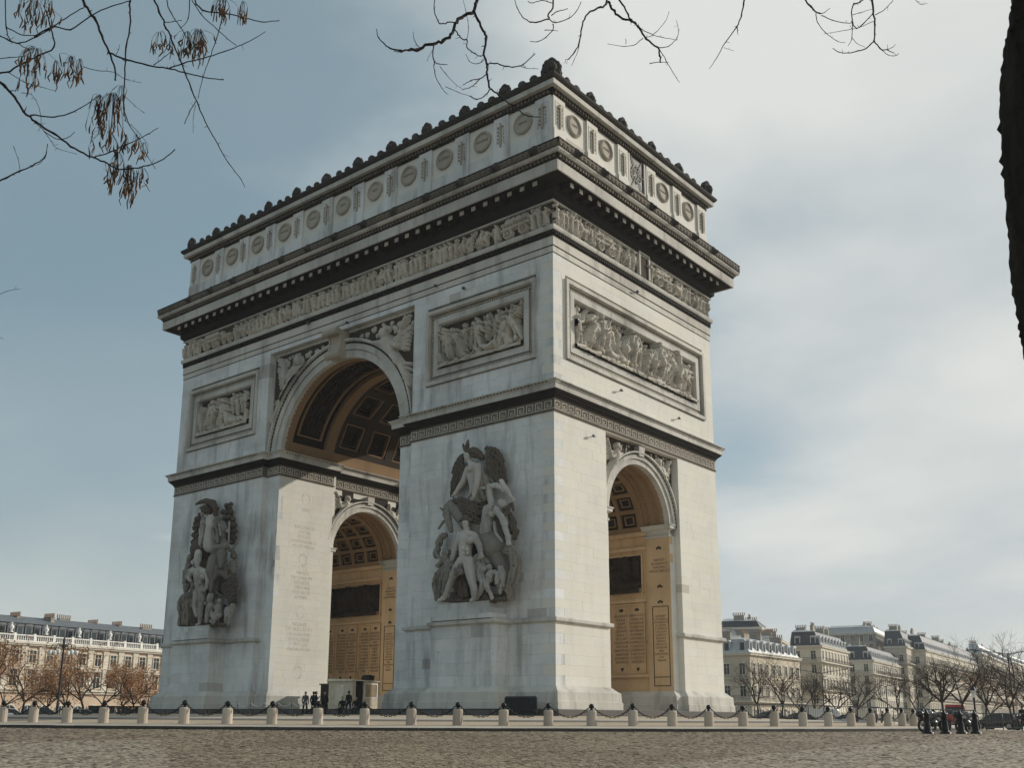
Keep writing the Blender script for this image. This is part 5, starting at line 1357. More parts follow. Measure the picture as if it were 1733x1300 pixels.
plinth = [(.58, -0.3), (.58, 1.02), (.52, 1.05), (.49, 1.62), (.46, 1.66), (.34, 1.74), (.17, 1.9), (.06, 2.01), (-.05, 2.03)]
for P in (nearWp, nearE, farWp, farE):
    v = MB()
    v.sweep(P, plinth)
    part('plinth', v, M['trim'])
# platform step round the whole arch
v = MB()
box = [(0, 0), (0, AD), (-AW, AD), (-AW, 0)]
v.sweep(box, [(.80, -.3), (.80, .50), (.76, .54), (-1, .55)])
for (x0, x1, d) in ((-9.55, -3.9, 1.5), (-40.92, -35.27, 1.5)):
    v.box(x0 - .8, x1 + .8, -d - .8, -.7, -.3, .545)
part('platform_step', v, M['step'])
v = MB()
v.box(-AW + .9, -.9, .9, AD - .9, -.2, .56)
part('platform_floor', v, M['pale_paving'])

dado = [(-.02, 6.0), (.05, 6.02), (.12, 6.08), (.17, 6.1), (.24, 6.12), (.25, 6.30), (.22, 6.34), (.0, 6.42)]
v = MB()
v.sweep([(0, 0), (0, PB), (-.6, PB), (-.6, PB - .5), (-PA + .5, .6), (-PA, .6), (-PA, 0), (-9.55, 0), (-9.55, -1.5), (-3.9, -1.5), (-3.9, 0)], dado)
part('dado_cornice', v, M['trim'])
v = MB()
v.sweep([(0, AD - PB), (0, AD), (-1, AD), (-1, AD - PB)], dado)
part('dado_cornice', v, M['trim'])
v = MB()
v.sweep([(-AW + PA, .6), (-AW, .6), (-AW, 0), (-40.92, 0), (-40.92, -1.5), (-35.27, -1.5), (-35.27, 0), (-AW + PA, 0)], dado)
part('dado_cornice', v, M['trim'])

# impost cornice and the meander band
nearI = [(0, 0), (0, AD), (XN, AD), (XN, Y2 + .5), (XN - .0, Y1 - .5), (XN, S0), (-PA, S0), (-PA, 0)]
farI = [(XF, S0), (XF, 6.55), (XF - .4, 6.55), (XF - .4, AD - 6.55), (XF, AD - 6.55), (XF, AD), (-AW, AD), (-AW, 0), (-AW + PA, 0), (-AW + PA, S0)]
for P in (nearI, farI):
    v = MB()
    v.sweep(P, [(-.05, 20.20), (.08, 20.22), (.10, 20.30), (.04, 20.34), (.012, 20.36), (.012, 21.02), (.05, 21.05), (.06, 21.12), (.03, 21.14)])
    part('meander_ground', v, M['mid'])
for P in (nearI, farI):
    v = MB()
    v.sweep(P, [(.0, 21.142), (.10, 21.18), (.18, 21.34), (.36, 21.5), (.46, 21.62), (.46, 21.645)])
    part('impost_bed_mould', v, M['soot_shade'])
for P in (nearI, farI):
    v = MB()
    v.sweep(P, [(.40, 21.65), (.51, 21.66), (.52, 22.0), (.58, 22.03), (.60, 22.1), (.72, 22.2), (.73, 22.26), (.2, 22.33), (-.25, 22.35)])
    part('impost_cornice', v, M['trim'])


def run_blocks(mb, p0, p1, n, size, depth, z0, z1, out, inset=0.0):
    """a row of n small blocks along p0-p1 (plan), facing 'out'"""
    p0, p1, o = Vector(p0), Vector(p1), Vector(out)
    d = (p1 - p0)
    L = d.length
    d.normalize()
    for i in range(n):
        c = p0 + d * (L * (i + .5) / n)
        a, b_ = c - d * size / 2 + o * inset, c + d * size / 2 + o * inset
        a2, b2 = a + o * depth, b_ + o * depth
        mb.hexa([(a.x, a.y, z0), (b_.x, b_.y, z0), (b2.x, b2.y, z0), (a2.x, a2.y, z0), (a.x, a.y, z1), (b_.x, b_.y, z1), (b2.x, b2.y, z1), (a2.x, a2.y, z1)])


v = MB()
for p0, p1, o in (((-PA, 0), (0, 0), (0, -1)), ((0, 0), (0, AD), (1, 0)), ((-AW, 0), (-AW + PA, 0), (0, -1)), ((XF, S0), (XF, 6.55), (1, 0)), ((XF - .4, 6.6), (XF - .4, AD - 6.6), (1, 0))):
    L = (Vector(p1) - Vector(p0)).length
    run_blocks(v, p0, p1, int(L / .3), .17, .05, 22.10, 22.17, o, .62)
    run_blocks(v, p0, p1, int(L / .26), .15, .06, 21.36, 21.46, o, .22)
part('impost_ornament', v, M['soot_shade'], kind='stuff')

mk = MB()


def meander(p0, p1, out, unit_len=.8):
    p0, p1, o = Vector((*p0, 0)), Vector((*p1, 0)), Vector((*out, 0))
    d = p1 - p0
    L = d.length
    d.normalize()
    n = max(1, round(L / unit_len))
    U = L / n
    T, B_, t = 20.98, 20.40, .062
    H = T - B_

    def bar(u0, u1, z0, z1):
        a, b_ = p0 + d * u0 + o * .015, p0 + d * u1 + o * .015
        a2, b2 = a + o * .05, b_ + o * .05
        mk.hexa([(a.x, a.y, z0), (b_.x, b_.y, z0), (b2.x, b2.y, z0), (a2.x, a2.y, z0), (a.x, a.y, z1), (b_.x, b_.y, z1), (b2.x, b2.y, z1), (a2.x, a2.y, z1)])
    for i in range(n):
        s = i * U
        bar(s, s + U - .001, B_ - .02, B_ - .02 + t)
        bar(s + .02 * U, s + .02 * U + t, B_ + t - .015, T - t - .001)
        bar(s + .02 * U, s + .80 * U, T - t, T)
        bar(s + .80 * U - t, s + .80 * U, B_ + .22 * H, T - t - .001)
        bar(s + .26 * U, s + .80 * U - t - .001, B_ + .22 * H, B_ + .22 * H + t)
        bar(s + .26 * U, s + .26 * U + t, B_ + .22 * H + t + .001, B_ + .62 * H)
        bar(s + .26 * U + t + .001, s + .55 * U, B_ + .62 * H - t, B_ + .62 * H)


meander((-PA, 0), (0, 0), (0, -1))
meander((0, 0), (0, AD), (1, 0))
meander((-AW, 0), (-AW + PA, 0), (0, -1))
meander((XF, S0), (XF, 6.55), (1, 0))
meander((XF - .4, 6.55), (XF - .4, AD - 6.55), (1, 0))
meander((-PA - 1.65, S0), (-PA, S0), (0, -1))
meander((-AW + PA, S0), (-AW + PA + 1.65, S0), (0, -1))
part('meander_fret', mk, M['relief'], kind='stuff')

# small arch imposts
v = MB()
imp = [(-.02, 13.75), (.06, 13.77), (.08, 13.95), (.0, 13.98), (.0, 14.28), (.12, 14.36), (.24, 14.42), (.25, 14.62), (.31, 14.66), (.32, 14.74), (.0, 14.78)]
IMP = []
IMP.append([(-S0, PB + .6), (-S0, Y1), (-2.6, Y1), (-2.6, PB + .6)])
IMP.append([(-S0, AD - PB - .6), (-2.6, AD - PB - .6), (-2.6, Y2), (-S0, Y2)])
IMP.append([(XF - .4, 6.6), (XF - .4, Y1), (XF - 2.6, Y1), (XF - 2.6, 6.6)])
IMP.append([(XF - .4, AD - 6.6), (XF - 2.6, AD - 6.6), (XF - 2.6, Y2), (XF - .4, Y2)])
for P in IMP:
    v = MB()
    v.sweep(P, imp)
    part('small_impost', v, M['trim'])


# ------------------------------------------------------------------ archivolts
def vouss(name, cen, zs, r0, r1, a0, a1, axis, nb, mat, single):
    """a ring of wedge stones"""
    mb = MB()
    gap = 0.006 / r1
    for i in range(nb):
        t0, t1 = math.pi * i / nb + gap, math.pi * (i + 1) / nb - gap
        d = RNG.uniform(-.004, .004)
        t = MB() if single else mb
        half_ring(t, cen, zs, r0, r1, a0 + d, a1, axis, 3, t0, t1)
        if single:
            part(name, t, mat)
    if not single:
        part(name + '_ring', mb, mat, kind='stuff')


def archivolt(cen, zs, r, face, axis, sgn, mat, single, nb=27, deep=.45):
    """face: the plane of the bay's ground; sgn: outward direction of the axis"""
    A = lambda o: face + sgn * o
    k = r / 7.31 if r > 6 else .62

    def hr(mb, ra, rb, oa, ob):
        a, b_ = sorted((A(oa), A(ob)))
        half_ring(mb, cen, zs, ra, rb, a, b_, axis, 56)
    for (ra, rb, o) in ((r, r + .62 * k, .10), (r + .66 * k, r + 1.10 * k, .22)):
        a, b_ = sorted((A(o), A(-deep)))
        if sgn < 0:
            vouss('voussoir', cen, zs, ra, rb, a, b_, axis, nb, mat, single)
        else:
            vouss('voussoir', cen, zs, ra, rb, b_, a, axis, nb, mat, single)
    m1, m2 = MB(), MB()
    hr(m1, r + 1.103 * k, r + 1.14 * k, .23, -deep)
    hr(m1, r + 1.30 * k, r + 1.38 * k, .30, -deep)
    hr(m1, r + 1.383 * k, r + 1.55 * k, .40, -deep)
    part('archivolt_moulding', m1, M['trim'])
    hr(m2, r + 1.12 * k, r + 1.31 * k, .08, -deep)
    nd = int(math.pi * r / .27)
    for i in range(nd):
        t0 = math.pi * (i + .2) / nd
        t1 = math.pi * (i + .75) / nd
        a, b_ = sorted((A(.08), A(.26)))
        half_ring(m2, cen, zs, r + 1.16 * k, r + 1.285 * k, a, b_, axis, 1, t0, t1)
    part('archivolt_dentil', m2, M['soot_shade'], kind='stuff')


archivolt(CX, Z1, R1, S0, 'y', -1, M['trim'], True, 25)
archivolt(CY, Z2, R2, -S0, 'x', 1, M['trim'], False, 21)
archivolt(CY, Z2, R2, XF - .4, 'x', 1, M['trim'], False, 21, .4)
# plain jamb pieces under the archivolt (behind the cornice) and backing of the spandrels
v = MB()
arch_block(v, CX, R1 + .3, Z1, 31.42, 8.93, S0 + .10, S0 + .5, 'y', 56)
arch_block(v, CY, R2 + .2, Z2, 20.12, 5.06, -S0 - .45, -S0 - .10, 'x', 40)
arch_block(v, CY, R2 + .2, Z2, 20.2, 4.72, XF - .85, XF - .5, 'x', 40)
part('spandrel_ground', v, M['relief_ground_shade'])
# raised border round the west spandrels
v = MB()
v.box(-AW + PA + .003, -AW + PA + .2, S0 - .02, S0 + .3, 22.3, 31.38)
v.box(-PA - .2, -PA - .003, S0 - .02, S0 + .3, 22.3, 31.38)
v.box(-AW + PA + .21, -PA - .21, S0 - .02, S0 + .3, 31.16, 31.39)
part('spandrel_border', v, M['trim'])


def spandrel(w, h, right, res, rr, u0, zc, g):
    """a flying winged figure with a trumpet or wreath in a spandrel corner (upper outer corner)"""
    s = Sheet(w, h, res)
    k = h / 8.0
    X = (lambda a: (w - a * k)) if right else (lambda a: a * k)
    Zt = lambda a: h - a * k
    P = lambda a, b_: (X(a), Zt(b_))
    s.ell(P(3.5, 1.15), .36 * k, .45 * k, 0, .35 * k, .42 * k)
    s.ell(P(3.3, .9), .42 * k, .3 * k, .4, .3 * k, .34 * k)
    s.cap(P(3.4, 1.6), P(3.1, 2.1), .24 * k, .34 * k, .3 * k, 1.0)
    s.cap(P(3.1, 2.1), P(2.5, 3.4), .62 * k, .52 * k, .3 * k, .95)
    s.cap(P(2.5, 3.4), P(2.0, 4.2), .62 * k, .72 * k, .25 * k, .9)
    s.cap(P(3.5, 2.0), P(4.9, 1.75), .3 * k, .2 * k, .42 * k, 1.1)
    s.cap(P(4.9, 1.75), P(5.9, 1.5), .2 * k, .14 * k, .42 * k, 1.1)
    s.cap(P(2.8, 2.1), P(1.9, 2.6), .3 * k, .22 * k, .42 * k, 1.1)
    s.cap(P(1.9, 2.6), P(1.5, 1.5), .2 * k, .14 * k, .42 * k, 1.1)
    s.cap(P(1.6, 1.5), P(.9, .5), .09 * k, .16 * k, .45 * k, 1.3)
    for i in range(7):
        a = i / 6
        s.cap(P(2.6 - a * .2, 2.0 + a * .4), P(.45 + a * .45, 1.1 + a * 1.9), .26 * k, .12 * k, .10 * k + .05 * (i % 2), 1.0)
    for i in range(10):
        a = i / 9
        s.cap(P(2.5 - a * .9, 3.6 + .4 * a), P(1.7 - a * 1.35 + .25 * math.sin(i * 2.1), 6.6 + .5 * math.sin(i * 1.3)), .32 * k, .2 * k, .12 * k + .1 * (i % 3) * k, 1.0, .05 * k, 6)
    s.cap(P(2.2, 4.3), P(1.25, 5.9), .5 * k, .36 * k, .3 * k, .9)
    s.cap(P(1.25, 5.9), P(.75, 7.2), .34 * k, .18 * k, .3 * k, .9)
    for i in range(5):
        s.cap(P(1.8, 4.0 + .2 * i), P(.3 + .1 * i, 4.4 + .45 * i), .2 * k, .09 * k, .15 * k, 1.1)
    s.chisel(g, int(w * h * 14), .2 * k)
    for i in range(26):
        a, b_ = g.uniform(.2, 6.5), g.uniform(.2, 1.3)
        s.ell(P(a, b_), g.uniform(.15, .35) * k, g.uniform(.12, .25) * k, g.uniform(0, 3), 0, .16 * k)
    return s


def spandrel_pair(cen, zs, rout, half, ztop, zbot, plane, axis, res, g, u0):
    for right in (False, True):
        w = half - .25
        s = spandrel(w, ztop - zbot, right, res, rout, 0, 0, g)
        if axis == 'y':
            o = (cen + (0.25 if right else -half), plane, zbot)
            uu, nn = (1, 0, 0), (0, -1, 0)
        else:
            o = (plane, cen + (0.25 if right else -half), zbot)
            uu, nn = (0, 1, 0), (1, 0, 0)
        off = 0.25 if right else -half

        def clip(X, Z, off=off):
            return ((X + off) ** 2 + np.maximum(0, Z + zbot - zs) ** 2) > (rout - .12) ** 2
        link('winged_figure_relief', s.mesh('winged_figure_relief', o, uu, nn, [M['relief'], M['relief_ground_shade']], clip=clip), arch)


g = random.Random(5)
spandrel_pair(CX, Z1, 8.86, 8.72, 31.15, 23.2, S0 + .095, 'y', .06, g, 0)
spandrel_pair(CY, Z2, 5.18, 5.0, 20.1, 15.2, -S0 - .095, 'x', .06, g, 0)
spandrel_pair(CY, Z2, 5.18, 4.68, 20.18, 15.4, XF - .495, 'x', .06, g, 0)

# keystones
v = MB()
prof = []
for i in range(21):
    t = i / 20
    z = 28.95 + 2.35 * t
    d = .62 + .42 * t + .16 * math.sin(t * math.pi * 2 + .6)
    prof.append((d, z))
for (x0, x1, e) in ((-.62, .62, 0), (-.8, -.625, .06), (.625, .8, .06)):
    vs, fs = [], []
    for (d, z) in prof:
        k = .82 + .18 * (z - 28.95) / 2.35
        vs += [(CX + x0 * k, S0 - d - e, z), (CX + x1 * k, S0 - d - e, z), (CX + x1 * k, S0 + .1, z), (CX + x0 * k, S0 + .1, z)]
    for i in range(20):
        for q in range(4):
            l = (q + 1) % 4
            fs.append((4 * i + q, 4 * i + l, 4 * i + 4 + l, 4 * i + 4 + q))
    fs += [(3, 2, 1, 0), (80, 81, 82, 83)]
    v.add(vs, fs)
v.add([], [])
b2 = MB()
for z, r, d in ((29.2, .34, -.32), (31.1, .3, -.72)):
    b2.tube([(CX - .86, d, z), (CX + .86, d, z)], r, 14)
    b2.tube([(CX - .89, d, z), (CX + .89, d, z)], r * .5, 10)
ks = part('keystone', v, M['disc'])
link('scroll', b2.mesh('scroll', M['disc'], False), ks)
for X in (-S0 + .45, XF - .4 + .45):
    v = MB()
    v.hexa([(X - .6, CY - .34, 19.3), (X - .1, CY - .34, 19.3), (X - .1, CY + .34, 19.3), (X - .6, CY + .34, 19.3), (X - .6, CY - .42, 20.05), (X - .05, CY - .42, 20.05), (X - .05, CY + .42, 20.05), (X - .6, CY + .42, 20.05)])
    part('small_keystone', v, M['trim'])


# ------------------------------------------------------------------ carved panels with frames
def frame(u0, u1, z0, z1, face):
    """frame round a sunk panel; face 'W' (plane y=0) or 'S' (plane x=0)"""
    def bx(mb, a, b_, c_, d_, o0, o1):
        if face == 'W':
            mb.box(a, b_, -o1, -o0, c_, d_)
        else:
            mb.box(o0, o1, a, b_, c_, d_)

    def ringb(mb, m0, m1, o0, o1):
        bx(mb, u0 + m0, u1 - m0, z0 + m0, z0 + m1, o0, o1)
        bx(mb, u0 + m0, u1 - m0, z1 - m1, z1 - m0, o0, o1)
        bx(mb, u0 + m0, u0 + m1, z0 + m1 + .001, z1 - m1 - .001, o0, o1)
        bx(mb, u1 - m1, u1 - m0, z0 + m1 + .001, z1 - m1 - .001, o0, o1)
    a, d = MB(), MB()
    ringb(a, -.02, .26, -.6, .17)
    ringb(a, .261, .33, -.6, .06)
    ringb(d, .331, .66, -.6, -.26)
    ringb(a, .661, 1.12, -.6, -.03)
    ringb(a, 1.121, 1.20, -.6, -.12)
    # ovolo teeth in the sunk channel
    n = int((u1 - u0 - .8) / .2)
    for i in range(n):
        uu = u0 + .45 + .2 * i
        for zz in (z0 + .40, z1 - .60):
            bx(d, uu, uu + .13, zz, zz + .2, -.27, -.10)
            d.mi[-6:] = [1] * 6
    n = int((z1 - z0 - 1.3) / .2)
    for i in range(n):
        zz = z0 + .68 + .2 * i
        for uu in (u0 + .40, u1 - .60):
            bx(d, uu, uu + .2, zz, zz + .13, -.27, -.10)
            d.mi[-6:] = [1] * 6
    f = part('panel_frame', a, M['trim'])
    link('egg_moulding', d.mesh('egg_moulding', [M['soot_shade'], M['disc']]), f, kind='stuff')


def battle(w, h, res, g, density=1.0, cavalry=True):
    s = Sheet(w, h, res)
    for i in range(int(w * 3)):
        s.ell((g.uniform(0, w), g.uniform(0, h)), g.uniform(.15, .6), g.uniform(.1, .4), g.uniform(0, 3), 0, .05)
    x = 0
    while x < w:
        L = g.uniform(.4, 1.3)
        s.cap((x, .08), (x + L, .1 + g.uniform(-.05, .2)), .2, .26, .3, 1.0)
        x += L * .8
    H = h * .66
    # lances, muskets and flags behind
    for i in range(int(w * 1.1)):
        x, z = g.uniform(.3, w - .3), h * g.uniform(.35, .6)
        a = g.uniform(.7, 2.5)
        L = g.uniform(1.0, 1.9)
        e = (x + math.cos(a) * L, min(h - .06, z + math.sin(a) * L))
        s.cap((x, z), e, .04, .035, .12, 1.6)
        if g.random() < .25:
            for k in range(5):
                s.cap((e[0], e[1] - .12 * k), (e[0] + .7, e[1] - .12 * k - .15 + .05 * math.sin(k * 2)), .1, .07, .06, 1.0)
    # far row, only heads and shoulders rise above the rest
    x = .3
    while x < w - .2:
        s.person(x, h * .33 + g.uniform(-.2, .3), H * g.uniform(.78, .95), g, .3, g.uniform(-.3, .3), g.choice((-1, 1)), .06)
        x += g.uniform(.5, 1.1) / density
    if cavalry:
        x = w * .18
        while x < w - 1.6:
            s.horse(x, .3, H * g.uniform(1.15, 1.38), g, g.choice((-1, 1)), .24, True, g.choice((0, .12, .25, .36)))
            x += g.uniform(2.6, 4.2)
    # near row: lunging, kneeling, fallen
    x = .5
    while x < w - .4:
        r = g.random()
        if r < .22:
            s.fallen(x, .3, H * 1.1, g, g.choice((-1, 1)), .34)
            x += g.uniform(.9, 1.5)
        elif r < .45:
            s.person(x, .22, H * .72, g, .5, g.uniform(-.5, .5), g.choice((-1, 1)), .36, 'raise')
            x += g.uniform(.6, 1.0)
        else:
            s.person(x, .24 + g.uniform(0, .25), H * g.uniform(.92, 1.15), g, .35, g.choice((-1, 1)) * g.uniform(.05, .42), g.choice((-1, 1)), .3, g.choice(('raise', 'walk', 'point', 'raise')))
            x += g.uniform(.8, 1.5) / density
    s.chisel(g, int(w * h * 9), .16)
    for i in range(int(w * .9)):
        x = g.uniform(.3, w - .3)
        s.ell((x, .45 + g.uniform(0, .25)), g.uniform(.12, .28), g.uniform(.1, .2), g.uniform(0, 3), .4, .14)
    return s


rel = [M['relief'], M['relief_ground_shade']]
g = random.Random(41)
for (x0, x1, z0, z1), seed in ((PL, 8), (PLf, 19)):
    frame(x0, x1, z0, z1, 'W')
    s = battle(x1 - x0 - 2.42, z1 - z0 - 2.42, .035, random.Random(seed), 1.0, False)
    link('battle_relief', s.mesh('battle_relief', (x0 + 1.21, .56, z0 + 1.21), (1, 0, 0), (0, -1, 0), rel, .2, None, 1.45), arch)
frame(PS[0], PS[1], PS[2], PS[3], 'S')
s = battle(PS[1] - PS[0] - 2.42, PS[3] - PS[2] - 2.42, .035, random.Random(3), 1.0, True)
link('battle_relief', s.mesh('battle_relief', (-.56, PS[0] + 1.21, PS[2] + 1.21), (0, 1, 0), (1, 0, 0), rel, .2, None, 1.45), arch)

# ------------------------------------------------------------------ entablature
v = MB()
ent = [(0, 0), (0, AD), (-AW, AD), (-AW, 0)]
v.sweep(ent, [(.0, 31.845), (.035, 31.86), (.035, 32.34), (.09, 32.36), (.09, 32.40), (.075, 32.41), (.075, 33.0), (.10, 33.02)])
v.sweep(ent, [(.20, 33.46), (.24, 33.5), (.28, 33.6), (.30, 33.78), (.27, 33.83), (.05, 33.86)])
part('architrave', v, M['trim'])
v = MB()
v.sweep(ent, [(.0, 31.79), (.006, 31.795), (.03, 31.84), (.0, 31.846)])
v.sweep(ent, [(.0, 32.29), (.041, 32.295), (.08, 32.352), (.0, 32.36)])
part('architrave_shade_line', v, M['soot_shade'])  # dark strips painted in for the shade beneath each fascia
v = MB()
v.sweep(ent, [(.10, 33.02), (.12, 33.05), (.14, 33.42), (.2, 33.46)])
for p0, p1, o in (((-AW, 0), (0, 0), (0, -1)), ((0, 0), (0, AD), (1, 0))):
    L = (Vector(p1) - Vector(p0)).length
    run_blocks(v, p0, p1, int(L / .25), .15, .08, 33.12, 33.38, o, .14)
part('architrave_ornament', v, M['soot_shade'], kind='stuff')


def frieze(L, g, res=.035, door=None, carts=(), horses=()):
    s = Sheet(L, 1.78, res)
    busy = []
    if door:
        busy.append((door - 1.15, door + 1.15))
    for x in carts:
        s.cart(x, .02, 2.5, g, .1)
        busy.append((x - 1.5, x + 1.5))
    for (x, f, rd) in horses:
        s.horse(x, .0, 1.5 if not rd else 1.32, g, f, .1, rd)
        busy.append((x - .75, x + .75))
    x = .25
    while x < L - .2:
        if not any(a < x < b_ for a, b_ in busy):
            r = g.random()
            if r < .07 and not any(a - 1 < x < b_ + 1 for a, b_ in busy):
                s.horse(x + .5, .0, 1.35, g, g.choice((-1, 1)), .1, g.random() < .6)
                x += 1.4
                continue
            s.person(x, 0, g.uniform(1.42, 1.66), g, .5, g.uniform(-.08, .08), g.choice((-1, 1)), .1)
        elif not (door and abs(x - door) < 1.15):
            if g.random() < .5:
                s.person(x, .15, 1.5, g, .3, 0, g.choice((-1, 1)), .03)
        x += g.uniform(.46, .80)
    s.chisel(g, int(L * 45), .14, .012, .03, .08, .26)
    return s


fr = [M['relief'], M['relief_ground_shade']]
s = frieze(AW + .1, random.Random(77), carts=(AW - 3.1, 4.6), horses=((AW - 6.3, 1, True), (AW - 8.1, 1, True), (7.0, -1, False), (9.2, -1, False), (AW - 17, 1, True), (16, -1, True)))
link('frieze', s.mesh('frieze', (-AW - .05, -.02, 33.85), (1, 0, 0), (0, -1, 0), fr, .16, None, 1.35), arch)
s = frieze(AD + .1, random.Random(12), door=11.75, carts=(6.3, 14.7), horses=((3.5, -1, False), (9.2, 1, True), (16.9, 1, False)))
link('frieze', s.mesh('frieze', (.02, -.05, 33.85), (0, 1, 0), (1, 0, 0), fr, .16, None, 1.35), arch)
# little door in the frieze of the short side
v = MB()
for (a, b_, c_, d_) in ((10.95, 11.15, 33.88, 36.0), (12.35, 12.55, 33.88, 36.0), (11.151, 12.349, 35.78, 36.0)):
    v.box(.04, .32, a, b_, c_, d_)
dr = part('door_frame', v, M['trim'])
v = MB()
v.box(.02, .2, 11.151, 12.349, 33.9, 35.77)
link('door', v.mesh('door', M['ribdark']), dr)

# cornice: bed mould, soffit, modillions, corona
v = MB()
v.sweep(ent, [(.06, 35.63), (.22, 35.65), (.24, 35.74), (.16, 35.76)])
part('frieze_fillet', v, M['trim'])
v = MB()
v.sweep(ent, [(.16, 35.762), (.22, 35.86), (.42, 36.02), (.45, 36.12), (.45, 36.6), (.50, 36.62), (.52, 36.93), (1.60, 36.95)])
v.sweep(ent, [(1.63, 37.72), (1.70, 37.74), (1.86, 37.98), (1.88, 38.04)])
part('cornice_soffit', v, M['soot_shade'])
v = MB()
v.sweep(ent, [(1.60, 36.955), (1.60, 36.90), (1.66, 36.88), (1.70, 36.92), (1.72, 37.66), (1.69, 37.70), (1.63, 37.715)])
v.sweep(ent, [(1.85, 38.045), (2.0, 38.06), (2.12, 38.2), (2.14, 38.28), (2.0, 38.30)])
part('corona', v, M['trim'])
v = MB()
for p0, p1, o in (((-AW - 1.7, 0), (1.7, 0), (0, -1)), ((0, -1.7), (0, AD + 1.7), (1, 0))):
    L = (Vector(p1) - Vector(p0)).length
    run_blocks(v, p0, p1, int(L / .34), .2, .14, 37.78, 37.98, o, 1.74)
part('cornice_dentil', v, M['mid'], kind='stuff')
md = MB()
md.box(-.23, .23, -1.28, -.46, 36.50, 36.94, 0)
md.box(-.19, .19, -1.32, -1.281, 36.54, 36.86, 1)
md.box(-.26, .26, -1.33, -.46, 36.87, 36.945, 0)
mme = md.mesh('modillion', [M['soot_shade'], M['relief']])
for i in range(39):
    link('modillion', mme, arch, loc=(-AW + AW * (i + .5) / 39, 0, 0))
for i in range(20):
    link('modillion', mme, arch, loc=(0, AD * (i + .5) / 20, 0), rotz=R_(90))

# carved palmette band above the cornice, with lions' heads
g = random.Random(9)


def palmettes(L):
    s = Sheet(L, .62, .05)
    x = 0.0
    while x < L:
        for k in range(5):
            a = -.8 + .4 * k
            s.cap((x + .2, .02), (x + .2 + .26 * math.sin(a), .1 + .45 * math.cos(a * .6)), .05, .075, .03, 1.1)
        s.ell((x + .45, .18), .09, .12, 0, .02, .12)
        s.ell((x + .45, .44), .07, .08, 0, .02, .1)
        x += .5
    return s


s = palmettes(AW + 4.2)
link('palmette_band', s.mesh('palmette_band', (-AW - 2.1, -2.08, 38.29), (1, 0, 0), (0, -1, 0), [M['mid'], M['black']]), arch)
s = palmettes(AD + 4.2)
link('palmette_band', s.mesh('palmette_band', (2.08, -2.1, 38.29), (0, 1, 0), (1, 0, 0), [M['mid'], M['black']]), arch)
v = MB()
v.sweep(ent, [(2.03, 38.28), (2.03, 38.90), (1.8, 38.92), (1.7, 38.6), (-.1, 38.55)])
v.sweep(ent, [(2.07, 38.905), (2.17, 38.91), (2.19, 38.97), (2.0, 38.99), (1.8, 38.93)])
part('gutter_parapet', v, M['black'])
lh = Carve(.05)
lh.ell((0, -.05, .0), (.30, .30, .33))
lh.ell((0, -.33, -.08), (.17, .2, .15))
lh.ell((0, -.45, -.18), (.12, .1, .08))
for sx in (-1, 1):
    lh.ell((sx * .22, -.1, .26), (.09, .08, .1))
    for k in range(6):
        a = k * .5 - .6
        lh.ell((sx * .3 * math.cos(a), 0, .32 * math.sin(a)), (.13, .16, .13))
lme = lh.mesh('lion_head', .045, M['black'])
for i in range(13):
    link('lion_head', lme, arch, loc=(-.02 - 3.46 * i - .0, -2.08, 38.62))
for i in range(7):
    link('lion_head', lme, arch, loc=(2.08, .1 + 3.3 * i + .0, 38.62), rotz=R_(90))

# ------------------------------------------------------------------ attic
pw = MB()
pw.box(-1.42, 0, -.16, .02, 38.6, 44.17)
pw.box(-1.42, -.002, -.22, -.161, 38.6, 41.52)
pw.box(-1.22, -.2, -.19, -.161, 43.72, 43.78)
pw.box(-1.22, -1.16, -.19, -.161, 41.8, 43.719)
pw.box(-.26, -.2, -.19, -.161, 41.8, 43.719)
pme = pw.mesh('pilaster', M['lime'])
pme2 = pw.mesh('pilaster', M['limew'])
sw = MB()
sw.box(-.80, -.62, -.32, -.162, 42.0, 43.3)
sw.hexa([(-.75, -.27, 41.65), (-.67, -.27, 41.65), (-.67, -.162, 41.65), (-.75, -.162, 41.65), (-.80, -.32, 41.99), (-.62, -.32, 41.99), (-.62, -.162, 41.99), (-.80, -.162, 41.99)])
sw.box(-.92, -.50, -.30, -.162, 43.31, 43.40)
sw.box(-.76, -.66, -.30, -.162, 43.401, 43.62)
for k in range(5):
    sw.ball((-.99, -.18, 42.1 + .3 * k), (.07, .1, .1), 6, 4)
    sw.ball((-.43, -.18, 42.1 + .3 * k), (.05, .08, .12), 6, 4)
sme = sw.mesh('sword_relief', M['disc'])
md = MB()
n = 28
prof = [(.86, .0), (.86, .09), (.80, .13), (.66, .12), (.62, .06), (.60, .03)]
vs, fs = [], []
for (r, o) in prof:
    for k in range(n):
        t = 2 * math.pi * k / n
        vs.append((r * math.cos(t), -o, r * math.sin(t)))
for i in range(len(prof) - 1):
    for k in range(n):
        j = (k + 1) % n
        fs.append((i * n + k, i * n + j, (i + 1) * n + j, (i + 1) * n + k))
md.add(vs, fs)
md.add([vs[(len(prof) - 1) * n + k] for k in range(n)], [tuple(range(n))])
for k in range(30):
    t = 2 * math.pi * k / 30
    md.ball((.73 * math.cos(t), -.13, .73 * math.sin(t)), (.075, .05, .075), 5, 4)
med_me = md.mesh('medallion', M['disc'])


def text_mesh(name, s, size, mat, depth=.012):
    cu = bpy.data.curves.new(name, 'FONT')
    cu.body = s
    cu.size = size
    cu.align_x = 'CENTER'
    cu.align_y = 'CENTER'
    cu.resolution_u = 2
    cu.extrude = depth
    o = bpy.data.objects.new(name, cu)
    COL.objects.link(o)
    dg = bpy.context.evaluated_depsgraph_get()
    me = bpy.data.meshes.new_from_object(o.evaluated_get(dg))
    bpy.data.objects.remove(o)
    bpy.data.curves.remove(cu)
    me.materials.clear()
    me.materials.append(mat)
    me.name = name
    return me


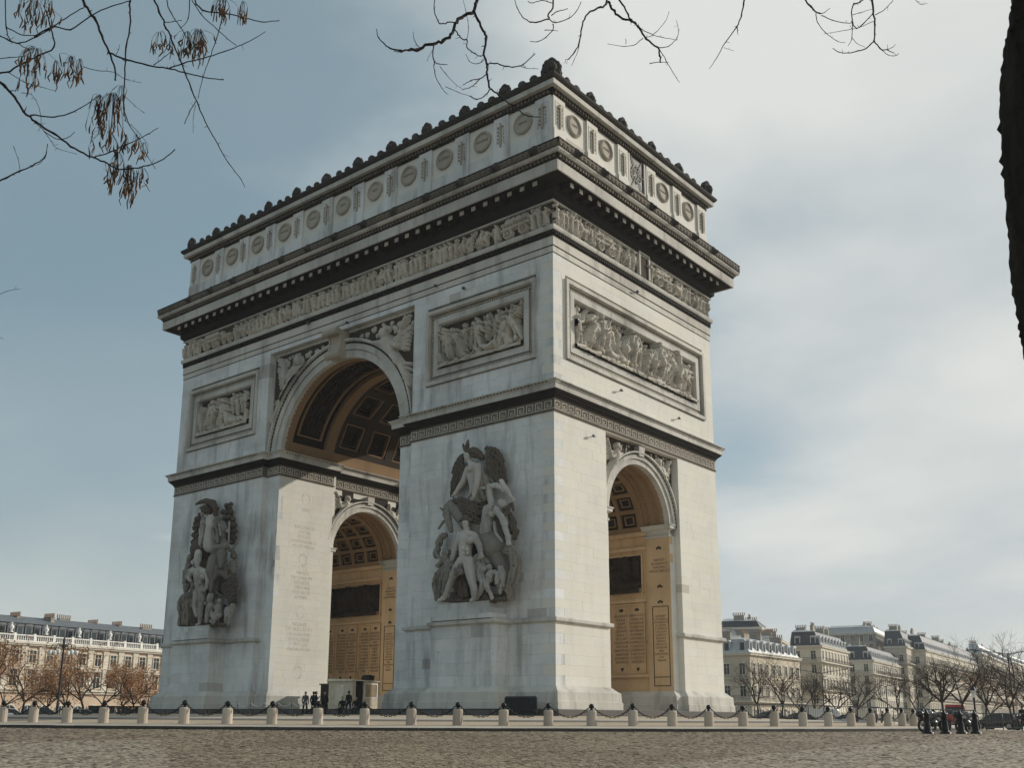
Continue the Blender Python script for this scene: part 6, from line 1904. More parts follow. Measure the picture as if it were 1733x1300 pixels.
def place_text(me, parent, pos, face, name='lettering'):
    """stand the lettering up on a wall: face 'W' (front -y) or 'S' (front +x)"""
    o = link(name, me, parent)
    o.location = pos
    o.rotation_euler = (R_(90), 0, 0 if face == 'W' else R_(90))
    return o


PIT = (AW - 1.42) / 11
WN = ['ESSLING', 'WAGRAM', 'LUTZEN', 'WERTINGEN', 'ULM', 'JENA', 'EYLAU', 'OSTROLENKA', 'DANZIG', 'FRIEDLAND', 'SOMO']
SN = ['LODI', 'MORE', None, 'MILLESIMO', 'DEGO']
for i in range(12):
    x = -PIT * i
    p = link('pilaster', pme2, arch, loc=(x, 0, 0))
    link('sword_relief', sme, p)
    if i < 11:
        m_ = link('medallion', med_me, arch, loc=(x - 2.62, -.05, 42.88))
        place_text(text_mesh('lettering', WN[i], .30 if len(WN[i]) < 7 else .22, M['letter_dark']), m_, (0, -.035, .05), 'W')
PITS = (AD - 1.42) / 5
for i in range(6):
    y = PITS * i + 1.42
    p = link('pilaster', pme, arch, loc=(0, y, 0), rotz=R_(90))
    link('sword_relief', sme, p)
    if i < 5 and SN[i]:
        m_ = link('medallion', med_me, arch, loc=(.05, PITS * i + 2.68, 42.88), rotz=R_(90))
        place_text(text_mesh('lettering', SN[i], .30 if len(SN[i]) < 6 else .2, M['letter_dark']), m_, (0, -.035, .05), 'W')
# base course of the attic panels
for i in range(11):
    x = -PIT * i
    v = MB()
    v.box(x - PIT + .003, x - 1.423, -.06, -.001, 38.6, 41.5)
    part('attic_base_course', v, M['limew'])
for i in range(5):
    y = PITS * i + 1.42
    v = MB()
    v.box(.001, .06, y + .003, y + PITS - 1.423, 38.6, 41.0 if i == 2 else 41.5)
    part('attic_base_course', v, M['lime'])
# window with an iron star grille in the middle bay of the short side
wy0, wy1, wz0, wz1 = PITS * 2 + 1.42 + .35, PITS * 3 - .35, 41.35, 44.1
v = MB()
v.box(.002, .03, wy0, wy1, wz0, wz1)
wn_ = part('attic_window', v, M['iron'])
v = MB()
cy_, cz_ = (wy0 + wy1) / 2, (wz0 + wz1) / 2
hw, hh = (wy1 - wy0) / 2, (wz1 - wz0) / 2
for k in range(12):
    t = 2 * math.pi * k / 12
    L = min(hw / max(1e-6, abs(math.cos(t))), hh / max(1e-6, abs(math.sin(t)))) * (1 if k % 2 == 0 else .62)
    r0 = .3
    v.tube([(.09, cy_ + r0 * math.cos(t), cz_ + r0 * math.sin(t)), (.09, cy_ + L * math.cos(t), cz_ + L * math.sin(t))], .03, 5)
for r in (.3, .72):
    v.tube([(.09, cy_ + r * math.cos(2 * math.pi * k / 24), cz_ + r * math.sin(2 * math.pi * k / 24)) for k in range(25)], .03, 5)
link('star_grille', v.mesh('star_grille', M['trim']), wn_)
v = MB()
for (a, b_, c_, d_) in ((wy0 - .2, wy0 - .001, wz0 - .1, wz1 + .06), (wy1 + .001, wy1 + .2, wz0 - .1, wz1 + .06), (wy0, wy1, wz0 - .1, wz0 - .001)):
    v.box(.001, .14, a, b_, c_, d_)
link('window_frame', v.mesh('window_frame', M['trim']), wn_)
# attic cornice
v = MB()
v.sweep(ent, [(.0, 44.172), (.20, 44.18), (.22, 44.26), (.16, 44.28), (.16, 44.52), (.30, 44.54), (.32, 44.6)])
part('attic_bed_mould', v, M['soot_shade'])
v = MB()
v.sweep(ent, [(.32, 44.602), (.62, 44.61), (.66, 44.64), (.68, 45.0), (.64, 45.03)])
part('attic_corona', v, M['trim'])
v = MB()
v.sweep(ent, [(.62, 45.032), (.76, 45.06), (.88, 45.2), (.92, 45.34), (.88, 45.42), (.2, 45.6), (-.4, 45.62)])
v.box(-AW + .3, -.3, .3, AD - .3, 45.5, 45.61)
part('attic_top_moulding', v, M['black'])
v = MB()
for p0, p1, o in (((-AW, 0), (0, 0), (0, -1)), ((0, 0), (0, AD), (1, 0))):
    L = (Vector(p1) - Vector(p0)).length
    run_blocks(v, p0, p1, int(L / .34), .19, .14, 44.28, 44.52, o, .16)
part('attic_dentil', v, M['mid'], kind='stuff')
# row of shield heads and palmettes along the skyline
big = Carve(.05)
big.ell((0, 0, .45), (.46, .26, .5))
big.ell((0, -.22, .5), (.28, .18, .34))
for k in range(8):
    a = R_(-20 + 220 * k / 7)
    big.ell((.46 * math.cos(a), 0, .55 + .46 * math.sin(a)), (.19, .2, .19))
big.ell((0, 0, 1.12), (.2, .18, .16))
bme = big.mesh('crest_head', .06, M['black'], .02, 3)
med = Carve(.05)
med.ell((0, 0, .3), (.34, .22, .38))
for k in range(5):
    a = R_(20 + 140 * k / 4)
    med.ell((.28 * math.cos(a), 0, .42 + .26 * math.sin(a)), (.13, .15, .14))
mme2 = med.mesh('crest_palmette', .06, M['black'], .02, 3)
sml = Carve(.05)
sml.ell((0, 0, .16), (.27, .2, .26))
sml.ell((0, -.1, .2), (.14, .14, .16))
sme2 = sml.mesh('crest_knob', .06, M['black'], .02, 3)
g = random.Random(2)
def crest(pos, rz):
    for (u, me, nm) in ((0, bme, 'crest_head'), (.75, sme2, 'crest_knob'), (1.3, mme2, 'crest_palmette'), (1.85, sme2, 'crest_knob'), (2.4, mme2, 'crest_palmette'), (2.95, sme2, 'crest_knob'), (3.42, sme2, 'crest_knob')):
        o = link(nm, me, arch, loc=pos(u), rotz=rz + g.uniform(-.1, .1))
        o.scale = (.92, .92, g.uniform(.80, .92))
for i in range(11):
    crest(lambda u, i=i: (-.1 - 4.05 * i - u, -.35, 45.5), 0)
link('crest_head', bme, arch, loc=(-AW + .1, -.35, 45.5))
for i in range(5):
    crest(lambda u, i=i: (.35, .1 + 4.4 * i + u * 1.07, 45.5), R_(90))
for i in range(2):
    link('crest_head', bme, arch, loc=((.35, AD, 45.5) if i else (.15, -.15, 45.62)), rotz=R_(90 if i else 45), scale=(1.15, 1.5, 1.15))
M['name'] = plain_mat('incised_name', (0.27, 0.185, 0.115), 0.9)

# ------------------------------------------------------------------ walls inside the small passages
for (x0, x1) in ((XN, -.5), (-AW, XF - .4)):
    v, vd = MB(), MB()
    xa, xb = x0 + (0 if x0 == XN else 0), x1
    # end pilasters, side facing -y
    v.box(xb - 2.1, xb - .003, Y2, Y2 + .5, -.1, 14.0)
    v.box(xa + .003, xa + 2.1, Y2, Y2 + .5, -.1, 14.0)
    a, b_ = xa + 2.1, xb - 2.1
    v.box(a, b_, Y2 + .36, Y2 + .5, -.1, 14.4)          # recessed wall
    v.box(a, b_, Y2 + .12, Y2 + .36, .3, 1.7)           # dado
    v.box(a, b_, Y2 + .2, Y2 + .36, 1.701, 1.9)
    v.box(a, b_, Y2 + .1, Y2 + .36, 3.1, 3.35)
    v.box(a, b_, Y2 + .16, Y2 + .36, 8.9, 9.15)
    v.box(a, b_, Y2 + .08, Y2 + .36, 13.0, 13.25)
    v.box(a, b_, Y2 - .05, Y2 + .36, 14.1, 14.42)
    for z0, z1 in ((9.5, 9.62), (12.62, 12.74)):
        v.box(a + .5, b_ - .5, Y2 + .2, Y2 + .36, z0, z1)
    for q in (a + .5, b_ - .62):
        v.box(q, q + .12, Y2 + .2, Y2 + .36, 9.62, 12.62)
    # tablets of names, framed
    nt = 3
    wd = (b_ - a - .6) / nt
    for k in range(nt):
        p0, p1 = a + .3 + wd * k + .12, a + .3 + wd * (k + 1) - .12
        for q in (p0, p1 - .1, (p0 + p1) / 2 - .04):
            v.box(q, q + (.1 if q != (p0 + p1) / 2 - .04 else .08), Y2 + .24, Y2 + .36, 3.5, 8.7)
        for zz in (3.401, 8.701):
            v.box(p0, p1, Y2 + .24, Y2 + .36, zz, zz + .098)
        for cxk in ((p0 * .74 + p1 * .26), (p0 * .26 + p1 * .74)):
            vd.ball((cxk, Y2 + .36, 8.35), (.22, .07, .13), 8, 4)
            vd.hexa([(cxk - .03, Y2 + .31, 3.6), (cxk + .03, Y2 + .31, 3.6), (cxk + .03, Y2 + .37, 3.6), (cxk - .03, Y2 + .37, 3.6), (cxk - .14, Y2 + .31, 3.85), (cxk + .14, Y2 + .31, 3.85), (cxk + .14, Y2 + .37, 3.85), (cxk - .14, Y2 + .37, 3.85)])
    s = battle(b_ - a - 1.26, 2.98, .06, random.Random(int(x1 * 7) % 91), 1.0, True)
    link('passage_relief', s.mesh('passage_relief', (a + .63, Y2 + .35, 9.63), (1, 0, 0), (0, -1, 0), [M['ribdark'], M['coffer']]), arch)
    pwall = part('passage_wall', v, M['inner'])
    link('tablet_ornament', vd.mesh('tablet_ornament', M['ribdark']), pwall, kind='stuff')

# carved names: generals' names in the passages, armies and towns on the pillars
NAMES = ['ABBATUCCI', 'ARRIGHI', 'AUGEREAU', 'BARBOU', 'BERTRAND', 'BONNET', 'CAFFARELLI', 'CAMPREDON', 'CLAUZEL', 'COMPANS', 'DALTON', 'DAVOUT', 'DELORT', 'DESAIX', 'DROUOT', 'DUHESME', 'EBLE', 'EXELMANS', 'FOY', 'FRIANT', 'GAZAN', 'GERARD', 'GROUCHY', 'HARISPE', 'JUNOT', 'KELLERMANN', 'LANNES', 'LASALLE', 'LECOURBE', 'MARBOT', 'MASSENA', 'MONCEY', 'MOUTON', 'NEY', 'OUDINOT', 'PAJOL', 'RAPP', 'REILLE', 'SAVARY', 'SOULT', 'SUCHET', 'VANDAMME', 'VICTOR']
for (x0, x1) in ((XN, -.5), (-AW, XF - .4)):
    a, b_ = x0 + 2.1, x1 - 2.1
    wd = (b_ - a - .6) / 3
    for k in range(3):
        p0, p1 = a + .3 + wd * k + .12, a + .3 + wd * (k + 1) - .12
        for j, cxk in enumerate(((p0 * .74 + p1 * .26), (p0 * .26 + p1 * .74))):
            st = (k * 17 + j * 9 + int(-x1)) % len(NAMES)
            txt = '\n'.join((NAMES + NAMES)[st:st + 13])
            place_text(text_mesh('names', txt, .30, M['name'], .02), pwall, (cxk, Y2 + .35, 6.1), 'W', 'names')
inscr = 'NAPLES\nPLAISANCE\nMADRID\nMONTEBELLO'
for x in (-1.45, XF - .4 - 1.0):
    place_text(text_mesh('names', inscr, .29, M['name'], .02), pwall, (x, Y2 - .002, 11.6), 'W', 'names')
    txt = '\n'.join(NAMES[5:20])
    place_text(text_mesh('names', txt, .24, M['name'], .02), pwall, (x, Y2 - .002, 6.0), 'W', 'names')
    v = MB()
    for (c0, c1, z0, z1) in ((-.72, .72, 3.05, 3.1), (-.72, .72, 8.4, 8.45), (-.72, -.67, 3.1, 8.4), (.67, .72, 3.1, 8.4), (-.72, .72, 2.4, 2.45), (-.72, -.67, 2.45, 3.05), (.67, .72, 2.45, 3.05)):
        v.box(x + c0, x + c1, Y2 - .03, Y2 - .001, z0, z1)
    for zz in (12.95, 9.95, 8.75):
        for k in range(3):
            v.ball((x - .14 + .14 * k, Y2 - .005, zz + (.08 if k == 1 else 0)), (.1, .03, .11), 6, 4)
    link('tablet_frame', v.mesh('tablet_frame', M['ribdark']), pwall)
# armies on the lit jamb of the far pier
for (zz, s_) in ((17.6, '1810'), (15.2, 'KATZBACH\nLEIPZIG\nHANAU\nCHAMPAUBERT\nMONTMIRAIL'), (11.0, 'ARMEES\nDU DANUBE\nHELVETIE\nGRISONS\nDES ALPES\nSOMME'), (6.6, 'RESERVE\nDE HOLLANDE\nDE HANOVRE\nBOULOGNE\nPORTUGAL\nANDALOUSIE')):
    place_text(text_mesh('lettering', s_, .42, M['letter'], .004), arch, (XF + .003, 3.5, zz), 'S', 'lettering')
v = MB()
for zz in (18.6, 13.2, 8.7, 3.6):
    for k in range(16):
        t = 2 * math.pi * k / 16
        v.ball((XF - .012, 3.5 + .42 * math.cos(t), zz + .5 * math.sin(t)), (.02, .11, .11), 6, 4)
    for k in range(5):
        v.ball((XF - .012, 3.5 - .9 + .45 * k, zz - .62), (.02, .14, .06), 6, 4)
part('carved_wreath', v, M['letter'], kind='stuff')

# small flood lamps fixed to the walls
lb = MB()
lb.box(-.03, .03, -.22, 0, -.02, .02)
lb.obox((0, -.26, .03), (1, 0, 0), (0, .3, 1), (0, 1, -.3), .1, .07, .09)
lm = lb.mesh('flood_lamp', M['steel'])
for (x, z) in ((-8.1, 31.2), (-21, 31.7), (-26, 32.9), (-11, 32.2)):
    link('flood_lamp', lm, arch, loc=(x, -.03, z))
for (y, z) in ((10.6, 32.3), (8.0, 23.6), (16.4, 23.4), (4.3, 19.3)):
    link('flood_lamp', lm, arch, loc=(.03, y, z), rotz=R_(90))
lamp2 = MB()
lamp2.box(XF - .6, XF - .05, 8.6, 9.0, 22.4, 23.0)
part('flood_lamp', lamp2, M['iron'])


# ------------------------------------------------------------------ the two sculpture groups
PLEATED = ('drapery', 'robe', 'cloak', 'rider_cloak', 'loin_cloth', 'mane', 'tail', 'windblown_hair', 'old_man', 'mother_with_infant', 'left_wing', 'right_wing', 'mother_and_child', 'second_ploughman', 'wheat_sheaf', 'laurel_branch', 'children')
rgp = random.Random(13)


def group(key, name, label, dark, mid):
    root = link(name, None, arch, label)
    for fig, strokes in DATA[key].items():
        c = Carve(.022 if fig not in ('rock_base',) else .10)
        ntot = 0
        for st in strokes:
            pts = [tuple(st[i:i + 4]) for i in range(0, len(st), 4)]
            c.chain(pts)
            if fig in PLEATED:
                for a, b_ in zip(pts[:-1], pts[1:]):
                    if max(a[3], b_[3]) < .085:
                        continue
                    A, B = Vector(a[:3]), Vector(b_[:3])
                    d = (B - A).normalized()
                    sd = d.cross(Vector((0, -1, 0)))
                    sd = sd.normalized() if sd.length > .1 else Vector((1, 0, 0))
                    fr_ = sd.cross(d).normalized()
                    if fr_.y > 0:
                        fr_ = -fr_
                    for q in range(5):
                        ph = R_(-78 + 39 * q + rgp.uniform(-9, 9))
                        o1 = (fr_ * math.cos(ph) + sd * math.sin(ph))
                        p0 = A + o1 * a[3] * .98 + d * rgp.uniform(-.05, .1)
                        p1 = B + o1 * b_[3] * .98 + sd * rgp.uniform(-.06, .06) + d * rgp.uniform(-.05, .12)
                        pm = (p0 + p1) / 2 + sd * rgp.uniform(-.05, .05)
                        rr = .2 * (a[3] + b_[3]) / 2
                        c.chain([(*p0, rr), (*pm, rr * 1.1), (*p1, rr * .7)])
        cloth = fig in ('drapery', 'robe', 'cloak', 'rider_cloak', 'loin_cloth', 'mane', 'tail', 'windblown_hair', 'old_man', 'mother_with_infant', 'warrior_hair', 'rider_hair', 'left_wing', 'right_wing', 'rock_base', 'mother_and_child', 'children', 'laurel_branch', 'helmet', 'wheat_sheaf', 'second_ploughman')
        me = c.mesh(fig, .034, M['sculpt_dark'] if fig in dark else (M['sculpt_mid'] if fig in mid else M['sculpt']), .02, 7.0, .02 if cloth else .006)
        link(fig, me, root)
    return root


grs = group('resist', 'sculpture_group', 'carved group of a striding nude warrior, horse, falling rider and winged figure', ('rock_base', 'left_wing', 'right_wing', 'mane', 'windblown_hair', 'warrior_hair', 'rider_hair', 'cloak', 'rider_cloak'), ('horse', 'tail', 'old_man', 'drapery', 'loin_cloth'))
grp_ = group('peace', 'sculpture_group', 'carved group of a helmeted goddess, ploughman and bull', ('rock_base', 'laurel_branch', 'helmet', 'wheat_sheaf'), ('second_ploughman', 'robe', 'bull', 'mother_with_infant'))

# ------------------------------------------------------------------ stone bollards and chains round the island
RG = 'stone bollards round the island'


def ring_xy(i, r=RINGR):
    a = A0 + DA * i
    return RX + r * math.cos(a), RY + r * math.sin(a), a


bt = thing('stone_bollard', '', 'bollard', group=RG)
sb = MB()
sb.lathe([(.0, -.15), (.245, -.15), (.243, .0), (.235, .40), (.232, .66), (.215, .71), (.19, .735), (.0, .745)], n=14)
link('stone', sb.mesh('stone', M['bollard'], False), bt)
kn = MB()
kn.lathe([(.0, .74), (.10, .74), (.105, .77), (.06, .79), (.055, .84), (.10, .86), (.125, .92), (.11, .99), (.06, 1.04), (.0, 1.06)], n=10)
for sx in (-1, 1):
    kn.tube([(0, .0, .83), (0, sx * .12, .85), (0, sx * .2, .82)], .022, 5)
link('iron_knob', kn.mesh('iron_knob', M['iron'], True), bt)
ch0 = MB()
NL = 17
span = 2 * RINGR * math.sin(DA / 2)


def catenary(t, sag=.40, top=.80):
    return (0, .18 + (span - .36) * t, top - sag * (1 - (2 * t - 1) ** 2))


for i in range(NL):
    p, q = Vector(catenary(i / NL)), Vector(catenary((i + 1) / NL))
    d = (q - p)
    L = d.length * .62
    d.normalize()
    s_ = d.cross(Vector((1, 0, 0))).normalized() if i % 2 else Vector((1, 0, 0))
    c_ = (p + q) / 2
    pts = [c_ + d * (L * math.cos(t)) + s_ * (.04 * math.sin(t)) for t in [2 * math.pi * k / 8 for k in range(9)]]
    ch0.tube(pts, .017, 4, cap=False)
chain_me = ch0.mesh('chain', M['iron'])
ORD = ('first', 'second', 'third', 'fourth', 'fifth', 'sixth', 'seventh')
front = ['at the left edge of the picture', 'before the tall palace behind, second from the left edge', 'before the tall candelabra lamp', 'before the dark low fence', 'by the far left corner of the arch', 'below the left sculpture pedestal', 'before the left pier, right of its pedestal',
         'at the foot of the lit inner left pier', 'before the white cabin, left of it', 'before the people at the cabin', 'below the dark left end of the right pier', 'below the left edge of the right sculpture pedestal', 'below the right edge of the right sculpture pedestal', 'right of the dark barrier',
         'below the lit short side of the arch, left part', 'before the left jamb of the small archway', 'before the right jamb of the small archway', 'below the far right pier of the arch', 'just right of the arch, before the corner house', 'before the bare street trees right of the arch, first',
         'before the bare street trees right of the arch, second', 'before the houses on the right, fourth from the black posts', 'before the houses on the right, third from the black posts', 'before the houses on the right, nearest the black posts']
for i in range(-1, 30):
    x, y, a = ring_xy(i)
    z = gz(RINGR)
    if 0 <= i < 24:
        lab = 'stone bollard ' + front[i]
    elif i < 0:
        lab = 'stone bollard just beyond the left edge of the picture'
    else:
        lab = ORD[i - 24] + ' small distant bollard behind the black iron posts, counted along the row'
    if i == -1:
        o = bt
        o.location = (x, y, z)
        o.rotation_euler = (0, 0, a)
        o['label'] = lab
    else:
        o = copy_tree(bt, None, lab, (x, y, z), a + RNG.uniform(-.05, .05))
        k = RNG.uniform(.96, 1.05)
        o.scale = (k, k, RNG.uniform(.97, 1.04))
    if i < 29:
        am = a + DA / 2
        if 0 <= i < 23:
            lc = 'chain rightwards from the bollard ' + front[i]
        elif i < 0:
            lc = 'chain leaving the picture at its left edge'
        else:
            lc = ORD[max(0, i - 23)] + ' small chain between the distant bollards behind the iron posts'
        d = Vector((math.cos(am), math.sin(am)))
        t = Vector((-math.sin(am), math.cos(am)))
        link('iron_chain', chain_me, None, lc, 'chain', 'chains between the stone bollards', loc=(x, y, z), rotz=am)

# black iron posts on the right tip of the island
ip = thing('iron_post', '', 'bollard', group='black iron posts')
pb = MB()
pb.lathe([(.0, -.1), (.24, -.1), (.24, .04), (.20, .08), (.17, .2), (.135, .6), (.115, .92), (.14, .95), (.14, 1.0), (.09, 1.03), (.06, 1.12), (.03, 1.2), (.0, 1.22)], n=12)
link('post', pb.mesh('post', M['iron'], True), ip)
pc = MB()
pc.lathe([(.27, -.1), (.27, .1), (.24, .12), (.2, .12)], n=12)
link('foot', pc.mesh('foot', M['iron'], True), ip)
IPT = [(-26.0 + 129.9, 54.0), (103.2, 53.5), (102.25, 53.0), (101.4, 52.5)]
ILAB = ['left of the parked motorcycles', 'in front of the tall forked tree', 'right of the red van', 'before the old street lantern']


def bearing(px):
    """bearing (degrees from +x) of a column of the view"""
    return math.degrees(YAW - math.atan((px - 841.755) / FPX))


for k, (px, d) in enumerate(((1552, 56.5), (1581, 57.5), (1607, 58.5), (1631, 59.5))):
    x, y, z = spot(bearing(px), d)
    o = ip if k == 0 else copy_tree(ip)
    o.location = (x, y, z)
    o['label'] = 'thick black iron post ' + ILAB[k]

# ------------------------------------------------------------------ fences and barriers at the arch
rail = thing('barrier_rail', 'low black rail fence at the foot of the platform along the long front', 'fence', (-22, -2.9, .12))
v = MB()
for i in range(24):
    x = -23 + 2 * i
    v.box(x - .02, x + .02, -.02, .02, 0, .42)
v.tube([(-23, 0, .40), (23, 0, .40)], .03, 5)
link('rail', v.mesh('rail', M['iron']), rail)

bar = thing('metal_barrier', 'dark ribbed metal barrier leaning by the corner of the arch', 'barrier', (-1.45, -1.75, .10))
v = MB()
v.tube([(-1.28, 0, .06), (-1.28, 0, 1.12), (-1.2, 0, 1.2), (1.2, 0, 1.2), (1.28, 0, 1.12), (1.28, 0, .06)], .035, 8)
v.tube([(-1.28, 0, .12), (1.28, 0, .12)], .03, 6)
link('frame', v.mesh('frame', M['steel']), bar)
v = MB()
v.box(-1.24, 1.24, -.01, .01, .14, 1.16)
pnl = link('panel', v.mesh('panel', M['dark_metal']), bar)
v = MB()
v.box(-.03, .03, -.045, -.012, .15, 1.15)
rme = v.mesh('rib', M['dark_metal'])
for i in range(20):
    link('rib', rme, pnl, loc=(-1.18 + 2.36 * i / 19, 0, 0))

# thin posts with pale ropes beside the left pier
rp = thing('rope_post', 'first thin rope post from the left, before the left pier', 'post', group='thin rope posts by the left pier')
v = MB()
v.lathe([(0, 0), (.16, 0), (.16, .03), (.03, .05), (.025, .98), (.04, 1.0), (.0, 1.03)], n=8)
link('post', v.mesh('post', M['steel'], True), rp)
v = MB()
v.tube([(0, 0, .95), (.4, 0, .72), (.85, 0, .62), (1.3, 0, .72), (1.7, 0, .95)], .022, 5)
link('rope', v.mesh('rope', M['white'], True), rp)
for k in range(7):
    o = rp if k == 0 else copy_tree(rp)
    x, y = -32.5 + 1.7 * k, -1.6
    o.location = (x, y, .12)
    o['label'] = ORD[k] + ' thin rope post from the left, before the left pier'

# crowd barriers right of the arch
cb = thing('crowd_barrier', '', 'barrier', group='crowd barriers right of the arch')
v = MB()
v.tube([(-1.15, 0, .05), (-1.15, 0, .95), (-1.05, 0, 1.06), (1.05, 0, 1.06), (1.15, 0, .95), (1.15, 0, .05)], .032, 6)
v.tube([(-1.15, 0, .2), (1.15, 0, .2)], .022, 5)
for sx in (-1, 1):
    v.box(sx * .8 - .03, sx * .8 + .03, -.3, .3, 0, .04)
link('frame', v.mesh('frame', M['steel'], True), cb)
v = MB()
v.tube([(0, 0, .2), (0, 0, 1.06)], .012, 4)
bme_ = v.mesh('bar', M['steel'])
for i in range(14):
    link('bar', bme_, cb, loc=(-1.05 + 2.1 * i / 13, 0, 0))
CBL = ['beside the lit right end of the arch', 'behind the bollards just right of the arch', 'before the corner house, leftmost', 'before the corner house, middle', 'before the corner house, right', 'before the second house', 'before the third house, left', 'before the third house, right', 'left of the forked tree', 'behind the first black iron post', 'behind the red van', 'before the old lantern', 'before the dark parked car']
for k in range(13):
    px = 1215 + 39 * k
    d = 88 - 1.3 * k
    x, y, z = spot(bearing(px), d)
    o = cb if k == 0 else copy_tree(cb)
    o.location = (x, y, z)
    o.rotation_euler = (0, 0, R_(bearing(px) - 90) + .08)
    o['label'] = 'grey steel crowd barrier ' + CBL[k]

# ------------------------------------------------------------------ cabin under the arch
M['cream'] = plain_mat('cream_panel', (0.55, 0.48, 0.36), 0.6)
M['cream2'] = plain_mat('cream_trim', (0.66, 0.60, 0.48), 0.6)
cab = thing('site_cabin', 'cream site cabin with a window under the great arch', 'cabin', (-23.35, 4.0, .54))
v = MB()
v.box(-2.9, -.0, .0, .06, .0, 2.3)
v.box(-2.9, -2.84, .06, 2.8, .0, 2.3)
v.box(-2.9, 0, 2.74, 2.8, .0, 2.3)
v.box(-.06, 0, .06, .35, .0, 2.3)
v.box(-.06, 0, 1.15, 1.3, .0, 2.3)
v.box(-.06, 0, 1.3, 2.74, .0, .95)
v.box(-.06, 0, 1.3, 2.74, 2.12, 2.3)
v.box(-2.84, -.06, .06, 2.74, .0, .05)
link('wall', v.mesh('wall', M['cream']), cab)
v = MB()
v.hexa([(-3.05, -.15, 2.3), (.15, -.15, 2.3), (.15, 2.95, 2.3), (-3.05, 2.95, 2.3), (-3.0, -.1, 2.52), (.1, -.1, 2.40), (.1, 2.9, 2.34), (-3.0, 2.9, 2.46)])
link('roof', v.mesh('roof', M['cream2']), cab)
v = MB()
v.box(-2.0, -1.0, -.03, -.001, .35, 2.0)
link('panel', v.mesh('panel', M['cream2']), cab)
v = MB()
for (a, b_, c_, d_) in ((1.3, 1.38, .95, 2.12), (2.66, 2.74, .95, 2.12), (1.38, 2.66, .95, 1.03), (1.38, 2.66, 2.04, 2.12)):
    v.box(-.03, .03, a, b_, c_, d_)
wf = link('window', v.mesh('window', M['white']), cab)
v = MB()
v.box(-.012, .0, 1.38, 2.66, 1.03, 2.04)
link('pane', v.mesh('pane', plain_mat('cabin_pane', (0.36, 0.29, 0.19), .15)), wf)
v = MB()
v.box(-.05, -.02, .36, 1.14, .05, 2.1)
link('door', v.mesh('door', M['iron']), cab)
kb_ = thing('dark_kiosk', 'dark box with a doorway left of the cream cabin', 'kiosk', (-27.2, 4.6, .54))
v = MB()
v.box(-.75, .75, 0, 1.2, 0, 2.05)
link('body', v.mesh('body', M['iron']), kb_)
v = MB()
v.box(-.85, .85, -.1, 1.3, 2.051, 2.15)
link('roof', v.mesh('roof', M['dark_metal']), kb_)
cb2 = MB()
cb2.box(-.45, .45, -.3, .3, 0, .32)
cb2.box(-.35, .35, -.2, .2, .321, .42)
cb2m = cb2.mesh('roof_unit', M['iron'])
link('roof_unit', cb2m, cab, loc=(-.3, 1.9, 2.4))


# ------------------------------------------------------------------ people
def person_mesh(pose, cols, h=.026, seed=0):
    """one continuous clothed body; materials: skin, coat, trousers, hair, shoes"""
    g = random.Random(seed)
    c = Carve(.03)
    sit = pose == 'sit'
    hz = .47 if sit else .92
    lean = .08 if sit else .02
    # legs
    for sx in (-1, 1):
        hip = (sx * .09, 0, hz)
        if sit:
            kn, an = (sx * .12, -.42, .48), (sx * .11, -.44, .09)
        elif pose == 'walk':
            kn, an = (sx * .09, -.14 * sx - .03, .50), (sx * .09, -.26 * sx + .08, .09)
        else:
            kn, an = (sx * .10, -.02, .49), (sx * .11, .02, .09)
        c.chain([(*hip, .095), (*kn, .065)], mi=2)
        c.chain([(*kn, .062), (*an, .043)], mi=2)
        c.chain([(an[0], an[1] + .03, .045, .045), (an[0] + sx * .02, an[1] - .15, .035, .04)], mi=4)
    # trunk
    c.ell((0, 0, hz + .03), (.165, .12, .13), mi=1)
    c.chain([(0, 0, hz + .05, .135), (0, -lean * .4, hz + .28, .14), (0, -lean, hz + .43, .135)], mi=1)
    for sx in (-1, 1):
        c.ell((sx * .12, -lean, hz + .45), (.1, .085, .085), mi=1)
        sh = (sx * .185, -lean, hz + .46)
        if pose == 'sit':
            el, ha = (sx * .25, -.12, hz + .22), (sx * .12, -.34, hz + .12)
        elif pose == 'phone' and sx > 0:
            el, ha = (sx * .26, -.16, hz + .24), (sx * .1, -.3, hz + .42)
        else:
            el, ha = (sx * .24, .02, hz + .18), (sx * .25, -.1, hz - .04)
        c.chain([(*sh, .06), (*el, .05)], mi=1)
        c.chain([(*el, .048), (*ha, .036)], mi=1)
        dv = (Vector(ha) - Vector(el)).normalized()
        hc = Vector(ha) + dv * .05
        c.ell(tuple(hc), (.032, .032, .045), mi=0)
        for k in range(4):
            c.cap(tuple(hc + dv * .02 + Vector((0, (k - 1.5) * .017, 0))), tuple(hc + dv * (.075 - .008 * abs(k - 1.4)) + Vector((0, (k - 1.5) * .019, -.012))), .009, .008, mi=0)
        c.cap(tuple(hc), tuple(hc + dv * .03 + Vector((0, -.045, 0))), .011, .009, mi=0)
    zt = hz + .50
    c.chain([(0, -lean, zt, .055), (0, -lean - .01, zt + .1, .052)], mi=0)
    c.ell((0, -lean - .02, zt + .20), (.076, .095, .115), mi=0)
    c.ell((0, -lean - .07, zt + .14), (.045, .04, .05), mi=0)
    c.cap((0, -lean - .11, zt + .20), (0, -lean - .13, zt + .17), .012, .016, mi=0)
    for sx in (-1, 1):
        c.ell((sx * .078, -lean - .01, zt + .19), (.014, .022, .032), mi=0)
    c.ell((0, -lean + .005, zt + .245), (.088, .1, .09), mi=3)
    c.ell((0, -lean + .035, zt + .2), (.08, .08, .1), mi=3)
    return c.mesh('person', h, cols)


